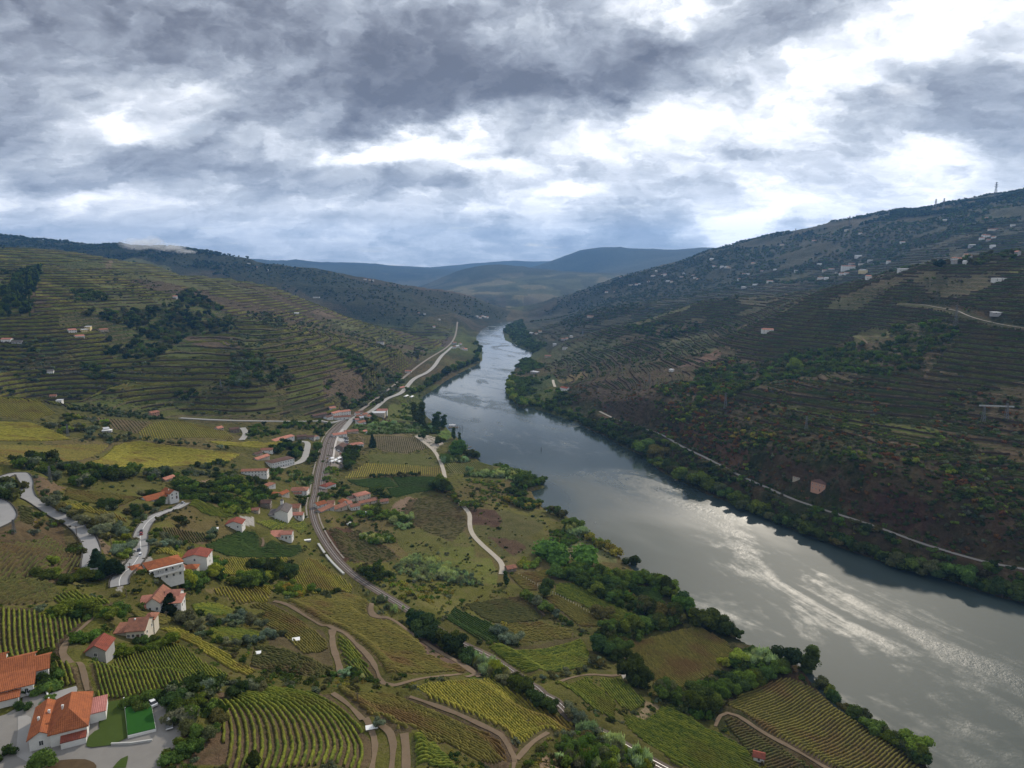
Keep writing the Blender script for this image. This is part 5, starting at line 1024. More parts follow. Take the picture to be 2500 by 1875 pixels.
# the gallery: a projecting slab and seven arches
W_ = 14.8
gal = MB().box(0, -1.7, 3.3, W_, -.02, 3.55).box(0, -1.7, 6.75, W_, -.02, 6.98).box(0, -1.7, 3.55, W_, -1.55, 4.3)
gal.build('gallery_slab', WHITE, ra)
for k in range(8):
    x = W_ * k / 7; MB().box(x - .16, -1.7, 4.3, x + .16, -1.4, 6.1).build('gallery_column', WHITE, ra)
for k in range(7):
    x0, x1 = W_ * k / 7 + .16, W_ * (k + 1) / 7 - .16; n = 8; P = []; cx, rr = (x0 + x1) / 2, (x1 - x0) / 2
    arc = [(cx - rr * math.cos(math.pi * q_ / n), 5.75 + rr * .85 * math.sin(math.pi * q_ / n)) for q_ in range(n + 1)]
    V = []; Fs = []
    for y in (-1.7, -1.45):
        V += [(x, y, z) for x, z in arc] + [(x, y, 6.75) for x, z in arc]
    for q_ in range(n):
        o1 = 2 * (n + 1); Fs += [(q_, q_ + 1, q_ + 1 + n + 1, q_ + n + 1), (o1 + q_ + 1, o1 + q_, o1 + q_ + n + 1, o1 + q_ + n + 2), (q_ + 1, q_, o1 + q_, o1 + q_ + 1)]
    MB().add(V, Fs).build('arch', WHITE, ra)
H('small white cottage with pale roof next to the arcaded house', b_(1450,1262), b_(1528,1225), 6, 3.6, 'gy', 1.3, WHITE, 'terra', 2, 1, 0, side=1)
H('tall white house with broad blank gable wall and red roofs right of the arcaded house', b_(1548,1178), b_(1742,1168), 10, 5.8, 'gy', 1.7, WHITE, 'red', 1, 2, 0, side=1)
H('small orange hipped garage in front of the blank white gable wall', b_(1560,1222), b_(1655,1212), 5, 2.8, 'hip', 1.5, BEIGE, 'orange', 1, 1, 0, name='garage', cat='garage', side=0)
H('long bright orange roofed house with a white gable at the end of the road', b_(1240,600), b_(1420,622), 11, 2.8, wings=lambda W: [(0, 0, W, 10, 2.8, 'gx', 2.3, dict(nwin=4, roof='orange')), (W + .2, -2.5, 6.5, 11, 4.6, 'gy', 2.0, dict(nwin=2, floors=2, roof='orange', chim=1))])
H('little orange roofed hut among the dark grove left of the white long house', b_(1397,435), b_(1484,435), 6, 2.8, 'gx', 1.4, BEIGE, 'salmon', 2, 1, 0, name='hut', cat='hut')
H('white house with red roof alone left of the church', c_(40,1185), c_(172,1178), 9, 3.6, 'gy', 2.0, WHITE, 'red', 2, 1, 0)
# manor and the group by the winding road
H('white two storey manor with long rows of windows and a dark burnt out roof', c_(432,672), c_(620,640), 13, 6.6, wings=lambda W: [(0, 0, W, 13, 6.6, 'hip', 1.2, dict(nwin=9, floors=2, side=4, roof='brown', over=.3))], cat='manor', name='manor_house')
H('long white two storey building with a low red roof below the manor', c_(170,752), c_(382,725), 8, 5.4, 'gx', 1.2, WHITE, 'terra', 8, 2, 0)
H('small orange roofed outbuilding left of the manor', c_(305,603), c_(412,595), 7, 2.8, 'gx', 1.6, BEIGE, 'salmon', 2, 1, 0)
H('dark roofed cottage behind the manor at the edge of the olive hedge', c_(335,545), c_(430,533), 7, 3.2, 'gx', 1.6, WHITE, 'terra', 2, 1, 0)
H('tiny dark roofed outhouse left of the orange outbuilding by the manor', c_(293,562), c_(352,560), 5, 2.6, 'gx', 1.2, BEIGE, 'brown', 1, 1, 0, name='outhouse', cat='shed')
H('wide low salmon roofed hall left of the railway above the bright vine strip', c_(455,440), c_(620,436), 11, 3.0, 'gx', 1.2, WHITE, 'salmon', 5, 1, 0, name='hall', cat='hall')
H('old stone house with collapsed brown roof beside the bend by the salmon hall', c_(640,425), c_(722,425), 8, 4.0, 'gx', 1.2, STONE, 'brown', 3, 1, 0)
H('grey old cottage between the stone house and the level crossing', c_(724,428), c_(785,426), 7, 3.4, 'gx', 1.4, GREYW, 'brown', 2, 1, 0)
H('little white house with bright salmon roof just left of the railway', c_(788,425), c_(832,422), 6, 3.0, 'gy', 1.4, WHITE, 'salmon', 1, 1, 0)
H('white cottage with dark red hipped roof below the stone terrace', c_(370,846), c_(460,840), 7, 3.4, 'hip', 1.8, WHITE, 'terra', 2, 1, 0)
H('bright orange roofed house with a cream veranda in the village middle', c_(455,915), c_(572,922), 9, 3.2, wings=lambda W: [(0, 3, W * .7, 9, 3.2, 'gy', 2.0, dict(nwin=2, roof='orange')), (W * .5, 0, W * .55, 6, 3.0, 'gx', 1.6, dict(nwin=2, roof='orange'))], wall=CREAM)
H('large white house with hipped terracotta roof nearest the railway on the left', c_(578,892), c_(722,872), 11, 4.6, wings=lambda W: [(0, 0, W, 11, 4.6, 'hip', 2.2, dict(nwin=5, floors=2, roof='terra')), (W * .1, -3, W * .6, 3, 2.6, 'mono', .8, dict(nwin=2, roof='terra'))])
H('long low brown roofed building above the churchyard', c_(235,995), c_(408,982), 7, 2.6, 'gx', 1.6, STONE, 'brown', 3, 1, 0)
H('pinkish roofed house right behind the church', c_(532,1020), c_(655,1008), 9, 3.2, 'gx', 2.2, BEIGE, 'terra', 3, 1, 1)
ch = H('white church with grey roof, big blank end wall and a low apse', c_(452,1122), c_(562,1108), 17, 7.0, wings=lambda W: [(0, 0, W, 17, 7.0, 'gy', 2.4, dict(nwin=0, side=3, roof='grey', base=-2, door=False)), (-5.2, 3, 5.0, 9, 4.2, 'mono', 1.8, dict(nwin=1, side=0, roof='grey', base=-2))], name='church', cat='church')
tw = MB().box(1.0, 16.2, 7, 3.2, 18.4, 11.5).build('bell_tower', WHITE, ch); solid_roof([(.8,16,11.7),(3.4,16,11.7),(3.4,18.6,11.7),(.8,18.6,11.7),(2.1,17.3,13.0)], [(0,1,4),(1,2,4),(2,3,4),(3,0,4)], .2).build('roof', RT['grey'], tw)
H('low salmon roofed house beside the church and the railway', c_(562,1068), c_(685,1058), 7, 2.8, 'gx', 1.4, WHITE, 'salmon', 4, 1, 0)
H('tiny red roofed shed left of the church among trees', c_(258,1048), c_(314,1044), 5, 2.4, 'gx', 1.1, BEIGE, 'terra', 1, 1, 0, name='shed', cat='shed')
H('angled cream and white house with salmon roofs in front of the small churchside vineyard', c_(405,1285), c_(585,1245), 7, 3.0, wings=lambda W: [(0, 0, W * .5, 9, 2.6, 'mono', 1.4, dict(nwin=2, roof='salmon', wall=CREAM)), (W * .5, 1.5, W * .52, 7, 3.6, 'gx', 1.6, dict(nwin=3, roof='salmon', wall=WHITE)), (-W * .35, 6.5, W * .36, 5, 2.6, 'gx', 1.2, dict(nwin=1, roof='salmon', wall=CREAM))])
H('white house with red hipped roof on the right of the railway by the market plots', c_(884,846), c_(970,842), 9, 3.8, 'hip', 1.9, WHITE, 'red', 3, 1, 0)
H('white cottage with orange roof, first of the row on the right of the railway', ZM([(180,1315)])[0], ZM([(290,1290)])[0], 7, 3.0, 'gx', 2.0, WHITE, 'orange', 2, 1, 0)
H('long grey house with small windows in the row below the market plots', ZM([(222,1368)])[0], ZM([(385,1352)])[0], 7, 3.2, 'gx', 1.6, GREYW, 'terra', 4, 1, 0)
H('pinkish roofed house in the middle of the row below the market plots', ZM([(390,1345)])[0], ZM([(545,1330)])[0], 8, 3.0, 'gx', 1.8, BEIGE, 'terra', 3, 1, 0)
H('white house with a row of small windows at the right end of the village row', ZM([(590,1340)])[0], ZM([(700,1330)])[0], 7, 3.6, 'gx', 1.6, WHITE, 'terra', 4, 1, 0)
H('white cottage with red roof set back behind the village row', ZM([(470,1275)])[0], ZM([(575,1268)])[0], 7, 2.8, 'gy', 1.6, WHITE, 'orange', 2, 1, 0)
H('big cream house with pale salmon hipped roof towering over the village row', ZM([(668,1235)])[0], ZM([(830,1210)])[0], 10, 6.0, wings=lambda W: [(0, 0, W, 10, 6.0, 'hip', 2.0, dict(nwin=3, floors=2, roof='salmon')), (-W * .45, 3, W * .42, 7, 4.4, 'gx', 1.4, dict(nwin=1, roof='brown'))], wall=CREAM)
H('long terracotta roof right behind the big cream house of the village row', ZM([(700,1275)])[0], ZM([(900,1250)])[0], 7, 2.4, 'gx', 1.4, BEIGE, 'terra', 4, 1, 0)
H('small pinkish roofed barn at the bare field right of the village row', ZM([(955,1260)])[0], ZM([(1050,1250)])[0], 6, 2.4, 'gx', 1.4, BEIGE, 'terra', 2, 1, 0, name='barn', cat='barn')
# station area
H('brown roofed goods shed with an arched gable door between tracks and car park', ZM([(392,602)])[0], ZM([(490,598)])[0], 14, 4.0, 'gy', 2.6, STONE, 'brown', 1, 1, 0, name='goods_shed', cat='shed', side=3, rz_=R(-6), W_=9.5)
H('house with shiny salmon hipped roof below the pale brown vineyard', ZM([(598,560)])[0], ZM([(745,560)])[0], 10, 3.0, 'hip', 1.9, WHITE, 'salmon', 3, 1, 0)
H('orange roofed station house beside the tracks', ZM([(375,440)])[0], ZM([(540,432)])[0], 9, 3.2, 'gx', 1.8, WHITE, 'salmon', 4, 1, 0, cat='station', name='station_house')
H('terracotta roofed house behind the station house', ZM([(520,400)])[0], ZM([(680,398)])[0], 8, 3.2, 'gx', 1.8, BEIGE, 'terra', 3, 1, 0)
H('tiny salmon roofed hut between cane field and pale brown vineyard', ZM([(748,390)])[0], ZM([(790,388)])[0], 6, 2.6, 'gx', 1.2, WHITE, 'salmon', 1, 1, 0, name='hut', cat='hut')
for (x0, x1, y, h, lab, wl, rf_, d) in [
    (375, 470, 185, 5.5, 'left house of the salmon roofed row at the railway bend', WHITE, 'salmon', 9), (472, 585, 175, 6.0, 'right house of the salmon roofed row at the railway bend', WHITE, 'salmon', 9),
    (380, 580, 222, 3.4, 'long white house with salmon roof right against the railway bend', WHITE, 'terra', 6), (300, 372, 228, 4.6, 'plain white house at the left end of the railway bend houses', WHITE, 'brown', 7),
    (335, 405, 108, 3.2, 'small red roofed house uphill of the railway bend', WHITE, 'salmon', 7), (130, 298, 200, 4.0, 'long roofless ruin with a row of empty windows by the foot road', STONE, 'brown', 7),
    (650, 735, 215, 3.4, 'dark roofed house wedged between railway and road at the bend', BEIGE, 'terra', 8), (745, 800, 190, 3.6, 'small house with white gable beyond the railway bend', WHITE, 'terra', 8),
    (690, 775, 285, 3.2, 'low house with mixed white and red roofs below the railway bend', WHITE, 'terra', 8), (700, 748, 222, 2.6, 'hut with pale sheet roof below the railway bend', WHITE, 'sheet', 5),
    (652, 702, 176, 3.6, 'first of three small dark roofed houses behind the railway bend', WHITE, 'terra', 7), (704, 742, 160, 3.4, 'second of three small dark roofed houses behind the railway bend', BEIGE, 'brown', 7), (800, 838, 214, 3.6, 'third of three small dark roofed houses beside the beige warehouse', WHITE, 'terra', 7),
    (642, 688, 252, 3.0, 'small salmon roofed house just right of the fork of railway and road', WHITE, 'salmon', 6), (292, 378, 1300, 3.2, 'brown roofed house behind the long grey house of the village row', BEIGE, 'terra', 7), (556, 604, 1292, 3.0, 'little salmon roof squeezed between two houses of the village row', WHITE, 'salmon', 6),
    (838, 912, 1246, 2.8, 'brown roofed barn between the big cream house and the bare field', STONE, 'brown', 7)]:
    H(lab, ZM([(x0, y)])[0], ZM([(x1, y - 4)])[0], d, h, 'gx', 1.7, wl, rf_, 4, 1 if h < 5 else 2, 0, side=1)
H('large beige walled warehouse with salmon roof at the far end of the cane field', ZM([(835,215)])[0], ZM([(1000,150)])[0], 16, 5.0, wings=lambda W: [(0, 0, W, 16, 5.0, 'flat', 0, dict(nwin=2, roof='sheet', wall=BEIGE)), (W * .3, 16.5, W * .8, 9, 5.5, 'gx', 2.2, dict(nwin=3, roof='salmon'))], cat='warehouse', name='warehouse', Wm=30)
# shed at the end of the gravel lane, hut by the bottom right vineyard, villa on the far bank
H('rusty roofed open shed at the end of the gravel lane', ZN([(850,75)])[0], ZN([(940,60)])[0], 6, 2.6, 'gx', 1.3, STONE, 'terra', 1, 1, 0, name='shed', cat='shed', side=0)
H('little white hut with red roof between the vineyards at the bottom edge', ZQ([(915,690)])[0], ZQ([(985,715)])[0], 4, 2.2, 'gx', 1.0, WHITE, 'red', 1, 1, 0, name='hut', cat='hut', side=0)
H('pink villa with brown hipped roof above the far bank road', ZK([(928,672)])[0], ZK([(1035,672)])[0], 11, 8.0, 'hip', 2.4, PINKW, 'brown', 4, 2, 0, cat='villa', name='villa', side=3, rz_=R(-56), W_=15, lift=5.0)
H('roofless beige ruin up left of the pink villa', ZK([(822,583)])[0], ZK([(878,586)])[0], 6, 3.2, 'flat', 0, BEIGE, 'brown', 2, 1, 0, name='ruin', cat='ruin', rz_=R(-56), W_=8, lift=2.0)
# houses on the left hill
for (lab, u0, u1, v, h, wl, rf_, d, fl) in [
    ('red roofed house, leftmost of the hamlet under the wood on the left hill', 169, 188, 814, 6, WHITE, 'salmon', 9, 2), ('upper yellow house of the hamlet under the wood', 208, 219, 805, 6, YEL, 'sheet', 8, 2), ('lower yellow house of the hamlet under the wood', 201, 216, 813, 6, YEL, 'sheet', 8, 2),
    ('low white house with red roofs at the bottom of the hamlet under the wood', 185, 207, 826, 4, WHITE, 'salmon', 9, 1), ('brown roofed house right of the hamlet under the wood', 246, 265, 810, 4, BEIGE, 'terra', 9, 1),
    ('white house with salmon roof at the left edge of the left hill', 2, 26, 836, 5, WHITE, 'salmon', 9, 1), ('grey roofless walls beside the house at the left edge of the left hill', 28, 53, 839, 3, GREYW, 'grey', 9, 1),
    ('white ruined farmhouse alone in the olive terraces', 115, 131, 914, 5, WHITE, 'grey', 8, 1), ('small terracotta roof in the trees above the left domed vineyard', 121, 137, 972, 3, BEIGE, 'terra', 7, 1),
    ('tiny white house just above the left domed vineyard', 138, 149, 986, 4, WHITE, 'sheet', 6, 1), ('pink chapel like house with red hipped roof by the foot road', 371, 390, 1018, 6, PINKW, 'terra', 9, 2),
    ('lonely white house with red roof at the wood edge high on the left hill', 422, 431, 728, 4, WHITE, 'salmon', 8, 1), ('orange roofed farm on the ridge of the left hill above the river', 897, 915, 793, 5, WHITE, 'orange', 10, 1),
    ('white low building right of the ridge farm', 920, 934, 799, 3, WHITE, 'sheet', 7, 1), ('small salmon roofed house above the far railway cutting', 989, 1004, 910, 3.4, WHITE, 'salmon', 7, 1), ('orange roofed hut beside the far road', 978, 989, 950, 3, BEIGE, 'salmon', 6, 1),
    ('white farmhouse high on the brown shoulder of the left hill', 764, 779, 728, 5, WHITE, 'grey', 10, 1), ('white ruined walls on the terraces above the river bend', 918, 937, 839, 4, WHITE, 'grey', 8, 1),
    ('white house by a small road on the shoulder of the left hill', 780, 790, 749, 4, WHITE, 'sheet', 7, 1), ('long white farm building on the left hill crest', 682, 720, 711, 4, WHITE, 'sheet', 9, 1),
    ('white roofed hut in the orchard left of the domed vineyard', 255, 268, 1054, 3, WHITE, 'sheet', 6, 1), ('red roofed cottage at the top of the left knoll road', 533, 546, 1051, 3, BEIGE, 'salmon', 7, 1), ('ruined stone house beside the top of the left knoll road', 563, 585, 1056, 4, STONE, 'brown', 7, 1),
    ('white house with red roof on the river point across the water', 1367, 1383, 954, 5, WHITE, 'red', 10, 1), ('grey roofed house near the green point across the water', 1295, 1310, 912, 4, GREYW, 'sheet', 9, 1),
    ('brown roofed long house beside the river lane across the water', 1330, 1346, 873, 4, BEIGE, 'terra', 9, 1), ('tiny white field house below the red soil patch', 1633, 1641, 908, 4, WHITE, 'sheet', 6, 1),
    ('white house with red roof alone on the near right slope', 1862, 1888, 812, 6, WHITE, 'salmon', 10, 2), ('tall ruin with red roof on the dark slope across the river', 1433, 1446, 776, 6, BEIGE, 'terra', 9, 2),
    ('large white villa with terrace near the right edge', 2433, 2462, 686, 4, WHITE, 'sheet', 12, 2), ('low greenhouse with pale roof near the right edge', 2430, 2462, 768, 2, GREYW, 'sheet', 10, 1), ('white house with grey roof peeping over the near right crest', 2197, 2217, 663, 5, WHITE, 'sheet', 9, 1)]:
    H(lab, (u0, v), (u1, v), d, h, 'gx' if rf_ != 'sheet' else 'mono', 1.8 if rf_ != 'sheet' else .6, wl, rf_, 3, fl, 0, detail=False, side=0, Wm=35)
# scattered villages
VJ = [(1015,347,26),(1110,364,22),(800,415,40),(580,443,30),(1395,427,32),(1675,275,34),(2015,338,74),(1930,405,30),(1965,388,36),(2000,395,30),(1975,412,26),(1945,380,24),(1865,455,40),(2005,456,30),(2155,512,28),
      (1095,526,48),(1175,549,36),(1730,549,36),(1783,549,28),(1825,530,26),(1850,528,22),(1805,573,26),(1748,573,26),(1300,565,26),(1115,575,34),(825,575,34),(378,568,24),(1050,570,44),(868,615,34),(905,610,44),(955,632,32),(985,640,40),(1020,638,36),
      (1165,672,36),(840,670,40),(880,670,30),(675,618,26),(438,620,20),(318,640,24),(355,638,36),(525,610,18),(290,676,20),(400,712,42),(498,694,46),(315,734,34),(105,540,34),(118,588,22),(145,590,24),(172,592,26),(200,594,26),(222,596,18),(2140,312,28),(1960,265,16)]
VI = [(1205,438,34),(1255,436,28),(1275,434,16),(1350,412,28),(1440,358,34),(1480,362,30),(1620,350,22),(1610,380,34),(1700,366,24),(1712,382,26),(1730,392,20),(1495,408,26),(1532,415,26),(1380,368,32),(1478,352,24),(1020,497,24),(1085,493,18),(1845,236,34),(1860,295,28),(1890,298,26),(1925,300,28),(1965,304,20),(1095,385,44),(1130,380,24),(1410,332,20),
      (620,905,34),(680,868,30),(715,860,26),(745,846,22),(690,940,26),(500,806,20),(470,822,16),(430,815,20)]
VH = [(1905,835,34),(1930,860,30),(1900,868,26),(1955,840,18),(1975,878,30),(2000,885,26),(2095,605,22),(2120,615,24),(2140,600,20),(2160,610,24),(2180,612,20),(1150,290,24),(1185,296,20),(1215,302,16),(1730,695,22),(1600,575,16),(1650,583,22),(1775,632,20),(230,190,20),(325,215,16),(170,155,20)]
k_ = 0
ONES = ['', 'first', 'second', 'third', 'fourth', 'fifth', 'sixth', 'seventh', 'eighth', 'ninth', 'tenth', 'eleventh', 'twelfth', 'thirteenth', 'fourteenth', 'fifteenth', 'sixteenth', 'seventeenth', 'eighteenth', 'nineteenth']
def ordinal(n): return ONES[n] if n < 20 else (['twentieth', 'thirtieth', 'fortieth', 'fiftieth'][n // 10 - 2] if n % 10 == 0 else ['twenty', 'thirty', 'forty', 'fifty'][n // 10 - 2] + ' ' + ONES[n % 10])
WN = ['white', 'cream', 'white', 'grey', 'white']; RN = {'terra': 'brown', 'sheet': 'pale', 'grey': 'grey', 'salmon': 'reddish', 'orange': 'orange'}
for Z_f, lst, lab, grp in ((ZJ, VJ, 'in the upper right mountain village', 'village houses scattered over the right mountain'), (ZI, VI, 'on the far right slope', 'hamlet houses on the far right slope'), (ZH, VH, 'near the far river bend', 'houses near the far river bend')):
    for n_, (x, y, w) in enumerate(sorted(lst)):
        u, v = Z_f([(x, y)])[0]; sc_ = {ZJ: 2.765, ZI: 3.191, ZH: 3.456}[Z_f]; wp_ = w / sc_ * .8; k_ += 1
        rf_ = ['terra', 'sheet', 'terra', 'grey', 'salmon', 'sheet', 'terra'][k_ % 7]
        if lst is VJ and 1925 <= x <= 2005 and 375 < y < 420: rf_ = 'orange'
        H('%s house with %s roof, %s from the left %s' % (WN[k_ % 5], RN[rf_], ordinal(n_ + 1), lab), (u - wp_ / 2, v), (u + wp_ / 2, v), 8 + k_ % 4, 5.0 + k_ % 3, 'gx', 1.6, [WHITE, CREAM, WHITE, GREYW, WHITE][k_ % 5], rf_, 3, 1 + k_ % 2, 0, group=grp, detail=False, side=0, Wm=30)
H('tall white church like block in the middle of the mountain village', ZJ([(990,610)])[0], ZJ([(1070,610)])[0], 14, 14, 'gx', 3, WHITE, 'terra', 6, 3, 0, detail=False, side=0, Wm=60, cat='church', name='church')
H('big yellow building right of the white block in the mountain village', ZJ([(1092,634)])[0], ZJ([(1137,634)])[0], 12, 12, 'gx', 1.5, YEL, 'sheet', 4, 3, 0, detail=False, side=0, Wm=60)
print('houses', NH[0])
# ------------------------------------------------------------------ foliage
def leaf_mat(name, source):
    m, g = mat(name); P = g.node('ShaderNodeNewGeometry').outputs['Position']
    base = g.node('ShaderNodeObjectInfo').outputs['Color'] if source == 'object' else g.node('ShaderNodeAttribute', attribute_name='tint', attribute_type='INSTANCER').outputs['Color']
    n = g.noise(P, .5, 3, .6); n2_ = g.noise(P, 2.3, 2, .6)
    k = g.m('MULTIPLY', g.mr(n, .3, .7, .7, 1.3), g.mr(n2_, .25, .75, .6, 1.4))
    c = g.vm('SCALE', base, scale=k)
    c = g.mix(g.mr(n2_, .55, .75, 0, .35), c, g.vm('MULTIPLY', c, (1.9, 1.5, .8)))
    d = g.node('ShaderNodeBsdfDiffuse', {'Color': c}); t = g.node('ShaderNodeBsdfTranslucent', {'Color': g.vm('MULTIPLY', c, (1.2, 1.35, .7))})
    ms_ = g.node('ShaderNodeMixShader', {0: .28, 1: d.outputs[0], 2: t.outputs[0]})
    g.l.new(ms_.outputs[0], g.node('ShaderNodeOutputMaterial').inputs['Surface']); return m
LEAFO, LEAFI = leaf_mat('leaves', 'object'), leaf_mat('leaves_massed', 'instancer')
BARK = plain('bark', (.11, .085, .065), .95, .3, 1.5, 6)
_ico = None
def ico():
    global _ico
    if _ico is None:
        import bmesh
        bm = bmesh.new(); bmesh.ops.create_icosphere(bm, subdivisions=2, radius=1); _ico = (np.array([v.co[:] for v in bm.verts]), np.array([[v.index for v in f.verts] for f in bm.faces])); bm.free()
    return _ico
_ico1 = None
def ico1():
    global _ico1
    if _ico1 is None:
        import bmesh
        bm = bmesh.new(); bmesh.ops.create_icosphere(bm, subdivisions=1, radius=1); _ico1 = (np.array([v.co[:] for v in bm.verts]), np.array([[v.index for v in f.verts] for f in bm.faces])); bm.free()
    return _ico1
def crown_mesh(name, seed, lobes, leaves, size, shape='round', m=LEAFO, core=True, low=False):
    """unit crown (radius 1, foot at z 0): displaced lobes inside a shell of leaf clumps"""
    r = np.random.default_rng(seed); V = []; T = []; n = 0; iv, it = ico1() if low else ico()
    for L in range(lobes):
        if shape == 'round': c = np.array([r.normal(0, .42), r.normal(0, .42), r.uniform(.55, 1.35)]); R_ = r.uniform(.42, .62)
        elif shape == 'tall': t = (L + .5) / lobes; c = np.array([r.normal(0, .13), r.normal(0, .13), .35 + 2.9 * t]); R_ = .52 * (1 - .55 * abs(t - .4)) * r.uniform(.85, 1.1)
        elif shape == 'cone': t = L / lobes; c = np.array([r.normal(0, .06), r.normal(0, .06), .3 + 2.3 * t]); R_ = .85 * (1 - t) + .12
        elif shape == 'bush': c = np.array([r.normal(0, .5), r.normal(0, .5), r.uniform(.15, .6)]); R_ = r.uniform(.35, .6)
        elif shape == 'cane': c = np.array([r.normal(0, .6), r.normal(0, .6), r.uniform(.3, .8)]); R_ = r.uniform(.3, .45)
        sq = np.array([1, 1, .8 if shape in ('round', 'bush') else 1.0])
        if core:
            d = 1 + .28 * (2 * r.random(len(iv)) - 1); V.append(c + iv * sq * (R_ * .86 * d)[:, None]); T.append(it + n); n += len(iv)
        dirs = r.normal(size=(leaves, 3)); dirs /= np.linalg.norm(dirs, axis=1)[:, None]; dirs[:, 2] = np.where(dirs[:, 2] < -.5, -dirs[:, 2], dirs[:, 2])
        C_ = c + dirs * sq * R_ * r.uniform(.82, 1.16, (leaves, 1))
        nr = dirs + r.normal(0, .45, (leaves, 3)); nr /= np.linalg.norm(nr, axis=1)[:, None]
        if shape == 'cane': up = np.tile([0, 0, 1.0], (leaves, 1)) + r.normal(0, .25, (leaves, 3)); a1 = up; b1 = np.cross(up, nr); b1 /= np.linalg.norm(b1, axis=1)[:, None] + 1e-9; sa, sb = size * 2.6, size * .45
        else: a1 = np.cross(nr, r.normal(size=(leaves, 3))); a1 /= np.linalg.norm(a1, axis=1)[:, None]; b1 = np.cross(nr, a1); sa = sb = size
        s1 = sa * r.uniform(.6, 1.3, (leaves, 1)); s2 = sb * r.uniform(.6, 1.3, (leaves, 1))
        q_ = np.stack([C_ - a1 * s1 * .9, C_ + b1 * s2 * .8 + nr * s2 * .25, C_ + a1 * s1, C_ - b1 * s2 * .8 + nr * s2 * .25], 1).reshape(-1, 3)
        V.append(q_); k = np.arange(leaves) * 4 + n; T.append(np.concatenate([np.stack([k, k + 1, k + 2], -1), np.stack([k, k + 2, k + 3], -1)])); n += leaves * 4
    me = to_mesh(name, np.vstack(V), None, np.vstack(T), smooth_=False); me.materials.append(m); return me
def trunk_mesh(seed, tall=False):
    r = np.random.default_rng(seed); mb = MB(); h = 1.0
    mb.cyl((0, 0, -.25), (r.normal(0, .04), r.normal(0, .04), .45), .085, .06, 7)
    for k in range(4):
        t = 2 * math.pi * k / 4 + r.uniform(-.4, .4); mb.cyl((0, 0, .35), (.38 * math.cos(t), .38 * math.sin(t), .85 + .2 * r.random()), .045, .018, 5)
    me = mb.mesh('trunk'); me.materials.append(BARK); return me
TRUNKS = [trunk_mesh(s) for s in range(3)]
CR = {'round': [crown_mesh('crown', s, 9, 105, .115) for s in range(4)], 'olive': [crown_mesh('crown', 20 + s, 7, 110, .085) for s in range(3)], 'tall': [crown_mesh('crown', 40 + s, 8, 90, .10, 'tall') for s in range(2)],
      'cone': [crown_mesh('crown', 60, 8, 80, .10, 'cone')], 'bush': [crown_mesh('foliage', 80 + s, 7, 80, .11, 'bush') for s in range(3)], 'cane': [crown_mesh('foliage', 90 + s, 9, 95, .10, 'cane') for s in range(2)]}
TC = {'dark': (.042, .062, .019), 'mid': (.072, .105, .024), 'green': (.078, .125, .024), 'lime': (.160, .200, .034), 'olive': (.120, .138, .088), 'cane': (.235, .290, .150), 'yellow': (.22, .19, .04), 'rust': (.15, .072, .030), 'conifer': (.018, .034, .018), 'dull': (.080, .082, .034)}
def tree(u, v, hpx, kind, colr, label, cat='tree', group=None, ratio=1.0, seed=None, world=None):
    """a tree whose foot is at the pixel and whose height is hpx photo pixels tall"""
    P = hits([(u, v)])[0] if world is None else world; dist = math.hypot(P[0], P[1]); r = random.Random(int(u * 7 + v * 13))
    Ht = hpx / F * dist * 1.02
    base = {'round': 1.95, 'olive': 1.95, 'bush': 1.25, 'cane': 1.35, 'tall': 3.5, 'cone': 2.75}[kind]; s = Ht / base
    nm = {'bush': 'bush', 'cane': 'cane_clump'}.get(kind, {'olive': 'olive_tree', 'tall': 'poplar_tree', 'cone': 'conifer_tree'}.get(kind, 'broadleaf_tree'))
    root = empty(nm, (P[0], P[1], P[2] - .1), r.uniform(0, 6.28), label, cat, group); cm = r.choice(CR[kind])
    o = place('foliage' if kind in ('bush', 'cane') else 'crown', cm, root, (0, 0, 0), 0, (s * ratio, s * ratio, s))
    c = TC[colr]; j = r.uniform(.85, 1.6); w = r.uniform(-.18, .22); o.color = (c[0] * j * (1 + w), c[1] * j, c[2] * j * (1 - w), 1)
    if kind not in ('bush', 'cane'): place('trunk', r.choice(TRUNKS), root, (0, 0, 0), 0, (s, s, s * (.9 if kind != 'tall' else 1.4)))
    return root
LATER = []
ORD = ['first', 'second', 'third', 'fourth', 'fifth', 'sixth', 'seventh', 'eighth', 'ninth', 'tenth', 'eleventh', 'twelfth', 'thirteenth', 'fourteenth', 'fifteenth', 'sixteenth']
def row_of(pts, n, hpx, kind, cols, desc, frm, cat='tree', group=None, jit=4, ratio=1.0):
    L = resample(np.array(pts, float), 1); r = random.Random(int(pts[0][0] + pts[0][1] * 3))
    if kind == 'round' and hpx <= 28 and pts[0][1] < 1420:      # small far trees join the massed growth
        m_ = n * 2; px = [tuple(L[int((k + .5) / m_ * (len(L) - 1))] + np.array([r.uniform(-jit, jit), r.uniform(-jit, jit) * .6])) for k in range(m_)]
        P = hits(px); LATER.append((P, cols, hpx / F * float(np.hypot(P[:, 0], P[:, 1]).mean()))); return
    for k in range(n):
        p = L[int((k + .5) / n * (len(L) - 1))]
        lab = '%s, %s from %s' % (desc, ORD[k], frm) if n <= 16 else desc
        tree(p[0] + r.uniform(-jit, jit), p[1] + r.uniform(-jit, jit) * .6, hpx * r.uniform(.6, 1.25), kind, cols[k % len(cols)], lab, cat, group or desc, ratio * r.uniform(.8, 1.25))
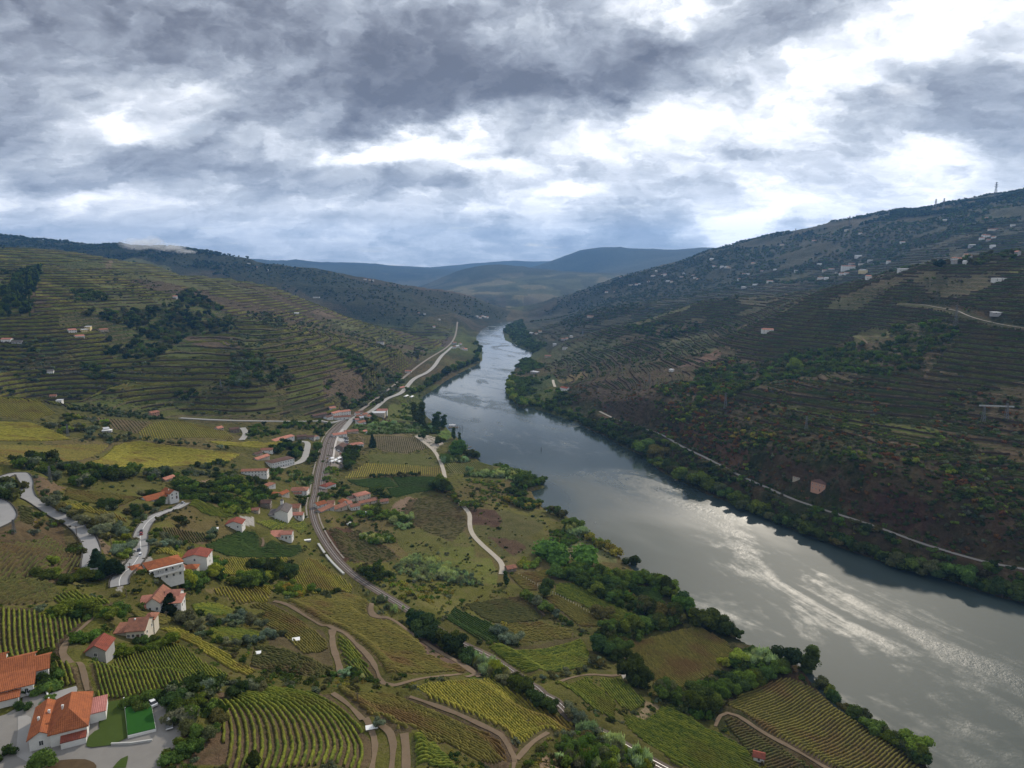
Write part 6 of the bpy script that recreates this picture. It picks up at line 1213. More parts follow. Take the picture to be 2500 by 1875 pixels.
# single trees that stand out
tree(108, 1872, 50, 'round', 'mid', 'small round tree with a bare trunk in front of the large orange roofed house')
tree(58, 1732, 20, 'bush', 'dark', 'dark clipped round bush at the corner of the drive', 'bush', ratio=.9)
tree(8, 1850, 26, 'bush', 'dark', 'dark clipped bush at the very left edge of the drive', 'bush')
tree(417, 1499, 54, 'cone', 'conifer', 'dark broad conifer in front of the sprawling orange roofed house', ratio=1.25)
tree(237, 1382, 42, 'cone', 'conifer', 'dark conifer where the left winding road reaches the white houses', ratio=1.3)
tree(1722, 1760, 30, 'tall', 'conifer', 'slim dark cypress beside the bottom right vineyard track', ratio=.5)
tree(618, 1872, 44, 'round', 'dark', 'lone dark tree standing in the bowed vine rows at the bottom', ratio=.7)
tree(921, 1778, 30, 'olive', 'olive', 'lone grey olive tree beside the stone trough in the lower vineyard')
tree(1972, 1645, 76, 'tall', 'dark', 'tallest ragged tree on the river bank at the lower right', ratio=1.7)
tree(1932, 1630, 56, 'round', 'conifer', 'black green tree left of the tallest ragged river bank tree')
tree(1548, 1670, 66, 'round', 'dark', 'big round dark tree between the bare path and the ochre vineyard'); tree(1572, 1680, 48, 'round', 'dark', 'smaller dark tree leaning on the big round tree by the ochre vineyard')
tree(1336, 1450, 44, 'round', 'dark', 'squat dark tree in the white post line vineyard'); tree(1467, 1512, 36, 'round', 'dull', 'broad dull green bush at the lower end of the white post line', ratio=1.3)
tree(1236, 1430, 42, 'tall', 'mid', 'narrow green tree just left of the rusty roofed shed', ratio=1.1)
tree(1030, 1042, 62, 'tall', 'dark', 'tall dark poplar on the left at the river bank above the cane field', ratio=1.25); tree(1014, 1030, 50, 'tall', 'dark', 'second tall poplar left of the tall dark riverside poplar', ratio=1.1)
tree(1066, 1045, 42, 'tall', 'dark', 'poplar group left half beside the floating hut', ratio=1.6); tree(1084, 1046, 36, 'tall', 'dark', 'poplar group right half beside the floating hut', ratio=1.3)
tree(1108, 1072, 30, 'tall', 'dark', 'dark poplar on the lawn by the quay', ratio=1.2); tree(1122, 1078, 24, 'tall', 'dark', 'smaller poplar behind the dark poplar on the lawn', ratio=1.0)
tree(1112, 1112, 44, 'round', 'green', 'big rounded green tree beside the curved pontoon'); tree(1142, 1118, 24, 'round', 'dark', 'low dark tree at the shore right of the big rounded tree'); tree(1165, 1120, 22, 'round', 'dark', 'rightmost dark tree at the shore above the crisp vine rows')
tree(1034, 1072, 16, 'round', 'dark', 'small round dark tree at the gate of the quay'); tree(1070, 1086, 22, 'round', 'dark', 'dark tree in the middle of the pale quay yard'); tree(910, 1092, 34, 'cone', 'conifer', 'small dark conifer right of the salmon hipped roof', ratio=.8)
tree(2295, 655, 20, 'round', 'conifer', 'single round black tree on the crest of the near right slope', ratio=1.0); tree(1943, 905, 32, 'round', 'lime', 'single bright green tree in the gully of the right slope')
tree(122, 1708, 12, 'bush', 'mid', 'little planted bed bush behind the large orange roofed house', 'bush', ratio=1.4)
tree(1393, 1376, 60, 'bush', 'green', 'broad bright green bush heap in the riverside meadow', 'bush', ratio=1.25)
tree(1548, 1385, 34, 'round', 'dark', 'dark round bush at the tip of the pale meadow by the river', 'tree')
tree(1400, 1290, 32, 'round', 'mid', 'rounded green tree on the bank above the pale cane hump'); tree(1382, 1288, 26, 'round', 'green', 'lighter green tree left of the rounded bank tree above the pale cane hump')
tree(130, 1410, 20, 'bush', 'lime', 'yellow green bush on the bare terraced knoll at the left', 'bush'); tree(104, 1412, 26, 'bush', 'dark', 'dark bush left of the yellow green bush on the terraced knoll', 'bush')
tree(128, 1375, 20, 'bush', 'lime', 'upper yellow green bush on the terraced knoll', 'bush')
tree(108, 1690, 20, 'bush', 'lime', 'bright yellow green bush at the end of the dark hedge beside the drive', 'bush')
# rows and clumps
row_of(ZA([(250,800),(330,900),(400,990)]), 6, 34, 'bush', ['dark','mid'], 'dark hedge bush above the drive with the silver car', 'the top', 'bush')
row_of(ZD([(1230,400),(1290,420),(1400,520),(1500,600),(1620,690),(1740,760)]), 10, 46, 'round', ['dark','conifer','dark'], 'dark tree in the line below the visible railway', 'the upper end')
row_of(ZD([(1720,740),(1880,800),(1990,900)]) + ZE([(60,900),(160,960)]), 9, 30, 'cane', ['cane','lime','olive'], 'pale green cane clump below the dark railway trees', 'the upper end', 'bush')
row_of(ZE([(100,960),(260,1040),(350,1110),(470,1180),(560,1250)]), 9, 40, 'round', ['dark','olive','dark','mid'], 'dark tree hiding the railway below the pale cane', 'the upper end')
row_of(ZE([(640,1230),(700,1290),(780,1330)]), 6, 32, 'olive', ['olive'], 'grey tree beside the uncovered bit of railway near the bottom', 'the upper end')
row_of(ZE([(760,1380),(900,1440),(1050,1540),(1180,1600),(1300,1680)]), 12, 36, 'cane', ['cane','olive','cane','lime'], 'pale feathery cane clump along the lowest railway stretch', 'the upper end', 'bush')
row_of(ZE([(600,1500),(700,1560),(850,1600),(980,1659),(720,1500),(900,1500)]), 14, 44, 'round', ['mid','dark','green','dull'], 'leafy tree of the grove at the bottom edge', 'its left end')
row_of(ZE([(380,980),(500,975),(620,950),(720,925),(800,900)]), 8, 20, 'olive', ['dull','olive'], 'small tree along the lower edge of the bright level vineyard', 'the left')
row_of(ZE([(540,190),(700,200),(900,240),(1080,290),(1180,330)]), 12, 30, 'round', ['mid','green','mid','dark'], 'thicket tree along the upper edge of the riverside thicket', 'its left end')
row_of(ZE([(620,160),(800,170),(1000,200),(1200,230),(1330,260)]), 12, 30, 'round', ['green','mid','green'], 'thicket tree in the back line of the riverside thicket', 'its left end')
row_of(ZE([(700,240),(850,300),(980,370),(1100,440),(1200,500)]), 10, 26, 'round', ['dark','mid'], 'dark tree along the vine side of the riverside thicket', 'its left end')
row_of(ZE([(930,640),(1060,620),(1200,590),(1340,580),(1450,560)]), 12, 38, 'round', ['dark','mid','dark'], 'dark grove tree between the two ochre vineyards', 'its left end')
row_of(ZE([(860,760),(960,740),(1050,760),(1060,820),(980,820)]), 8, 40, 'round', ['dark','dark','mid'], 'deep green grove tree above the pale concrete path', 'its left end')
row_of(ZE([(1190,480),(1300,480),(1400,500),(1500,520)]), 8, 42, 'round', ['dark','dull'], 'dark grove tree near the river point', 'its left end')
row_of(ZE([(330,340),(440,420),(520,460),(620,520),(700,560)]), 10, 24, 'round', ['mid','dark','olive','green'], 'bush like tree of the hedge track', 'the upper end')
row_of(ZE([(110,620),(160,690),(260,700)]), 5, 30, 'olive', ['olive'], 'grey tree at the wedge end of the dark diagonal rows', 'the upper end')
row_of(ZE([(820,870),(870,860),(920,900)]), 4, 28, 'olive', ['olive','dull'], 'slim grey tree by the thin path', 'the left')
row_of(ZE([(1360,1110),(1440,1130),(1540,1160),(1620,1200),(1700,1160)]), 9, 44, 'round', ['mid','dull','dark'], 'grove tree above the vivid diagonal rows', 'its left end')
row_of(ZF([(20,1060),(80,1080),(160,980),(260,930),(330,900),(430,860),(520,820),(600,800)]), 13, 42, 'round', ['mid','dark','mid','green'], 'hedge tree above the bottom right vineyard', 'its left end')
row_of(ZF([(180,760),(260,760),(350,740)]), 4, 30, 'round', ['lime','green'], 'light green tree behind the hedge of the bottom right vineyard', 'the left')
row_of(ZF([(330,750),(400,745),(470,740),(530,735)]), 5, 26, 'cane', ['cane'], 'pale blue green cane hump by the river', 'the left', 'bush')
row_of(ZF([(860,900),(890,980),(980,1060),(1060,1110),(1140,1160)]), 7, 34, 'round', ['dull','mid','dark'], 'bank tree below the tallest ragged tree', 'the upper end')
row_of(ZF([(1180,1210),(1260,1250),(1340,1300),(1420,1350),(1500,1400),(1550,1440)]), 11, 38, 'round', ['dull','mid','dark','green'], 'bank tree at the lowest stretch of shore', 'the upper end')
row_of(ZE([(1330,230),(1420,300),(1500,370),(1560,440),(1640,520)]), 10, 36, 'round', ['mid','lime','dark','green'], 'shore tree by the upper glittering water', 'the upper end')
row_of(ZE([(1680,540),(1760,570),(1840,600),(1920,640),(1960,660)]), 7, 38, 'round', ['dark','dark','dull'], 'dark shore tree on the blunt point', 'the left')
row_of(ZL([(680,1040),(760,1070),(830,1090)]), 5, 24, 'round', ['dull','mid'], 'shore tree just below the little bay', 'the left')
row_of(ZL([(860,1200),(920,1220),(990,1225)]), 4, 18, 'cane', ['cane'], 'pale cane hump beside the bright bush heap', 'the left', 'bush')
row_of(ZL([(1000,1260),(1070,1300),(1130,1340),(1210,1380),(1270,1420)]), 8, 26, 'round', ['yellow','lime','dull','yellow'], 'yellowing shore tree along the pale meadow', 'the upper end')
row_of(ZL([(440,1480),(520,1490),(600,1490)]), 5, 20, 'bush', ['lime','yellow'], 'lime green bush behind the rusty roofed shed', 'the left', 'bush')
row_of(ZP([(20,1150),(80,1200),(150,1190),(270,1340)]), 5, 34, 'olive', ['olive'], 'big grey olive left of the little dense vineyard', 'the left')
row_of(ZP([(360,1190),(600,1160),(730,1150),(950,1190),(1100,1250)]), 6, 26, 'olive', ['olive'], 'grey olive along the upper edge of the little dense vineyard', 'the left')
row_of(ZP([(580,1460),(700,1470),(850,1440),(980,1450),(1100,1380),(1250,1370),(1300,1280)]), 9, 28, 'olive', ['olive','olive','dull'], 'grey olive along the lower edge of the little dense vineyard', 'the left')
row_of(ZP([(650,660),(740,690),(860,680),(950,690),(1050,680),(1130,650),(1210,680)]), 9, 34, 'round', ['mid','dark','green','lime'], 'leafy tree below the upright yellow green rows', 'the left')
row_of(ZP([(880,460),(1000,480),(1150,500),(1250,560),(1330,590),(1440,590),(1480,500)]), 10, 34, 'round', ['dark','dark','mid'], 'dark tree of the clump under the mound vineyard', 'the left')
row_of(ZP([(1270,700),(1340,740),(1390,800),(1490,800),(1560,800),(1640,820)]), 8, 26, 'bush', ['lime','yellow','green'], 'yellow green bush where the long dirt track begins', 'the left', 'bush')
row_of(ZP([(40,700),(130,720),(220,740),(100,620),(260,600),(420,560),(500,480)]), 9, 34, 'round', ['mid','green','mid','lime'], 'leafy garden tree below the blank white gable', 'the left')
row_of(ZP([(1850,870),(1900,830),(1980,800),(1640,760)]), 4, 18, 'bush', ['dull','dark'], 'dull bush on the upper edge of the big ochre vineyard', 'the left', 'bush')
row_of(ZA([(550,90),(620,80),(700,60),(780,50)]), 5, 34, 'round', ['dark','mid'], 'dark tree left of the paved yard of the arcaded house', 'the left')
row_of(ZB([(830,1270),(870,1240),(940,1230),(980,1230)]), 4, 36, 'round', ['dark','conifer'], 'dark tree beside the paved yard of the arcaded house', 'the left')
row_of(ZA([(420,340),(540,330),(660,350),(760,350),(870,360),(960,360),(1000,330)]), 12, 26, 'bush', ['mid','green','mid'], 'bush of the dark hedge above the curved left rows', 'the left', 'bush')
row_of(ZA([(650,590),(720,560),(830,560),(880,520)]), 5, 22, 'bush', ['green','mid'], 'bright bush around the cream house', 'the left', 'bush')
row_of(ZA([(900,700),(1000,690),(1120,670),(1240,640),(1350,610),(1450,570)]), 9, 22, 'bush', ['mid','green'], 'bush of the long hedge above the slanting vineyard', 'the left', 'bush')
row_of(ZA([(1130,590),(1240,590),(1300,590)]), 3, 26, 'round', ['dark','mid'], 'dark tree right of the cream house', 'the left')
row_of(ZA([(1060,1140),(1180,1110),(1290,1080),(1380,1090)]), 6, 26, 'bush', ['mid','dark'], 'hedge bush behind the bright green lawn', 'the left', 'bush')
row_of(ZA([(1400,1000),(1500,1000),(1620,1010),(1720,1000),(1790,960)]), 7, 30, 'round', ['dark','mid','olive'], 'tree of the grove below the slanting vineyard', 'the left')
row_of(ZA([(1420,1120),(1500,1200),(1560,1260),(1620,1160),(1700,1120)]), 8, 42, 'round', ['dark','mid','dark'], 'dark tree of the grove right of the pickup truck', 'the left')
row_of(ZA([(1740,1180),(1800,1210),(1830,1320),(1770,1400),(1560,1340)]), 6, 36, 'round', ['mid','dull'], 'tree at the lower side of the grove by the bowed rows', 'the left')
row_of(ZA([(1900,1060),(1960,1060),(2060,1000),(2160,980),(2200,1020)]), 7, 34, 'olive', ['olive','dark'], 'grey green tree on the terrace above the bowed rows', 'the left')
row_of(ZA([(1500,1480),(1560,1450),(1620,1500),(1480,1560)]), 5, 26, 'bush', ['mid','dark'], 'bush beside the curve of the drive', 'the left', 'bush')
row_of(ZD([(540,880),(640,870),(770,870),(830,900),(880,910)]), 6, 24, 'round', ['dark','mid','cane'], 'bush at the meeting of the dirt tracks', 'the left', 'bush')
row_of(ZB([(900,130),(1100,40),(1220,90),(1350,110),(1500,120),(1650,130),(1800,150),(1950,170)]), 16, 11, 'olive', ['olive','dark'], 'small olive in the hedge line over the large domed vineyard', 'the left')
row_of(ZB([(1180,570),(1300,590),(1380,620),(1300,690),(1100,690),(1060,720)]), 8, 24, 'olive', ['olive','dark'], 'grey tree in front of the long orange roofed house', 'the left')
row_of(ZB([(380,640),(460,660),(560,720),(660,760),(760,820),(860,880),(940,960)]), 12, 26, 'olive', ['olive','olive','dull'], 'silvery olive lining the left winding road', 'the top')
row_of(ZB([(870,800),(960,850),(1050,940),(1100,1020),(1080,1100),(960,1000)]), 10, 28, 'olive', ['olive','lime','olive'], 'silvery olive between the two roads', 'the top')
row_of(ZB([(1260,960),(1340,980),(1430,990),(1500,1000)]), 5, 22, 'olive', ['olive'], 'small olive right of the road with the parked cars', 'the left')

# belt of trees on the far bank
row_of([(1566,1100),(1600,1130),(1640,1160),(1690,1180),(1730,1202),(1775,1218)], 16, 36, 'round', ['mid','dark','dull','mid'], 'leafy bank tree in the upper belt across the glittering water', 'its upper end')
row_of([(1785,1232),(1830,1250),(1880,1270),(1930,1288),(1985,1306)], 15, 30, 'round', ['mid','dark','dull','mid','dark'], 'bank tree below the gravel road left of the pink villa', 'its upper end')
row_of([(1990,1312),(2050,1334),(2120,1358),(2200,1388),(2270,1402)], 15, 34, 'round', ['mid','dark','dull','dark'], 'bank tree in the belt right of the pink villa', 'its upper end')
row_of([(2280,1406),(2340,1424),(2400,1444),(2460,1460),(2510,1475)], 13, 38, 'round', ['dark','mid','dark'], 'dark bank tree towards the right edge', 'its left end')
row_of([(1250,925),(1240,955),(1256,975),(1275,992),(1300,990)], 10, 20, 'round', ['green','lime','mid'], 'tree on the green river point across the water', 'its upper end')
row_of([(1330,1000),(1370,1012),(1420,1035),(1470,1058),(1520,1084),(1560,1102)], 16, 22, 'round', ['dark','mid','dark'], 'low dark bank tree right of the green river point', 'the point')
row_of([(1050,940),(1090,915),(1125,900),(1165,882),(1170,860),(1165,835)], 14, 18, 'round', ['dark','mid','dark'], 'tree along the shore beyond the poplars', 'its near end')
row_of(ZH([(1500,1240),(1600,1240),(1700,1180),(1780,1120),(1640,1170)]), 10, 16, 'round', ['lime','green','mid'], 'light green tree beside the white tents', 'the left')
row_of(ZM([(560,600),(540,680),(520,760),(560,840),(600,700),(650,620),(700,600)]), 9, 22, 'round', ['dark','mid','dark'], 'dark tree of the grove right of the station yard', 'the top')
row_of(ZM([(830,930),(900,930),(980,925),(1130,925),(1250,920),(1340,920),(1450,910)]), 8, 12, 'round', ['dark','dull'], 'small dark tree on the edge between yellow vines and dark plots', 'the left')
row_of(ZM([(1640,1100),(1700,1110),(1760,1120),(1620,1060),(1690,1040)]), 6, 30, 'round', ['dark','mid'], 'dark tree at the corner of the dark market plots', 'the left')
row_of(ZM([(1800,1110),(1860,1200),(1920,1280),(2010,1290),(2120,1340)]), 8, 18, 'round', ['mid','lime','dull'], 'small tree in the rough ground above the meadow lane', 'the left')
row_of(ZM([(760,1330),(860,1320),(960,1350),(1080,1400),(1180,1420),(700,1400)]), 9, 16, 'bush', ['lime','dark','green'], 'garden bush below the village row', 'the left', 'bush')
row_of(ZC([(1180,1240),(1240,1280),(1300,1290),(1400,1280),(1460,1300)]), 8, 16, 'cane', ['cane','green'], 'low cane thicket left of the brown meadow patch', 'the left', 'bush')
row_of(ZC([(1480,1520),(1600,1480),(1720,1480),(1840,1540),(1960,1600)]), 12, 20, 'cane', ['cane'], 'pale cane drift in the middle of the meadow', 'the left', 'bush')
row_of(ZC([(1620,1430),(1760,1450),(1880,1500),(2000,1560),(2120,1620)]), 12, 16, 'cane', ['cane','olive'], 'pale cane on the upper edge of the meadow drift', 'the left', 'bush')
row_of(ZC([(1350,1480),(1300,1560),(1430,1600),(1250,1620),(1180,1540)]), 6, 24, 'round', ['mid','dark'], 'rounded bush between railway and meadow cane', 'the top', 'bush')
row_of(ZC([(1450,1130),(1520,1120),(1580,1100)]), 5, 16, 'cane', ['cane','mid'], 'cane clump below the bare field', 'the left', 'bush')
row_of(ZL([(20,700),(120,720),(240,730),(330,740),(420,750)]), 14, 14, 'cane', ['cane','cane','mid'], 'pale blue green cane of the hedge above the rough ground', 'the left', 'bush')
row_of(ZM([(1720,740),(1800,740),(1900,745),(1990,745)]), 9, 16, 'cane', ['cane','mid'], 'blue green cane behind the crisp vine rows', 'the left', 'bush')
row_of(ZL([(440,760),(520,790),(600,810),(640,800),(500,830),(470,860)]), 9, 22, 'round', ['mid','green'], 'leafy tree on the little headland', 'the left')
row_of(ZL([(320,940),(400,980),(470,1010),(530,1020),(590,990),(640,980)]), 8, 18, 'round', ['green','mid','yellow'], 'round bush on the meadow edge by the little bay', 'the left')
row_of(ZM([(800,300),(900,290),(1000,285),(1120,290),(1240,300),(1360,310),(1500,320),(1600,330)]), 16, 9, 'cane', ['cane','cane','green'], 'cane in the pale field between warehouse and poplars', 'the left', 'bush')
print('things', len([o for o in bpy.data.objects if o.parent is None]))
# ------------------------------------------------------------------ massed vegetation (woods, scrub, orchards beyond counting)
EX = np.zeros(GX.shape)
def ex(poly, world=False):
    P = poly if world else wpoly(poly); i = np.nonzero((GX > P[:, 0].min()) & (GX < P[:, 0].max()) & (GY > P[:, 1].min()) & (GY < P[:, 1].max()))
    k = inside(GX[i], GY[i], P); EX[tuple(a_[k] for a_ in i)] = 1
for row in VINES: ex(row[1])
ex(YARD, True)
PADA = np.array(PADS)
src = bpy.data.collections.new('foliage_sources')
SV = []
def source(nm, me): o = bpy.data.objects.new(nm, me); src.objects.link(o); SV.append(nm)
for k in range(3): source('a%d' % k, crown_mesh('crown_small', 200 + k, 4, 26, .22, 'round', LEAFI, low=True))
for k in range(2): source('b%d' % k, crown_mesh('shrub_small', 210 + k, 4, 26, .2, 'bush', LEAFI, low=True))
source('c0', crown_mesh('poplar_small', 220, 5, 22, .2, 'tall', LEAFI, low=True))
source('d0', crown_mesh('cane_small', 230, 6, 34, .15, 'cane', LEAFI, low=True)); source('e0', crown_mesh('tuft', 240, 3, 14, .25, 'bush', LEAFI, core=False, low=True))
IDX = {'round': [0, 1, 2], 'bush': [3, 4], 'tall': [5], 'cane': [6], 'tuft': [7]}; BASEH = {'round': 1.95, 'bush': 1.25, 'tall': 3.5, 'cane': 1.35, 'tuft': 1.0}
ng = bpy.data.node_groups.new('scatter', 'GeometryNodeTree'); ng.interface.new_socket('Geometry', in_out='INPUT', socket_type='NodeSocketGeometry'); ng.interface.new_socket('Geometry', in_out='OUTPUT', socket_type='NodeSocketGeometry')
gi = ng.nodes.new('NodeGroupInput'); go_ = ng.nodes.new('NodeGroupOutput'); iop = ng.nodes.new('GeometryNodeInstanceOnPoints'); ci = ng.nodes.new('GeometryNodeCollectionInfo')
ci.inputs['Collection'].default_value = src; ci.inputs['Separate Children'].default_value = True; ci.inputs['Reset Children'].default_value = True
def na(nm, t): n_ = ng.nodes.new('GeometryNodeInputNamedAttribute'); n_.data_type = t; n_.inputs['Name'].default_value = nm; return [o_ for o_ in n_.outputs if o_.enabled and o_.name == 'Attribute'][0]
ng.links.new(gi.outputs[0], iop.inputs['Points']); ng.links.new(ci.outputs[0], iop.inputs['Instance']); iop.inputs['Pick Instance'].default_value = True
ng.links.new(na('idx', 'INT'), iop.inputs['Instance Index']); ng.links.new(na('rot', 'FLOAT_VECTOR'), iop.inputs['Rotation']); ng.links.new(na('scl', 'FLOAT_VECTOR'), iop.inputs['Scale']); ng.links.new(iop.outputs[0], go_.inputs[0])
GROUPS = {}
def put(group, P, kinds, cols, h0, h1, wide=1.0):
    n = len(P)
    if not n: return
    kn_ = rng.choice(len(kinds), n); ck = rng.choice(len(cols), n); hh = rng.uniform(h0, h1, n)
    idx = np.array([rng.choice(IDX[kinds[k]]) for k in kn_]); bh = np.array([BASEH[kinds[k]] for k in kn_]); s = hh / bh
    c = np.array([TC[cols[k]] for k in ck]) * rng.uniform(.7, 1.3, (n, 1)) * rng.uniform(.9, 1.1, (n, 3))
    z = grid_at(P[:, 0], P[:, 1]) - .15 * s
    GROUPS.setdefault(group, []).append((np.c_[P, z], idx, np.stack([s * wide * rng.uniform(.85, 1.2, n), s * wide * rng.uniform(.85, 1.2, n), s], -1), c))
def ok(P, road=5.0, excl=True):
    k = ~inside(P[:, 0], P[:, 1], river_poly) & (grid_at(P[:, 0], P[:, 1], near_road) > road)
    if excl: k &= grid_at(P[:, 0], P[:, 1], EX) < .3
    if len(PADA):
        for s in range(0, len(P), 20000):
            d_ = np.hypot(P[s:s + 20000, None, 0] - PADA[None, :, 0], P[s:s + 20000, None, 1] - PADA[None, :, 1]); k[s:s + 20000] &= (d_ > PADA[None, :, 2] + 1).all(1)
    return k
def sample(poly, spacing, clump=0.0, sc_=60, aniso=None):
    P = poly; x0, y0 = P.min(0); x1, y1 = P.max(0); n = int((x1 - x0) * (y1 - y0) / spacing ** 2)
    n = min(n, 120000); q_ = np.c_[rng.uniform(x0, x1, n), rng.uniform(y0, y1, n)]; q_ = q_[inside(q_[:, 0], q_[:, 1], P)]
    if clump: q_ = q_[fbm(q_[:, 0] / sc_, q_[:, 1] / sc_, 3, int(spacing * 10)) + rng.normal(0, .03, len(q_)) > clump - .12]
    return q_
def onlines(P, step=5.5, tol=.22):
    """pull plants on to the terrace edges"""
    z = grid_at(P[:, 0], P[:, 1]); f = z / STEP.mean(); f = z / step + .55 * fbm(P[:, 0] / 160, P[:, 1] / 160, 3, 77); f -= np.floor(f); return P[(f > .9) | (f < tol)]
def grove(group, poly, spacing, kinds, cols, h0, h1, clump=0.0, sc_=60, road=5.0, excl=True, wide=1.0, lines=False):
    P = sample(wpoly(poly), spacing, clump, sc_)
    if lines: P = onlines(P)
    P = P[ok(P, road, excl)]; put(group, P, kinds, cols, h0, h1, wide)
# left hill woods
W1 = 'left hill woods'
grove(W1, ZG([(0,500),(200,330),(330,290),(300,400),(250,560),(240,680),(0,700)]), 9, ['round', 'tall'], ['dark', 'conifer', 'mid'], 9, 15)
grove(W1, ZG([(440,700),(560,650),(900,640),(1380,600),(1380,530),(1500,470),(1640,570),(1740,620),(1800,700),(1820,800),(1500,830),(1380,900),(1300,950),(1180,1010),(900,1020),(780,960),(860,870),(850,790),(700,760),(520,760),(440,780)]), 11, ['round'], ['dark', 'mid', 'dull', 'conifer'], 8, 14, .04, 90)
grove(W1, ZG([(560,480),(700,480),(840,500),(840,560),(600,560)]), 10, ['round'], ['dark', 'mid'], 7, 11)
grove(W1, ZG([(650,1060),(760,1060),(880,1140),(880,1180),(700,1180)]), 8, ['round'], ['dark', 'mid'], 7, 10)
grove(W1, ZG([(1340,1280),(1500,1260),(1560,1310),(1380,1340)]), 8, ['round'], ['dark'], 6, 9)
grove(W1, ZH([(0,940),(100,900),(300,940),(480,1040),(540,1120),(460,1200),(200,1240),(0,1200)]), 9, ['round'], ['dark', 'mid', 'olive', 'dull'], 7, 12, .02, 50)
grove(W1, ZH([(840,860),(960,850),(1200,980),(1420,1060),(1480,1150),(1300,1330),(1040,1380),(840,1340),(820,1100),(1000,1000)]), 8, ['round', 'bush'], ['dark', 'mid', 'dull', 'olive', 'green'], 5, 10, .10, 40)
grove(W1, ZH([(1300,870),(1600,860),(1700,900),(1560,980),(1400,960)]), 10, ['round', 'bush'], ['mid', 'dull'], 5, 9, .12, 40)
grove(W1, ZH([(140,560),(300,560),(420,600),(500,680),(420,720),(200,640)]), 11, ['round'], ['dark', 'olive', 'dull'], 5, 9, .12, 50)
grove(W1, ZG([(0,850),(330,820),(440,780),(560,860),(780,980),(720,1100),(640,1330),(200,1290),(0,1280)]), 10, ['round', 'bush'], ['olive', 'dark', 'olive', 'dull'], 4, 7.5, .07, 45)
grove(W1, ZG([(700,1060),(2042,900),(2042,1470),(1240,1450),(800,1380)]), 9, ['bush', 'round'], ['dark', 'olive', 'dull'], 2.5, 5, .08, 60, lines=True)
grove(W1, ZH([(0,600),(600,560),(1500,780),(1400,1000),(900,860),(800,1340),(400,1300),(0,1000)]), 10, ['bush', 'round'], ['dark', 'olive', 'dull'], 2.5, 5.5, .05, 60, lines=True)
grove(W1, ZG([(300,420),(960,330),(1380,480),(1380,640),(500,640)]), 10, ['bush', 'round'], ['olive', 'dark', 'dull'], 2.5, 5, .10, 60, lines=True)
grove(W1, ZG([(1260,980),(1380,900),(1300,960),(1100,1130),(700,1180),(640,1120),(1180,1040)]), 9, ['round'], ['olive', 'dark'], 4, 6.5, .05, 30)
grove(W1, ZG([(0,560),(330,330),(0,300)]), 14, ['round'], ['dark', 'dull'], 6, 10, .1, 80)
# knoll orchards and the grove between the knolls
W2 = 'groves of the left knoll'
grove(W2, ZB([(120,300),(430,240),(620,330),(800,340),(1100,340),(1400,330),(1500,440),(1480,520),(1180,560),(900,520),(560,460),(440,420),(300,380)]), 7.5, ['round'], ['mid', 'dark', 'green', 'olive'], 6, 11, .03, 40)
grove(W2, ZB([(1480,440),(1800,440),(2212,430),(2212,620),(2000,700),(1800,640),(1600,590),(1500,560)]), 7, ['round', 'bush'], ['mid', 'dark', 'green'], 5, 9, .03, 30)
grove(W2, ZB([(1500,310),(2000,270),(2040,400),(1780,420),(1500,380)]), 8, ['round', 'bush'], ['olive', 'dark', 'mid'], 4, 7, .04, 30)
grove(W2, ZC([(0,750),(170,760),(380,760),(380,850),(450,920),(230,920),(280,1000),(240,1080),(0,1080)]), 7, ['round', 'bush'], ['mid', 'dark', 'green', 'lime'], 5, 9, .02, 30)
grove(W2, ZC([(380,680),(510,690),(500,780),(390,780)]), 6, ['round', 'bush'], ['green', 'mid'], 4, 6); grove(W2, ZC([(550,700),(780,690),(760,900),(640,830),(560,780)]), 6, ['bush', 'cane'], ['cane', 'mid', 'green'], 2.5, 5, .03, 20)
grove(W2, ZC([(600,900),(740,850),(740,1000),(700,1060),(640,960)]), 7, ['round'], ['dark', 'mid'], 4, 7); grove(W2, ZC([(750,450),(830,470),(800,680),(740,650),(700,640)]), 6, ['round', 'bush'], ['mid', 'green', 'dark'], 4, 7, .02, 20)
grove(W2, ZC([(550,460),(690,470),(690,560),(620,600),(560,540),(430,560),(420,500)]), 6, ['round'], ['dark', 'conifer', 'mid'], 6, 10); grove(W2, ZC([(200,310),(940,300),(900,390),(640,380),(500,400),(250,420)]), 7, ['round', 'bush'], ['mid', 'dark', 'green'], 3, 7, .04, 30)
grove(W2, ZG([(430,1440),(560,1430),(850,1500),(840,1540),(640,1600),(560,1640),(430,1590),(300,1500)]), 8, ['round', 'bush'], ['olive', 'dark', 'lime', 'dull'], 3, 7, .06, 30)
grove(W2, ZG([(450,1400),(700,1360),(1180,1440),(1290,1470),(1200,1490),(850,1460),(550,1410)]), 7.5, ['round'], ['olive', 'dark'], 3.5, 5.5)
grove(W2, ZG([(640,1590),(1100,1650),(1000,1659),(620,1659)]), 8, ['round'], ['dark', 'olive'], 4, 7); grove(W2, ZB([(480,280),(1000,320),(980,360),(700,350),(460,340)]), 6, ['round'], ['olive', 'dark', 'mid'], 3.5, 6)
grove(W2, ZB([(0,310),(110,370),(150,520),(260,600),(200,720),(130,700),(60,600),(0,560)]), 6, ['round', 'bush'], ['dark', 'mid', 'dull', 'olive'], 5, 9, .02, 25); grove(W2, ZB([(250,650),(430,700),(560,800),(420,860),(300,960),(260,860)]), 6, ['bush', 'round'], ['dull', 'olive', 'mid', 'lime'], 2.5, 5, .06, 25)
grove(W2, ZB([(560,960),(700,1000),(720,1060),(640,1060)]), 4, ['bush'], ['dull', 'mid'], 2, 4); grove(W2, ZB([(300,540),(560,560),(760,640),(900,640),(1040,690),(1000,740),(860,700),(680,640),(500,600),(380,620)]), 7, ['round'], ['olive', 'dark', 'olive'], 3.5, 6, .04, 25)
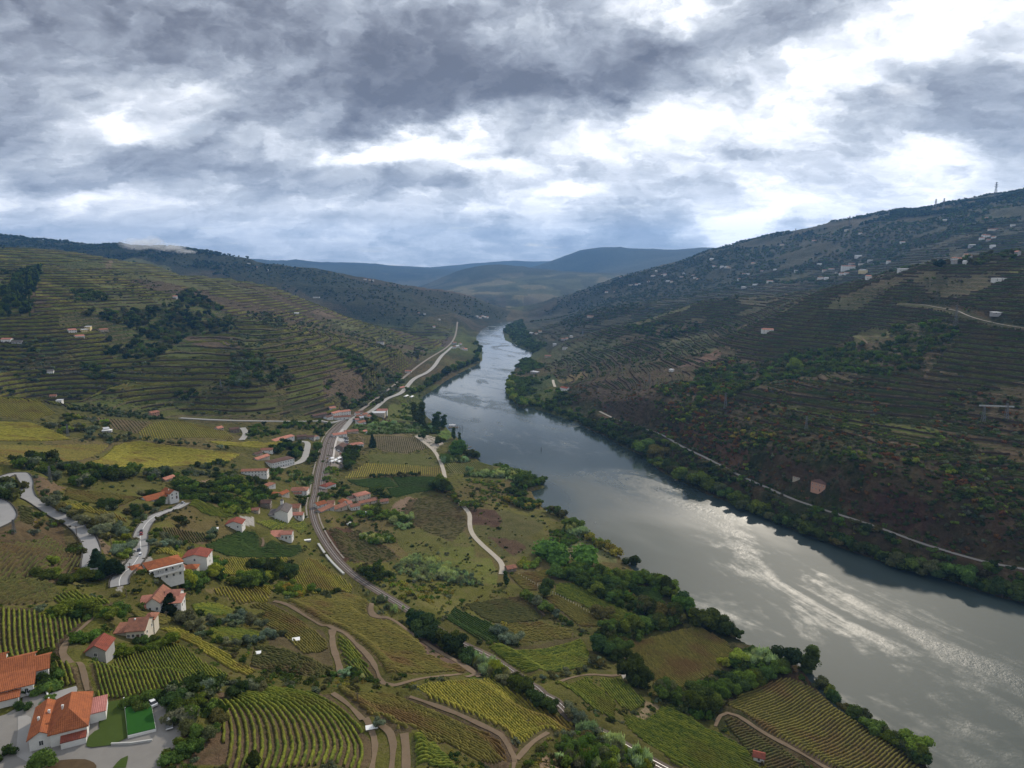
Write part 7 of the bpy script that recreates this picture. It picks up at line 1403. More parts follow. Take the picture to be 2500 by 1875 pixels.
grove(W2, ZB([(820,600),(980,610),(990,680),(840,680)]), 5, ['round'], ['dark', 'mid'], 5, 8); grove(W2, ZB([(1060,640),(1240,650),(1240,740),(1080,740)]), 5.5, ['round'], ['dark', 'dull'], 4, 7)
grove(W2, ZB([(860,730),(1180,760),(1150,860),(1090,1100),(1010,1100),(1000,900),(840,850)]), 5.5, ['round', 'bush'], ['olive', 'olive', 'lime', 'dull'], 3, 5.5, .03, 25)
grove(W2, ZB([(1300,700),(1500,740),(1700,760),(1700,830),(1340,800)]), 6, ['round', 'bush'], ['dark', 'olive', 'dull'], 3, 5.5, .05, 25); grove(W2, ZB([(1240,880),(1500,920),(1720,960),(1640,1020),(1560,1040),(1260,1000)]), 5.5, ['round'], ['olive', 'mid'], 3, 5, .04, 20)
grove(W2, ZB([(1700,860),(1900,850),(1850,950),(1740,980)]), 5, ['round'], ['dark', 'olive'], 3, 6); grove(W2, ZB([(1760,1080),(1880,1080),(2100,1260),(2212,1300),(1960,1340),(1760,1350),(1520,1330),(1530,1230),(1740,1180)]), 5.5, ['round', 'bush'], ['mid', 'green', 'lime', 'dark'], 3, 6.5, .02, 20)
grove(W2, ZA([(1480,140),(1700,120),(1760,180),(1800,260),(1600,250),(1560,160)]), 5, ['bush', 'round'], ['mid', 'lime', 'green'], 2, 4.5, .04, 20)
# flat ground by the railway and the village
W3 = 'thickets of the river flat'
grove(W3, ZC([(1400,260),(1560,90),(1700,60),(1640,290),(1400,250)]), 7, ['bush', 'round'], ['green', 'mid', 'lime'], 2, 6, .06, 30); grove(W3, ZC([(1120,230),(1290,220),(1340,280),(1220,300),(1110,290)]), 6, ['round'], ['mid', 'dark'], 3, 7, .03)
grove(W3, ZC([(1120,300),(1400,290),(1640,320),(1700,380),(1120,370)]), 4.2, ['cane', 'bush'], ['cane', 'cane', 'green', 'mid'], 2, 4); grove(W3, ZC([(1640,300),(1840,300),(1840,370),(1700,380)]), 5, ['round', 'bush'], ['dark', 'green'], 4, 7)
grove(W3, ZC([(1040,520),(1120,500),(1180,560),(1130,620),(1060,700),(1030,660)]), 6, ['round'], ['dark', 'mid'], 5, 9); grove(W3, ZC([(860,680),(1000,660),(980,780),(880,780)]), 5, ['bush', 'cane'], ['green', 'cane', 'lime'], 2, 4)
grove(W3, ZC([(840,800),(1040,790),(1100,850),(1100,930),(960,920),(850,950)]), 6, ['round', 'bush'], ['dark', 'mid', 'green'], 3, 6.5, .02, 20); grove(W3, ZC([(1250,840),(1370,840),(1440,920),(1300,920),(1260,880)]), 5, ['bush', 'round'], ['dark', 'mid'], 3, 5)
grove(W3, ZC([(820,1050),(1180,1050),(1240,1020),(1440,1050),(1400,1160),(1140,1180),(900,1120),(840,1100)]), 5.5, ['bush', 'round'], ['lime', 'green', 'dark', 'dull'], 1.5, 4.5, .06, 20)
grove(W3, ZC([(1450,1080),(1600,1070),(1640,1120),(1560,1200),(1460,1190)]), 4.5, ['cane', 'bush'], ['cane', 'mid'], 2, 4); grove(W3, ZC([(1210,1200),(1400,1200),(1490,1290),(1330,1310),(1230,1270)]), 4, ['cane', 'bush'], ['cane', 'mid', 'green'], 1.8, 3.4)
grove(W3, ZC([(1600,1420),(1700,1400),(1900,1500),(2100,1600),(2212,1659),(1700,1620),(1450,1560)]), 3.6, ['cane'], ['cane', 'cane', 'olive'], 2, 4.2); grove(W3, ZC([(1100,1480),(1330,1480),(1420,1560),(1500,1620),(1200,1640)]), 5, ['bush', 'cane'], ['dull', 'green', 'olive', 'lime'], 1.5, 4, .03, 15)
grove(W3, ZL([(0,700),(300,690),(430,700),(560,750),(500,790),(260,745),(0,745)]), 3.4, ['cane'], ['cane', 'mid'], 3, 5); grove(W3, ZL([(200,640),(380,640),(420,700),(560,700),(620,760),(640,820),(540,830),(470,880),(540,960),(640,960),(650,1000),(540,1010),(440,960),(340,860),(420,780),(300,690)]), 5, ['round', 'bush'], ['dark', 'mid', 'green'], 3, 7)
grove(W3, ZL([(0,770),(280,780),(400,860),(420,980),(250,1000),(40,1000)]), 5, ['bush', 'tuft'], ['lime', 'dull', 'green', 'yellow', 'mid'], 1.5, 3.6, .03, 20); grove(W3, ZL([(690,1180),(860,1160),(930,1280),(860,1330),(730,1310)]), 4.5, ['bush'], ['green', 'mid'], 2.5, 4.5)
grove(W3, ZL([(870,1160),(1000,1160),(1000,1220),(890,1225)]), 3.4, ['cane'], ['cane'], 3, 5); grove(W3, ZD([(900,40),(1500,60),(1750,150),(1900,230),(1500,290),(1200,230),(1050,160)]), 5, ['bush', 'tuft'], ['lime', 'yellow', 'dull', 'green'], 1.2, 3, .03, 15)
grove(W3, ZD([(870,130),(960,150),(1180,300),(1140,330),(1000,280),(900,200)]), 3.6, ['cane'], ['cane', 'olive'], 2.5, 4.5); grove(W3, ZE([(530,190),(640,110),(900,150),(1150,240),(1330,200),(1420,330),(1380,420),(1150,270),(1000,250),(1200,430),(1290,520),(1500,470),(1520,560),(1300,620),(1100,520),(880,320),(700,220)]), 5, ['round', 'bush'], ['mid', 'green', 'dark', 'mid'], 4, 7.5, road=3)
grove(W3, ZE([(900,620),(1180,510),(1500,500),(1520,560),(1180,640),(1080,720),(1090,830),(1000,830),(860,720)]), 5.5, ['round', 'bush'], ['dark', 'mid', 'dull'], 4, 8, road=3); grove(W3, ZE([(120,540),(480,530),(700,580),(740,640),(440,690),(140,710)]), 4.5, ['bush', 'tuft'], ['dull', 'lime', 'green', 'yellow'], 1, 3, .05, 15)
grove(W3, ZE([(1340,1100),(1640,1180),(1820,1120),(1900,1000),(2022,880),(2022,1060),(1850,1170),(1720,1300),(1500,1200),(1360,1160)]), 5.5, ['round', 'bush'], ['dark', 'mid', 'dull', 'green'], 4, 8, road=3); grove(W3, ZE([(580,1500),(760,1400),(1000,1480),(1230,1600),(1260,1659),(600,1659),(560,1560)]), 4.5, ['round', 'bush', 'cane'], ['mid', 'green', 'cane', 'olive', 'dull'], 3, 6.5, road=2)
grove(W3, ZF([(0,940),(150,960),(430,840),(600,800),(640,720),(480,640),(300,700),(150,730),(60,850)]), 6, ['round', 'bush'], ['mid', 'dark', 'green'], 4, 7.5); grove(W3, ZF([(1480,1340),(1570,1420),(1590,1452),(1480,1450)]), 5, ['round'], ['mid', 'green'], 4, 8, excl=False)
grove(W3, ZE([(1640,520),(1900,680),(2022,780),(2022,900),(1900,900),(1960,800),(1840,680),(1640,580)]), 5, ['bush', 'round'], ['dull', 'mid', 'olive'], 2, 5, .06, 20)
grove(W3, ZA([(1000,1000),(1400,960),(1500,960),(1900,920),(1960,1000),(1820,1120),(1860,1300),(1780,1400),(1560,1480),(1480,1300),(1420,1160),(1250,1060)]), 6.6, ['round', 'bush'], ['dark', 'mid', 'olive'], 3, 6.5, .02, 20, road=3)
grove(W3, ZA([(1400,360),(1560,340),(2050,350),(2212,430),(2212,640),(2000,640),(1900,600),(1700,600),(1640,480),(1450,460)]), 6.5, ['round'], ['olive', 'olive', 'dark'], 3, 5, .05, 15); grove(W3, ZA([(230,790),(320,800),(430,960),(390,1000),(300,900)]), 3.6, ['bush'], ['dark', 'mid'], 2, 3.6)
grove(W3, ZA([(640,540),(720,500),(920,420),(920,520),(860,560),(680,590)]), 2.6, ['bush'], ['green', 'mid'], 1, 1.8); grove(W3, ZA([(1450,1440),(1620,1380),(1600,1640),(1380,1640)]), 4, ['bush', 'tuft'], ['dull', 'mid'], 1, 2.6, .04, 12)
grove(W3, ZD([(0,820),(500,870),(1000,900),(900,960),(560,960),(0,930)]), 5, ['bush', 'tuft'], ['dull', 'mid', 'dark'], 1, 3, .04, 15, road=2)
for P_, cols_, h_ in LATER: put(W3, P_[:, :2], ['round'], cols_, h_ * .75, h_ * 1.2)
# right slopes
W4 = 'scrub of the right slopes'
grove(W4, ZK([(0,300),(300,470),(600,600),(900,720),(1300,860),(1900,1060),(2212,1140),(2212,1290),(1800,1190),(1400,1060),(900,880),(600,770),(300,610),(0,500)]), 6, ['round', 'bush'], ['mid', 'dark', 'green', 'dull'], 3, 8, .03, 40, road=3)
grove(W4, ZL([(1130,260),(1500,330),(1640,420),(1900,560),(2212,700),(2212,900),(1900,790),(1620,650),(1400,480),(1000,270),(850,220)]), 6, ['round', 'bush'], ['dark', 'mid', 'dull'], 3, 8, .0, 40, road=3)
grove(W4, ZI([(310,1060),(400,1000),(620,1130),(640,1250),(900,1400),(1200,1540),(1200,1640),(1000,1580),(700,1450),(480,1390),(290,1330),(250,1250)]), 8, ['round', 'bush'], ['green', 'mid', 'dark', 'mid'], 4, 10, .02, 60)
grove(W4, ZI([(210,790),(250,750),(360,700),(440,860),(560,900),(440,980),(300,880)]), 12, ['round'], ['dark', 'mid'], 7, 12)
grove(W4, ZI([(1340,1230),(1500,1260),(1800,1060),(2042,1000),(2042,1300),(1700,1480),(1500,1640),(1360,1500),(1480,1350)]), 8, ['round', 'bush'], ['dark', 'mid', 'dull', 'rust', 'lime'], 3, 9, .03, 60, road=3)
grove(W4, ZJ([(0,1290),(500,1230),(640,1160),(760,1160),(1000,1110),(1200,1080),(1400,980),(1700,950),(1780,1040),(1700,1130),(1500,1220),(1540,1320),(1300,1330),(900,1300),(560,1350),(300,1440),(0,1520)]), 8.5, ['round', 'bush'], ['dark', 'mid', 'dull', 'green'], 4, 10, .02, 60)
grove(W4, ZK([(0,0),(2212,0),(2212,1080),(1700,940),(1200,760),(700,600),(300,430),(0,280)]), 5.6, ['bush', 'round', 'bush'], ['dark', 'dull', 'mid', 'rust', 'dull', 'olive'], 1.6, 4.6, .07, 45, road=3)
grove(W4, ZK([(0,100),(430,60),(700,300),(900,500),(560,540),(300,400),(0,260)]), 6.5, ['bush', 'round'], ['rust', 'yellow', 'dull', 'mid', 'rust', 'lime'], 2, 6, .06, 40, road=3)
grove(W4, ZK([(1000,500),(1700,300),(2212,500),(2212,1000),(1500,800)]), 7, ['bush', 'round'], ['dark', 'mid', 'lime', 'dull'], 2, 6, .12, 50, road=3)
grove(W4, ZK([(780,170),(1300,190),(1640,260),(1500,330),(1100,260)]), 5, ['bush'], ['lime', 'green', 'mid'], 1.4, 3, .05, 30, lines=True)
grove(W4, ZJ([(200,1000),(600,860),(1200,720),(2212,640),(2212,1400),(1000,1300),(100,1400)]), 9, ['bush', 'round'], ['dark', 'dull', 'mid'], 1.8, 4.5, .06, 60, lines=True)
grove(W4, ZI([(640,1250),(1340,1130),(1400,1350),(1200,1500),(900,1380)]), 8, ['bush'], ['dark', 'dull', 'rust'], 1.5, 3.5, .08, 60)
grove(W4, ZI([(460,1080),(900,860),(1500,640),(2042,560),(2042,1000),(1300,1130),(640,1180)]), 11, ['bush', 'round'], ['dark', 'dull', 'mid'], 2.5, 6, .08, 80, lines=True)
grove(W4, ZI([(1160,760),(1700,700),(2042,620),(2042,760),(1700,800),(1450,860),(1250,830)]), 12, ['round'], ['dark', 'mid'], 6, 10, .05, 80)
grove(W4, ZI([(400,700),(1000,430),(2042,150),(2042,560),(1200,720),(640,860)]), 16, ['round', 'bush'], ['dark', 'dull'], 5, 10, .09, 130)
grove(W4, ZJ([(0,700),(0,560),(1100,300),(2212,100),(2212,560),(1500,600),(800,700)]), 17, ['round', 'bush'], ['dark', 'dull', 'mid'], 6, 11, .09, 130)
grove(W4, ZJ([(1100,290),(1400,220),(1740,200),(2212,85),(2212,100),(1750,225),(1400,250),(1100,310)]), 11, ['round'], ['conifer', 'dark'], 7, 13)
grove(W4, ZK([(120,400),(700,650),(1200,790),(2000,1070),(2212,1100),(2212,640),(1300,460),(600,260),(200,200)]), 4.6, ['bush', 'bush', 'round'], ['dull', 'dark', 'rust', 'mid', 'dark'], 1.2, 3.8, .0, 30, road=3)
def crestline(pts, n, group, h0, h1, jit=55):
    L_ = resample(np.array([at_y(float(u), float(v), float(Y))[:2] for u, v, Y in pts]), 5); k = rng.integers(0, len(L_), n); P_ = (L_[k] + rng.normal(0, jit, (n, 2))) * rng.uniform(.86, 1.01, (n, 1)); P_ = P_[fbm(P_[:, 0] / 150, P_[:, 1] / 150, 3, 71) > -.05]; put(group, P_, ['round'], ['conifer', 'dark'], h0, h1)
crestline([(1808,597,4000),(1931,570,3900),(2062,548,3800),(2206,522,3600),(2329,508,3500),(2400,490,3350),(2450,476,3300),(2500,466,3200)], 3600, W4, 6, 12)
crestline([(1379,726,3800),(1442,699,3850),(1536,670,3900),(1630,649,3950),(1724,626,4000),(1808,597,4000)], 1500, W4, 5, 10)
# second left ridge and beyond
W5 = 'woods of the far ridges'
grove(W5, [(0,576),(150,598),(340,602),(470,612),(540,625),(640,646),(820,668),(1000,704),(1250,760),(1230,780),(1000,800),(870,770),(700,690),(560,670),(300,625),(0,610)], 17, ['round'], ['dark', 'conifer', 'dull'], 6, 10, .07, 330)
grove(W5, [(0,572),(60,582),(250,600),(460,607),(540,620),(540,632),(250,612),(0,590)], 14, ['round'], ['conifer', 'dark'], 10, 18)
crestline([(-50,566,4200),(60,582,4200),(150,593,4200),(250,600,4100),(330,597,4000),(460,607,3900),(530,619,3800)], 1800, W5, 9, 18)
crestline([(530,619,3800),(620,640,3700),(700,653,3600),(815,664,3500),(900,688,3450),(1000,702,3450)], 500, W5, 6, 12)
# rough growth over all the remaining near ground
def free(n, r0, r1, a0, a1): 
    r = np.exp(rng.uniform(math.log(r0), math.log(r1), n)); t = rng.uniform(R(a0), R(a1), n); return np.c_[r * np.sin(t), r * np.cos(t)]
P = free(26000, 150, 900, -40, 36); P = P[ok(P, 3.2)]; P = P[(fbm(P[:, 0] / 18, P[:, 1] / 18, 3, 5) + rng.normal(0, .05, len(P))) > -.02]
lft = ~((P[:, 0] > 120) & (grid_at(P[:, 0], P[:, 1], np.where(GX > 0, 1.0, 0)) > 0) & (P[:, 1] < 1) ); P = P[lft]
put('undergrowth', P[::2], ['tuft', 'bush'], ['dull', 'mid', 'green', 'yellow', 'dull'], .5, 1.5); put('undergrowth', P[1::6], ['bush'], ['dark', 'mid', 'olive', 'dull'], 1.2, 2.8)
NAMES = {W1: 'woodland', W2: 'woodland', W3: 'thicket', W4: 'scrub', W5: 'woodland', 'undergrowth': 'undergrowth'}
for gname, lst in GROUPS.items():
    P = np.vstack([l[0] for l in lst]); idx = np.concatenate([l[1] for l in lst]).astype(np.int32); S = np.vstack([l[2] for l in lst]); c = np.vstack([l[3] for l in lst]); n = len(P)
    me = bpy.data.meshes.new(NAMES[gname]); me.vertices.add(n); me.vertices.foreach_set('co', P.astype(np.float32).ravel())
    a_ = me.attributes.new('idx', 'INT', 'POINT'); a_.data.foreach_set('value', idx)
    a_ = me.attributes.new('scl', 'FLOAT_VECTOR', 'POINT'); a_.data.foreach_set('vector', S.astype(np.float32).ravel())
    rt_ = np.zeros((n, 3), np.float32); rt_[:, 2] = rng.uniform(0, 6.28, n); a_ = me.attributes.new('rot', 'FLOAT_VECTOR', 'POINT'); a_.data.foreach_set('vector', rt_.ravel())
    a_ = me.attributes.new('tint', 'FLOAT_COLOR', 'POINT'); a_.data.foreach_set('color', np.c_[c, np.ones(n)].astype(np.float32).ravel())
    me.update(); o = link(NAMES[gname], me, None, kind='stuff', label=gname); md = o.modifiers.new('scatter', 'NODES'); md.node_group = ng
    print(gname, n)
# ------------------------------------------------------------------ paved yard, lawns, small structures
from mathutils.geometry import delaunay_2d_cdt
def sheet(name, pts, m, off, step=2.0, world=False, parent=None, flatz=None, **props):
    P = np.asarray(pts, float) if world else hits(pts)[:, :2]
    B = resample(np.vstack([P, P[:1]]), step)[:-1]
    x0, y0 = P.min(0); x1, y1 = P.max(0); gx_, gy_ = np.meshgrid(np.arange(x0, x1, step), np.arange(y0, y1, step)); I = np.c_[gx_.ravel(), gy_.ravel()]
    I = I[inside(I[:, 0], I[:, 1], P)]; d_, _ = seg_dist(I[:, 0], I[:, 1], np.vstack([P, P[:1]])); I = I[d_ > step * .4]
    vs_ = [Vector(p) for p in B] + [Vector(p) for p in I]; n = len(B)
    V, E, F_, *_ = delaunay_2d_cdt(vs_, [(k, (k + 1) % n) for k in range(n)], [list(range(n))], 1, 1e-4)
    V = np.array([tuple(v) for v in V]); z = (grid_at(V[:, 0], V[:, 1]) if flatz is None else np.full(len(V), flatz)) + off
    mb = MB(); mb.add(np.c_[V, z], [tuple(f) for f in F_]); o = mb.build(name, m, parent, **props)
    return o
def prism(name, pts, z0, z1, m, parent=None, **kw):
    P = hits(pts)[:, :2]; a_ = sum(P[i][0] * P[(i + 1) % len(P)][1] - P[(i + 1) % len(P)][0] * P[i][1] for i in range(len(P)))
    if a_ < 0: P = P[::-1]
    n = len(P); return MB().add([(x, y, z0) for x, y in P] + [(x, y, z1) for x, y in P], [tuple(range(n))[::-1], tuple(range(n, 2 * n))] + [(k, (k + 1) % n, n + (k + 1) % n, n + k) for k in range(n)]).build(name, m, parent, **kw)
SETT = plain('yard_setts', (.20, .19, .175), .95, .16, .25, 5.0, .05, .1); SETTD = plain('yard_slabs', (.28, .27, .255), .9, .1, .3, 4.0)
sheet('paved_yard', ZR([(-300,880),(20,900),(130,830),(270,770),(290,700),(290,620),(352,600),(356,360),(430,380),(520,520),(640,690),(660,680),(960,640),(1010,700),(1260,700),(1270,1060),(1640,1180),(2010,1080),(1960,760),(1800,770),(1620,800),(1620,770),(1900,690),(2020,700),(2212,850),(2330,1000),(2330,1250),(2040,1600),(-300,1600)]), SETT, .10, 2.0, kind='structure')
sheet('pale_paving', ZR([(230,900),(350,880),(400,900),(400,1350),(440,1420),(420,1520),(200,1400),(230,1100)]), SETTD, .16, 2.0, kind='structure')
sheet('pale_paving', ZR([(640,600),(1000,498),(985,640),(640,690)]), SETTD, .16, 2.0, kind='structure')
LAWN = plain('lawn_grass', (.050, .075, .018), .95, .16, .5, 4.0, .03); TURF = plain('bright_turf', (.022, .082, .015), .95, .18, .5, 5.0, .03)
sheet('lawn', ZR([(1260,740),(1600,680),(1640,820),(1650,1170),(1440,1270),(1110,1310),(1120,1180),(1220,1090),(1280,1090)]), LAWN, .30, 2.0, kind='structure')
t = empty('artificial_turf', tuple(hits(ZR([(1820,950)]))[0]), 0, 'bright green artificial lawn on a raised white walled platform beside the curving drive', 'artificial lawn')
loc = np.array(t.location)
def local(o, root):
    o.parent = root; o.matrix_parent_inverse = root.matrix_world.inverted() if False else Matrix.Translation(-Vector(root.location)); return o
local(prism('turf_mat', ZR([(1610,825),(1940,728),(2005,1085),(1645,1172)]), YZ + .4, YZ + .95, TURF), t)
local(prism('platform', ZR([(1606,828),(1942,722),(2012,1088),(1645,1180)]), YZ - 1, YZ + .8, WHITE), t)
BROWNB = plain('dry_shrubs_soil', (.085, .06, .035), .95, .3, .8, 4, .02, .4)
sheet('planting_bed', ZR([(560,1560),(720,1470),(900,1450),(1120,1450),(1240,1510),(1240,1600),(560,1600)]), BROWNB, .22, 1.5, kind='structure'); sheet('planting_bed', ZR([(1450,1560),(1540,1450),(1655,1400),(1620,1560)]), LAWN, .22, 1.5, kind='structure')
def wallpx(label, pts, w, h, m, below=1.0, name='garden_wall'): return wallstrip(name, resample(hits(pts), 2.0), w, h, m, below=below, label=label, category='wall', kind='thing')
wallpx('low white garden wall between the lawn and the little hedge', ZR([(1595,680),(1615,820)]), .3, .9, WHITE); wallpx('thin white wall along the pale terrace behind the large orange roofed house', ZR([(600,590),(635,690)]), .4, .8, WHITE)
wallpx('pale retaining edge below the raised artificial lawn', ZR([(1430,1260),(1700,1250),(1960,1210)]), .4, .6, plain('pale_concrete', (.42, .42, .40), .9, .15))
# posts under the pink terrace roof
# ------------------------------------------------------------------ vehicles
def paint_mat(nm, c): return plain('paint_' + nm, c, .28, .03, 1, 2, .5)
CARC = {'white': paint_mat('white', (.70, .71, .72)), 'silver': paint_mat('silver', (.38, .39, .41)), 'black': paint_mat('black', (.02, .021, .025)), 'navy': paint_mat('navy', (.03, .035, .07)), 'red': paint_mat('red', (.30, .03, .025)), 'grey': paint_mat('grey', (.14, .145, .15))}
TYRE = plain('tyre', (.015, .015, .015), .9, .1); LAMP = plain('lamp_glass', (.7, .7, .68), .2, .02, 1, 2, .6)
def loft(sections):
    """closed body through rectangular sections (x, half width, z low, z high, half width top)"""
    mb = MB(); V = []; 
    for (x, w, z0, z1, wt) in sections: V += [(x, -w, z0), (x, w, z0), (x, w, z0 + (z1 - z0) * .6), (x, wt, z1), (x, -wt, z1), (x, -w, z0 + (z1 - z0) * .6)]
    Fs = []; n = len(sections)
    for i in range(n - 1):
        for k in range(6): a_ = i * 6 + k; b2 = i * 6 + (k + 1) % 6; Fs.append((a_, b2, b2 + 6, a_ + 6))
    Fs += [tuple(range(6))[::-1], tuple(range((n - 1) * 6, n * 6))]; mb.add(V, Fs); return mb
_wh = MB().cyl((0, -.11, 0), (0, .11, 0), .33, n=12).mesh('wheel'); _wh.materials.append(TYRE)
_car = loft([(-2.1, .78, .35, .80, .70), (-2.0, .86, .28, .92, .80), (-1.2, .88, .25, .95, .84), (.9, .88, .25, .93, .84), (1.7, .86, .28, .82, .78), (2.1, .74, .36, .68, .66)]).mesh('body')
_cab = loft([(-1.75, .76, .92, .96, .74), (-1.15, .76, .92, 1.42, .60), (.25, .76, .92, 1.45, .62), (1.0, .78, .90, .95, .74)]).mesh('cabin'); _cab.materials.append(GLASS)
_crf = MB().box(-1.15, -.60, 1.41, .27, .60, 1.50).mesh('car_roof')
_lp = MB().box(2.02, -.66, .52, 2.12, -.36, .68).mesh('headlight'); _lp.materials.append(LAMP)
_pbd = loft([(-2.6, .84, .45, .80, .84), (-.4, .86, .40, .80, .86), (-.3, .86, .35, 1.0, .84), (1.4, .86, .35, 1.0, .82), (2.3, .82, .40, .92, .76), (2.5, .72, .45, .75, .66)]).mesh('body')
_pcab = loft([(-.35, .78, 1.0, 1.6, .66), (.9, .78, 1.0, 1.62, .66), (1.45, .80, .98, 1.02, .76)]).mesh('cabin'); _pcab.materials.append(GLASS); _prf = MB().box(-.4, -.68, 1.58, .95, .68, 1.70).mesh('car_roof')
_pbed = MB().box(-2.6, -.86, .8, -.42, -.80, 1.12).box(-2.6, .80, .8, -.42, .86, 1.12).box(-2.6, -.80, .8, -2.52, .80, 1.12).box(-2.52, -.8, .8, -.42, .8, .84).mesh('load_bed')
def withm(me, m): c = me.copy(); c.materials.clear(); c.materials.append(m); return c
_cm = {}
def cmesh(me, colr):
    k = (me.name, colr)
    if k not in _cm: _cm[k] = withm(me, CARC[colr])
    return _cm[k]
def car(px, toward, colr, label, kind='car', off=.15, group=None):
    P = hits([px, toward]); d = P[1] - P[0]; rz = math.atan2(d[1], d[0]); z = float(grid_at(P[0, 0], P[0, 1])) + off
    root = empty('parked_car' if kind == 'car' else 'pickup_truck', (P[0, 0], P[0, 1], z), rz, label, 'car' if kind == 'car' else 'pickup', group)
    big = kind != 'car'; place('body', cmesh(_pbd if big else _car, colr), root, (0, 0, 0)); place('cabin', _pcab if big else _cab, root, (0, 0, 0)); place('car_roof', cmesh(_prf if big else _crf, colr), root, (0, 0, 0))
    if big: place('load_bed', withm(_pbed, CARC['grey']), root, (0, 0, 0))
    for x in (-1.35, 1.35):
        for y in (-.78, .78): place('wheel', _wh, root, (x, y, .33))
    place('headlight', _lp, root, (0, 0, 0)); place('headlight', _lp, root, (0, 1.02, 0)); return root
car(ZR([(2175,1010)])[0], ZR([(2160,860)])[0], 'white', 'white pickup truck with an open dark load bed at the edge of the drive', 'pickup', .2)
car(ZR([(1955,745)])[0], ZR([(1900,690)])[0], 'white', 'white car parked behind the upper corner of the artificial lawn', off=.2)
car(ZR([(445,590)])[0], ZR([(490,570)])[0], 'silver', 'silver car in the narrow yard between the two orange roofed houses', off=.2)
car(ZR([(2180,690)])[0], ZR([(2250,720)])[0], 'white', 'white car half hidden under the trees right of the artificial lawn', off=.2)
car(b_(1192,885), b_(1200,850), 'red', 'dark red car on the upper part of the road with parked cars', off=.25)
car(b_(1192,862), b_(1200,830), 'black', 'black car right behind the dark red car on the road', off=.25)
car(b_(1172,1025), b_(1176,990), 'navy', 'navy blue car just above the white car on the road bend', off=.25); car(b_(1185,1062), b_(1186,1020), 'white', 'white car lowest of the cars on the road bend', off=.25)
car(b_(1545,622), b_(1570,630), 'silver', 'silver car beside the white gable at the end of the road', off=.2); car(c_(210,382), c_(205,370), 'black', 'tiny dark car on the short bend at the top of the left knoll', off=.3)
car(b_(905,15), b_(930,15), 'white', 'white van beyond the domed vineyard on the left knoll', off=.3); car(c_(1222,1350 - 300), c_(1240,1050), 'white', 'white car among the gardens below the village row', off=.3)
for k, (x, y, cc) in enumerate([(540,455,'silver'), (535,470,'black'), (540,486,'white'), (536,502,'navy'), (541,518,'silver'), (537,535,'red'), (520,460,'grey'), (522,492,'white'), (430,612,'white'), (450,625,'silver'), (463,652,'red')]):
    car(ZM([(x, y)])[0], ZM([(x + 20, y + 1)])[0], cc, '%s car, %s down the station car park' % ({'navy': 'dark blue'}.get(cc, cc), ORD[k]), off=.3, group='cars in the station car park')
for k, (x, y, cc) in enumerate([(570,178,'white'), (545,186,'silver'), (475,228,'white')]):
    car(ZM([(x, y)])[0], ZM([(x + 30, y - 6)])[0], cc, '%s car, %s from the right in front of the salmon roofed row' % (cc, ORD[k]), off=.4, group='cars before the salmon roofed row')
# ------------------------------------------------------------------ masts and poles
GALV = plain('pylon_steel', (.17, .175, .18), .6, .1, 1, 4, .4, 0, .4)
def pylon(px, hpx, label, arms=3, world=None):
    P = hits([px])[0]; t = math.hypot(P[0], P[1]); h = hpx / F * t; s = max(.14, t * .0002)
    root = empty('power_pylon', tuple(P), 0, label, 'pylon'); b = h * .07; tw_ = h * .01 + .15
    body = MB()
    lv = np.linspace(0, 1, 8)
    rad = [b * (1 - l_) ** 1.2 + tw_ for l_ in lv]
    for sx_, sy_ in ((1, 1), (1, -1), (-1, -1), (-1, 1)):
        leg = MB()
        for i in range(7): leg.bar((sx_ * rad[i], sy_ * rad[i], h * lv[i]), (sx_ * rad[i + 1], sy_ * rad[i + 1], h * lv[i + 1]), s)
        leg.build('leg', GALV, root)
    for i in range(7):
        for (ax, ay, bx, by) in ((1, 1, 1, -1), (1, -1, -1, -1), (-1, -1, -1, 1), (-1, 1, 1, 1)):
            body.bar((ax * rad[i], ay * rad[i], h * lv[i]), (bx * rad[i + 1], by * rad[i + 1], h * lv[i + 1]), s * .6); body.bar((bx * rad[i], by * rad[i], h * lv[i]), (ax * rad[i + 1], ay * rad[i + 1], h * lv[i + 1]), s * .6)
    body.build('lattice', GALV, root)
    for k in range(arms):
        z = h * (.72 + .11 * k); L_ = h * (.13 - .015 * k); a_ = MB().bar((-L_, 0, z), (L_, 0, z), s).bar((-L_, 0, z), (0, 0, z + h * .045), s * .7).bar((L_, 0, z), (0, 0, z + h * .045), s * .7); a_.build('cross_arm', GALV, root)
    return root
pylon(ZB([(120,873)])[0], 30, 'thin lattice pylon standing beside the hairpin bend at the left'); pylon(ZB([(425,432)])[0], 33, 'lattice pylon at the grove above the left winding road')
pylon(ZB([(573,52)])[0], 26, 'white lattice pylon on the olive knoll at the far left', 2); pylon(ZJ([(2017,118)])[0], 30, 'tallest pylon on the skyline near the right edge')
pylon(ZJ([(1612,207)])[0], 24, 'left one of the two skyline pylons on the right mountain'); pylon(ZJ([(1667,203)])[0], 24, 'right one of the two skyline pylons on the right mountain')
pylon(ZJ([(1033,298)])[0], 18, 'small skyline pylon at the round wood of the right mountain'); pylon(ZJ([(1298,246)])[0], 14, 'small skyline pylon right of the round wood', 2); pylon(ZJ([(670,356)])[0], 10, 'tiny skyline mast lowest on the right ridge', 2)
pylon(ZJ([(1748,985)])[0], 44, 'lattice pylon above the woodland gully of the near right slope'); pylon(ZJ([(740,1690)])[0], 34, 'slender pylon standing in the rusty scrub above the gravel road'); pylon(ZI([(1948,1400)])[0], 40, 'pylon at the corner of the rusty slope'); pylon(ZI([(1358,1200)])[0], 24, 'pylon on the dark brown slope across the river')
pylon(ZG([(1720,1240)])[0], 22, 'white mast on the terraces of the big left hill', 2); pylon(ZG([(527,1590)])[0], 20, 'pale mast in the trees left of the domed vineyard', 2); pylon(ZI([(838,830)])[0], 14, 'small mast beside the riverside hamlet across the water', 2)
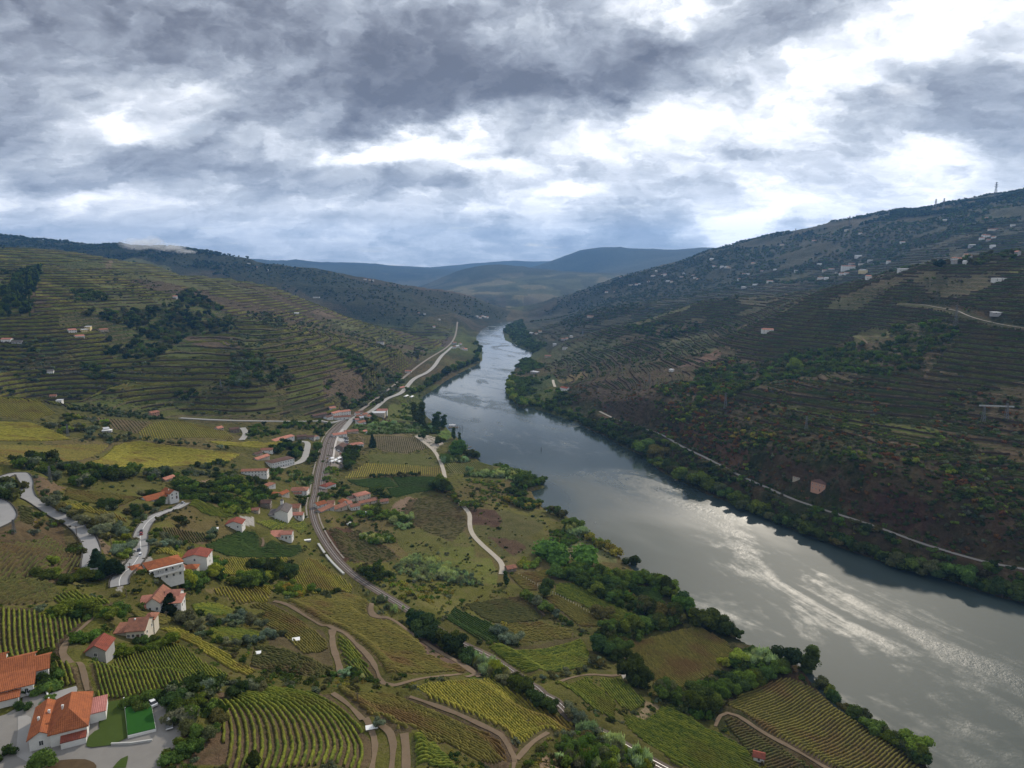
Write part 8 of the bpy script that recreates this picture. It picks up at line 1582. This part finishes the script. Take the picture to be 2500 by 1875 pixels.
P = hits(ZJ([(1935,1635), (2090,1620)])); root = empty('power_gantry', tuple(P[0]), 0, 'pale twin mast power gantry on the near right slope', 'pylon'); P = P - P[0]; hg = 34 / F * math.hypot(*hits(ZJ([(1935,1635)]))[0][:2])
for k in range(2):
    g_ = MB(); 
    for sx_, sy_ in ((1, 1), (1, -1), (-1, -1), (-1, 1)): g_.bar((P[k, 0] + sx_ * 1.6, P[k, 1] + sy_ * 1.6, P[k, 2] - 1), (P[k, 0] + sx_ * .5, P[k, 1] + sy_ * .5, hg + max(P[k, 2], 0)), .4)
    for i in range(5):
        z0, z1 = P[k, 2] + (hg - P[k, 2]) * i / 5, P[k, 2] + (hg - P[k, 2]) * (i + 1) / 5; r_ = 1.6 - 1.1 * i / 5; g_.bar((P[k, 0] - r_, P[k, 1] - r_, z0), (P[k, 0] + r_, P[k, 1] - r_, z1), .25); g_.bar((P[k, 0] + r_, P[k, 1] - r_, z0), (P[k, 0] - r_, P[k, 1] - r_, z1), .25)
    g_.build('mast', GALV, root)
d = P[1] - P[0]; d[2] = 0; a0 = -d * .25; a1 = d * 1.3; bm_ = MB()
for q_ in (0, .9): bm_.bar((a0[0], a0[1], hg + q_), (a1[0], a1[1], hg + q_), .5)
for i in range(12): p0 = a0 + (a1 - a0) * i / 12; p1 = a0 + (a1 - a0) * (i + 1) / 12; bm_.bar((p0[0], p0[1], hg + .9 * (i % 2)), (p1[0], p1[1], hg + .9 * ((i + 1) % 2)), .3)
bm_.build('beam', plain('pale_steel', (.42, .42, .41), .6, .05), root)
def pole(px, hpx, label):
    P = hits([px])[0]; t = math.hypot(P[0], P[1]); h = hpx / F * t; root = empty('utility_pole', tuple(P), 0, label, 'pole')
    MB().cyl((0, 0, -.5), (0, 0, h), .16 + t * .0001, .1 + t * .0001, 8).build('pole', WOODP, root); MB().bar((-.8, 0, h - .5), (.8, 0, h - .5), .16).build('cross_arm', WOODP, root)
for (p_, h_, l_) in [(b_(648,890), 22, 'utility pole on the verge of the left winding road'), (b_(942,1010), 34, 'tall utility pole between the two roads above the dry bank'), (b_(1098,1185), 18, 'utility pole at the yard of the arcaded house'), (a(498,650), 28, 'utility pole in the curved left vineyard beside the track'),
    (a(1066,200), 20, 'utility pole between the arcaded house and the orange roofs'), (a(1963,600), 24, 'utility pole among the grey olive trees'), (ZE([(345,1330)])[0], 18, 'utility pole in the yellow green vineyard at the bottom'), (ZD([(1275,420)])[0], 30, 'utility pole against the dark railway trees'), (ZD([(805,1080)])[0], 26, 'utility pole by the green thicket in the lower vineyard'),
    (c_(940,600), 22, 'catenary pole at the goods shed'), (c_(790,880), 20, 'pole at the railway curve beside the white red roofed house'), (c_(870,930), 20, 'pole left of the village row'), (a(1405,380), 18, 'pole below the sprawling orange roofed house')]: pole(p_, h_, l_)
# white posts of the fenced vine line
L_ = resample(hits(ZN([(965,110),(1060,160),(1130,205),(1330,300),(1480,380),(1600,450),(1720,520),(1890,550)])), 2.6); POST = MB().box(-.09, -.09, -.3, .09, .09, 1.9).mesh('post'); POST.materials.append(plain('pale_post', (.62, .58, .50), .8, .1))
fr = empty('post_line', tuple(L_[0]), 0, 'line of pale concrete posts crossing the vineyards behind the hedge track', 'fence')
for p_ in L_: q_ = p_ - L_[0]; q_[2] = float(grid_at(p_[0], p_[1])) - L_[0][2]; place('post', POST, fr, tuple(q_), 0, (1.5, 1.5, 1))
# ------------------------------------------------------------------ quay, pontoons, tents
TENT = plain('white_canvas', (.78, .78, .77), .8, .04)
def tent(px0, px1, label, d=6):
    P = hits([px0, px1]); W = max(3., min(14., float(np.hypot(*(P[1] - P[0])[:2])))); dd = P[1] - P[0]; root = empty('marquee', tuple(P[0]), math.atan2(dd[1], dd[0]), label, 'tent')
    solid_roof([(0,0,2.8),(W,0,2.8),(W,d,2.8),(0,d,2.8),(W*.25,d/2,4.2),(W*.75,d/2,4.2)], [(0,1,5,4),(1,2,5),(2,3,4,5),(3,0,4)], .15).build('canopy', TENT, root)
    for x, y in ((.1, .1), (W - .1, .1), (W - .1, d - .1), (.1, d - .1)): MB().box(x - .08, y - .08, -.5, x + .08, y + .08, 2.8).build('pole', TENT, root)
tent(ZH([(1545,1218)])[0], ZH([(1598,1195)])[0], 'largest white marquee at the riverside below the far road', 9); tent(ZH([(1575,1228)])[0], ZH([(1610,1215)])[0], 'middle white marquee at the riverside below the far road'); tent(ZH([(1490,1285)])[0], ZH([(1518,1280)])[0], 'small white marquee lowest by the riverside trees', 5); tent(ZH([(1540,1290)])[0], ZH([(1562,1284)])[0], 'small white marquee right of the lowest marquee', 5)
for k, (x0, x1, y) in enumerate([(350,390,735),(395,430,760),(352,385,772),(435,480,735),(440,478,775)]): tent(ZM([(x0, y)])[0], ZM([(x1, y - 2)])[0], 'white tarpaulin covered heap in the railway yard, %s from the left' % ORD[k], 4)
def onwater(pts, z=.0): return at_z(np.array([p[0] for p in pts]), np.array([p[1] for p in pts]), z)
P = onwater(ZM([(1790,325), (1895,325)])); W = float(np.hypot(*(P[1] - P[0])[:2])); root = empty('floating_hut', (P[0, 0], P[0, 1], 0), 0, 'floating landing stage with a dark open hut and pale roof by the poplars', 'landing stage')
MB().box(-1, -1, -.3, W + 1, 7, .6).build('deck', WOODP, root); solid_roof([(0,0,4.0),(W*.75,0,4.0),(W*.75,6,4.6),(0,6,4.6)], [(0,1,2,3)], .25).build('roof', RT['sheet'], root)
for x in (.2, W * .35, W * .72, W * .95):
    for y in (.2, 5.8): MB().box(x - .15, y - .15, .6, x + .15, y + .15, 3.9).build('post', plain('black_steel', (.02, .02, .02), .6, .1), root)
MB().box(W * .95, .2, .6, W * .97, 5.8, 3.0).build('screen', plain('black_steel', (.02, .02, .02), .6, .1), root)
for k, (x, y) in enumerate([(1925,338),(1953,340)]):
    p_ = onwater(ZM([(x, y)]))[0]; r2 = empty('mooring_pile', (p_[0], p_[1], 0), 0, ['left', 'right'][k] + ' one of two dark mooring piles beside the floating landing stage', 'mooring pile'); MB().cyl((0, 0, -3), (0, 0, 5.5), .35, .35, 8).build('pile', plain('black_steel', (.02, .02, .02), .6, .1), r2)
for k, pts in enumerate([[(1955,562),(1985,558),(2000,568),(2030,566),(2045,556),(2070,556)], [(1955,598),(1990,600),(2010,592),(2040,600),(2060,600),(2075,590),(2105,590)]]):
    L_ = curve(onwater(ZM(pts)), 2.0, 2); V = []; T_ = np.gradient(L_[:, :2], axis=0); T_ /= np.linalg.norm(T_, axis=1)[:, None]; N_ = np.stack([-T_[:, 1], T_[:, 0]], -1)
    r2 = empty('pontoon', (L_[0, 0], L_[0, 1], 0), 0, ['upper', 'lower'][k] + ' curved floating pontoon off the rounded green tree', 'pontoon'); q_ = L_[:, :2] - L_[0, :2]
    V = np.stack([np.c_[q_ + N_ * .9, np.full(len(q_), -.3)], np.c_[q_ + N_ * .9, np.full(len(q_), .5)], np.c_[q_ - N_ * .9, np.full(len(q_), .5)], np.c_[q_ - N_ * .9, np.full(len(q_), -.3)]], 1).reshape(-1, 3)
    F_ = [np.stack([np.arange(len(q_) - 1) * 4 + a_, np.arange(len(q_) - 1) * 4 + a_ + 1, np.arange(len(q_) - 1) * 4 + a_ + 5, np.arange(len(q_) - 1) * 4 + a_ + 4], -1) for a_ in range(3)] + [np.array([[0, 3, 2, 1], [len(V) - 4, len(V) - 3, len(V) - 2, len(V) - 1]])]
    link('pontoon_deck', to_mesh('pontoon_deck', V, np.vstack(F_), smooth_=False), WOODP, r2)
for k, (x, y, Zf) in enumerate([(626,518,ZL), (1083,1130,ZL)]):
    p_ = onwater(Zf([(x, y)]))[0]; r2 = empty('buoy', (p_[0], p_[1], 0), 0, ['dark channel marker standing in the middle of the river', 'small white buoy off the shore trees'][k], 'buoy')
    MB().cyl((0, 0, -.5), (0, 0, [4.5, 1.0][k]), .45, .25, 8).build('float', [plain('black_steel', (.02, .02, .02), .6, .1), WHITE][k], r2)
# bits in the fields: water tank roof, white cover, bell post
def slab(px, w, d, h, m, name, label, cat, rz=.3): p_ = hits([px])[0]; r2 = empty(name, tuple(p_), rz, label, cat); MB().box(-w/2, -d/2, -.3, w/2, d/2, h).build('body', m, r2); solid_roof([(-w/2-.1,-d/2-.1,h+.1),(w/2+.1,-d/2-.1,h+.1),(w/2+.1,d/2+.1,h+.35),(-w/2-.1,d/2+.1,h+.35)], [(0,1,2,3)], .12).build('lid', TENT, r2)
slab(ZP([(1490,1395)])[0], 3.2, 2.4, .8, WHITE, 'water_tank', 'white lidded water tank right of the grey olive trees', 'water tank'); slab(ZP([(1005,1565)])[0], 2.0, 1.6, .6, WHITE, 'water_tank', 'small white lidded tank below the lower olive trees', 'water tank')
slab(ZD([(925,1312)])[0], 3.4, 1.6, .5, STONE, 'stone_trough', 'stone trough beside the lone grey olive tree', 'trough'); slab(c_(1078,1145), 4, 3, 1.6, WHITE, 'shed', 'tiny white roofed shelter in the gardens right of the railway', 'shelter'); slab(c_(728,1285), 5, 2, 1.2, GREYW, 'shed', 'pale roofed store left of the railway below the churchside houses', 'shelter')
slab(ZG([(835,1578)])[0], 9, 5, 2.0, GREYW, 'shed', 'white roofed shelter in the trees left of the domed vineyard', 'shelter'); slab(ZH([(565,575)])[0], 14, 8, 3, WHITE, 'shed', 'white roofed shed on the terraces of the left hill', 'shelter'); slab(b_(1810,842), 5, 2, 1.0, GREYW, 'shed', 'pale roofed store left of the red roofed white house', 'shelter')
# ------------------------------------------------------------------ mist on the ridge and the haze of the valley
def volume(name, me, density, color, noise=None, aniso=.3):
    m = bpy.data.materials.new(name); m.use_nodes = True; g = NG(m.node_tree); d_ = density
    if noise:
        P = g.node('ShaderNodeTexCoord').outputs['Object']; n = g.noise(P, noise, 4, .6); r_ = g.vm('LENGTH', P, out=1)
        d_ = g.m('MULTIPLY', g.m('MULTIPLY', g.mr(g.m('SUBTRACT', n, g.m('MULTIPLY', r_, .26)), .18, .42), density), 1.0)
    p = g.node('ShaderNodeVolumePrincipled', {'Color': (*color, 1), 'Density': d_, 'Anisotropy': aniso}); g.l.new(p.outputs[0], g.node('ShaderNodeOutputMaterial').inputs['Volume'])
    me.materials.append(m); o = bpy.data.objects.new(name, me); COL.objects.link(o); o['kind'] = 'stuff'; return o
hz = MB().box(-16000, -600, -8, 16000, 15500, 1150).mesh('haze'); hazeo = volume('haze', hz, 4.3e-5, (.22, .50, 1.0)); hazeo['label'] = 'pale blue valley haze'
c0 = at_y(395., 606., 3700.); ivv, ivf = ico()
for k, (u, v, sx_, sy_, sz_) in enumerate([(335, 596, 105, 50, 34), (415, 607, 90, 50, 32), (375, 592, 60, 40, 38), (455, 616, 60, 40, 18)]):
    q_ = at_y(float(u), float(v), 3650.); me_ = to_mesh('mist', ivv * 1.0, None, ivf); o = volume('mist', me_, .012, (.97, .98, 1.0), 2.2, .3); o.location = tuple(q_); o.scale = (sx_, sy_, sz_); o['label'] = 'low wisp of mist clinging to the second ridge'
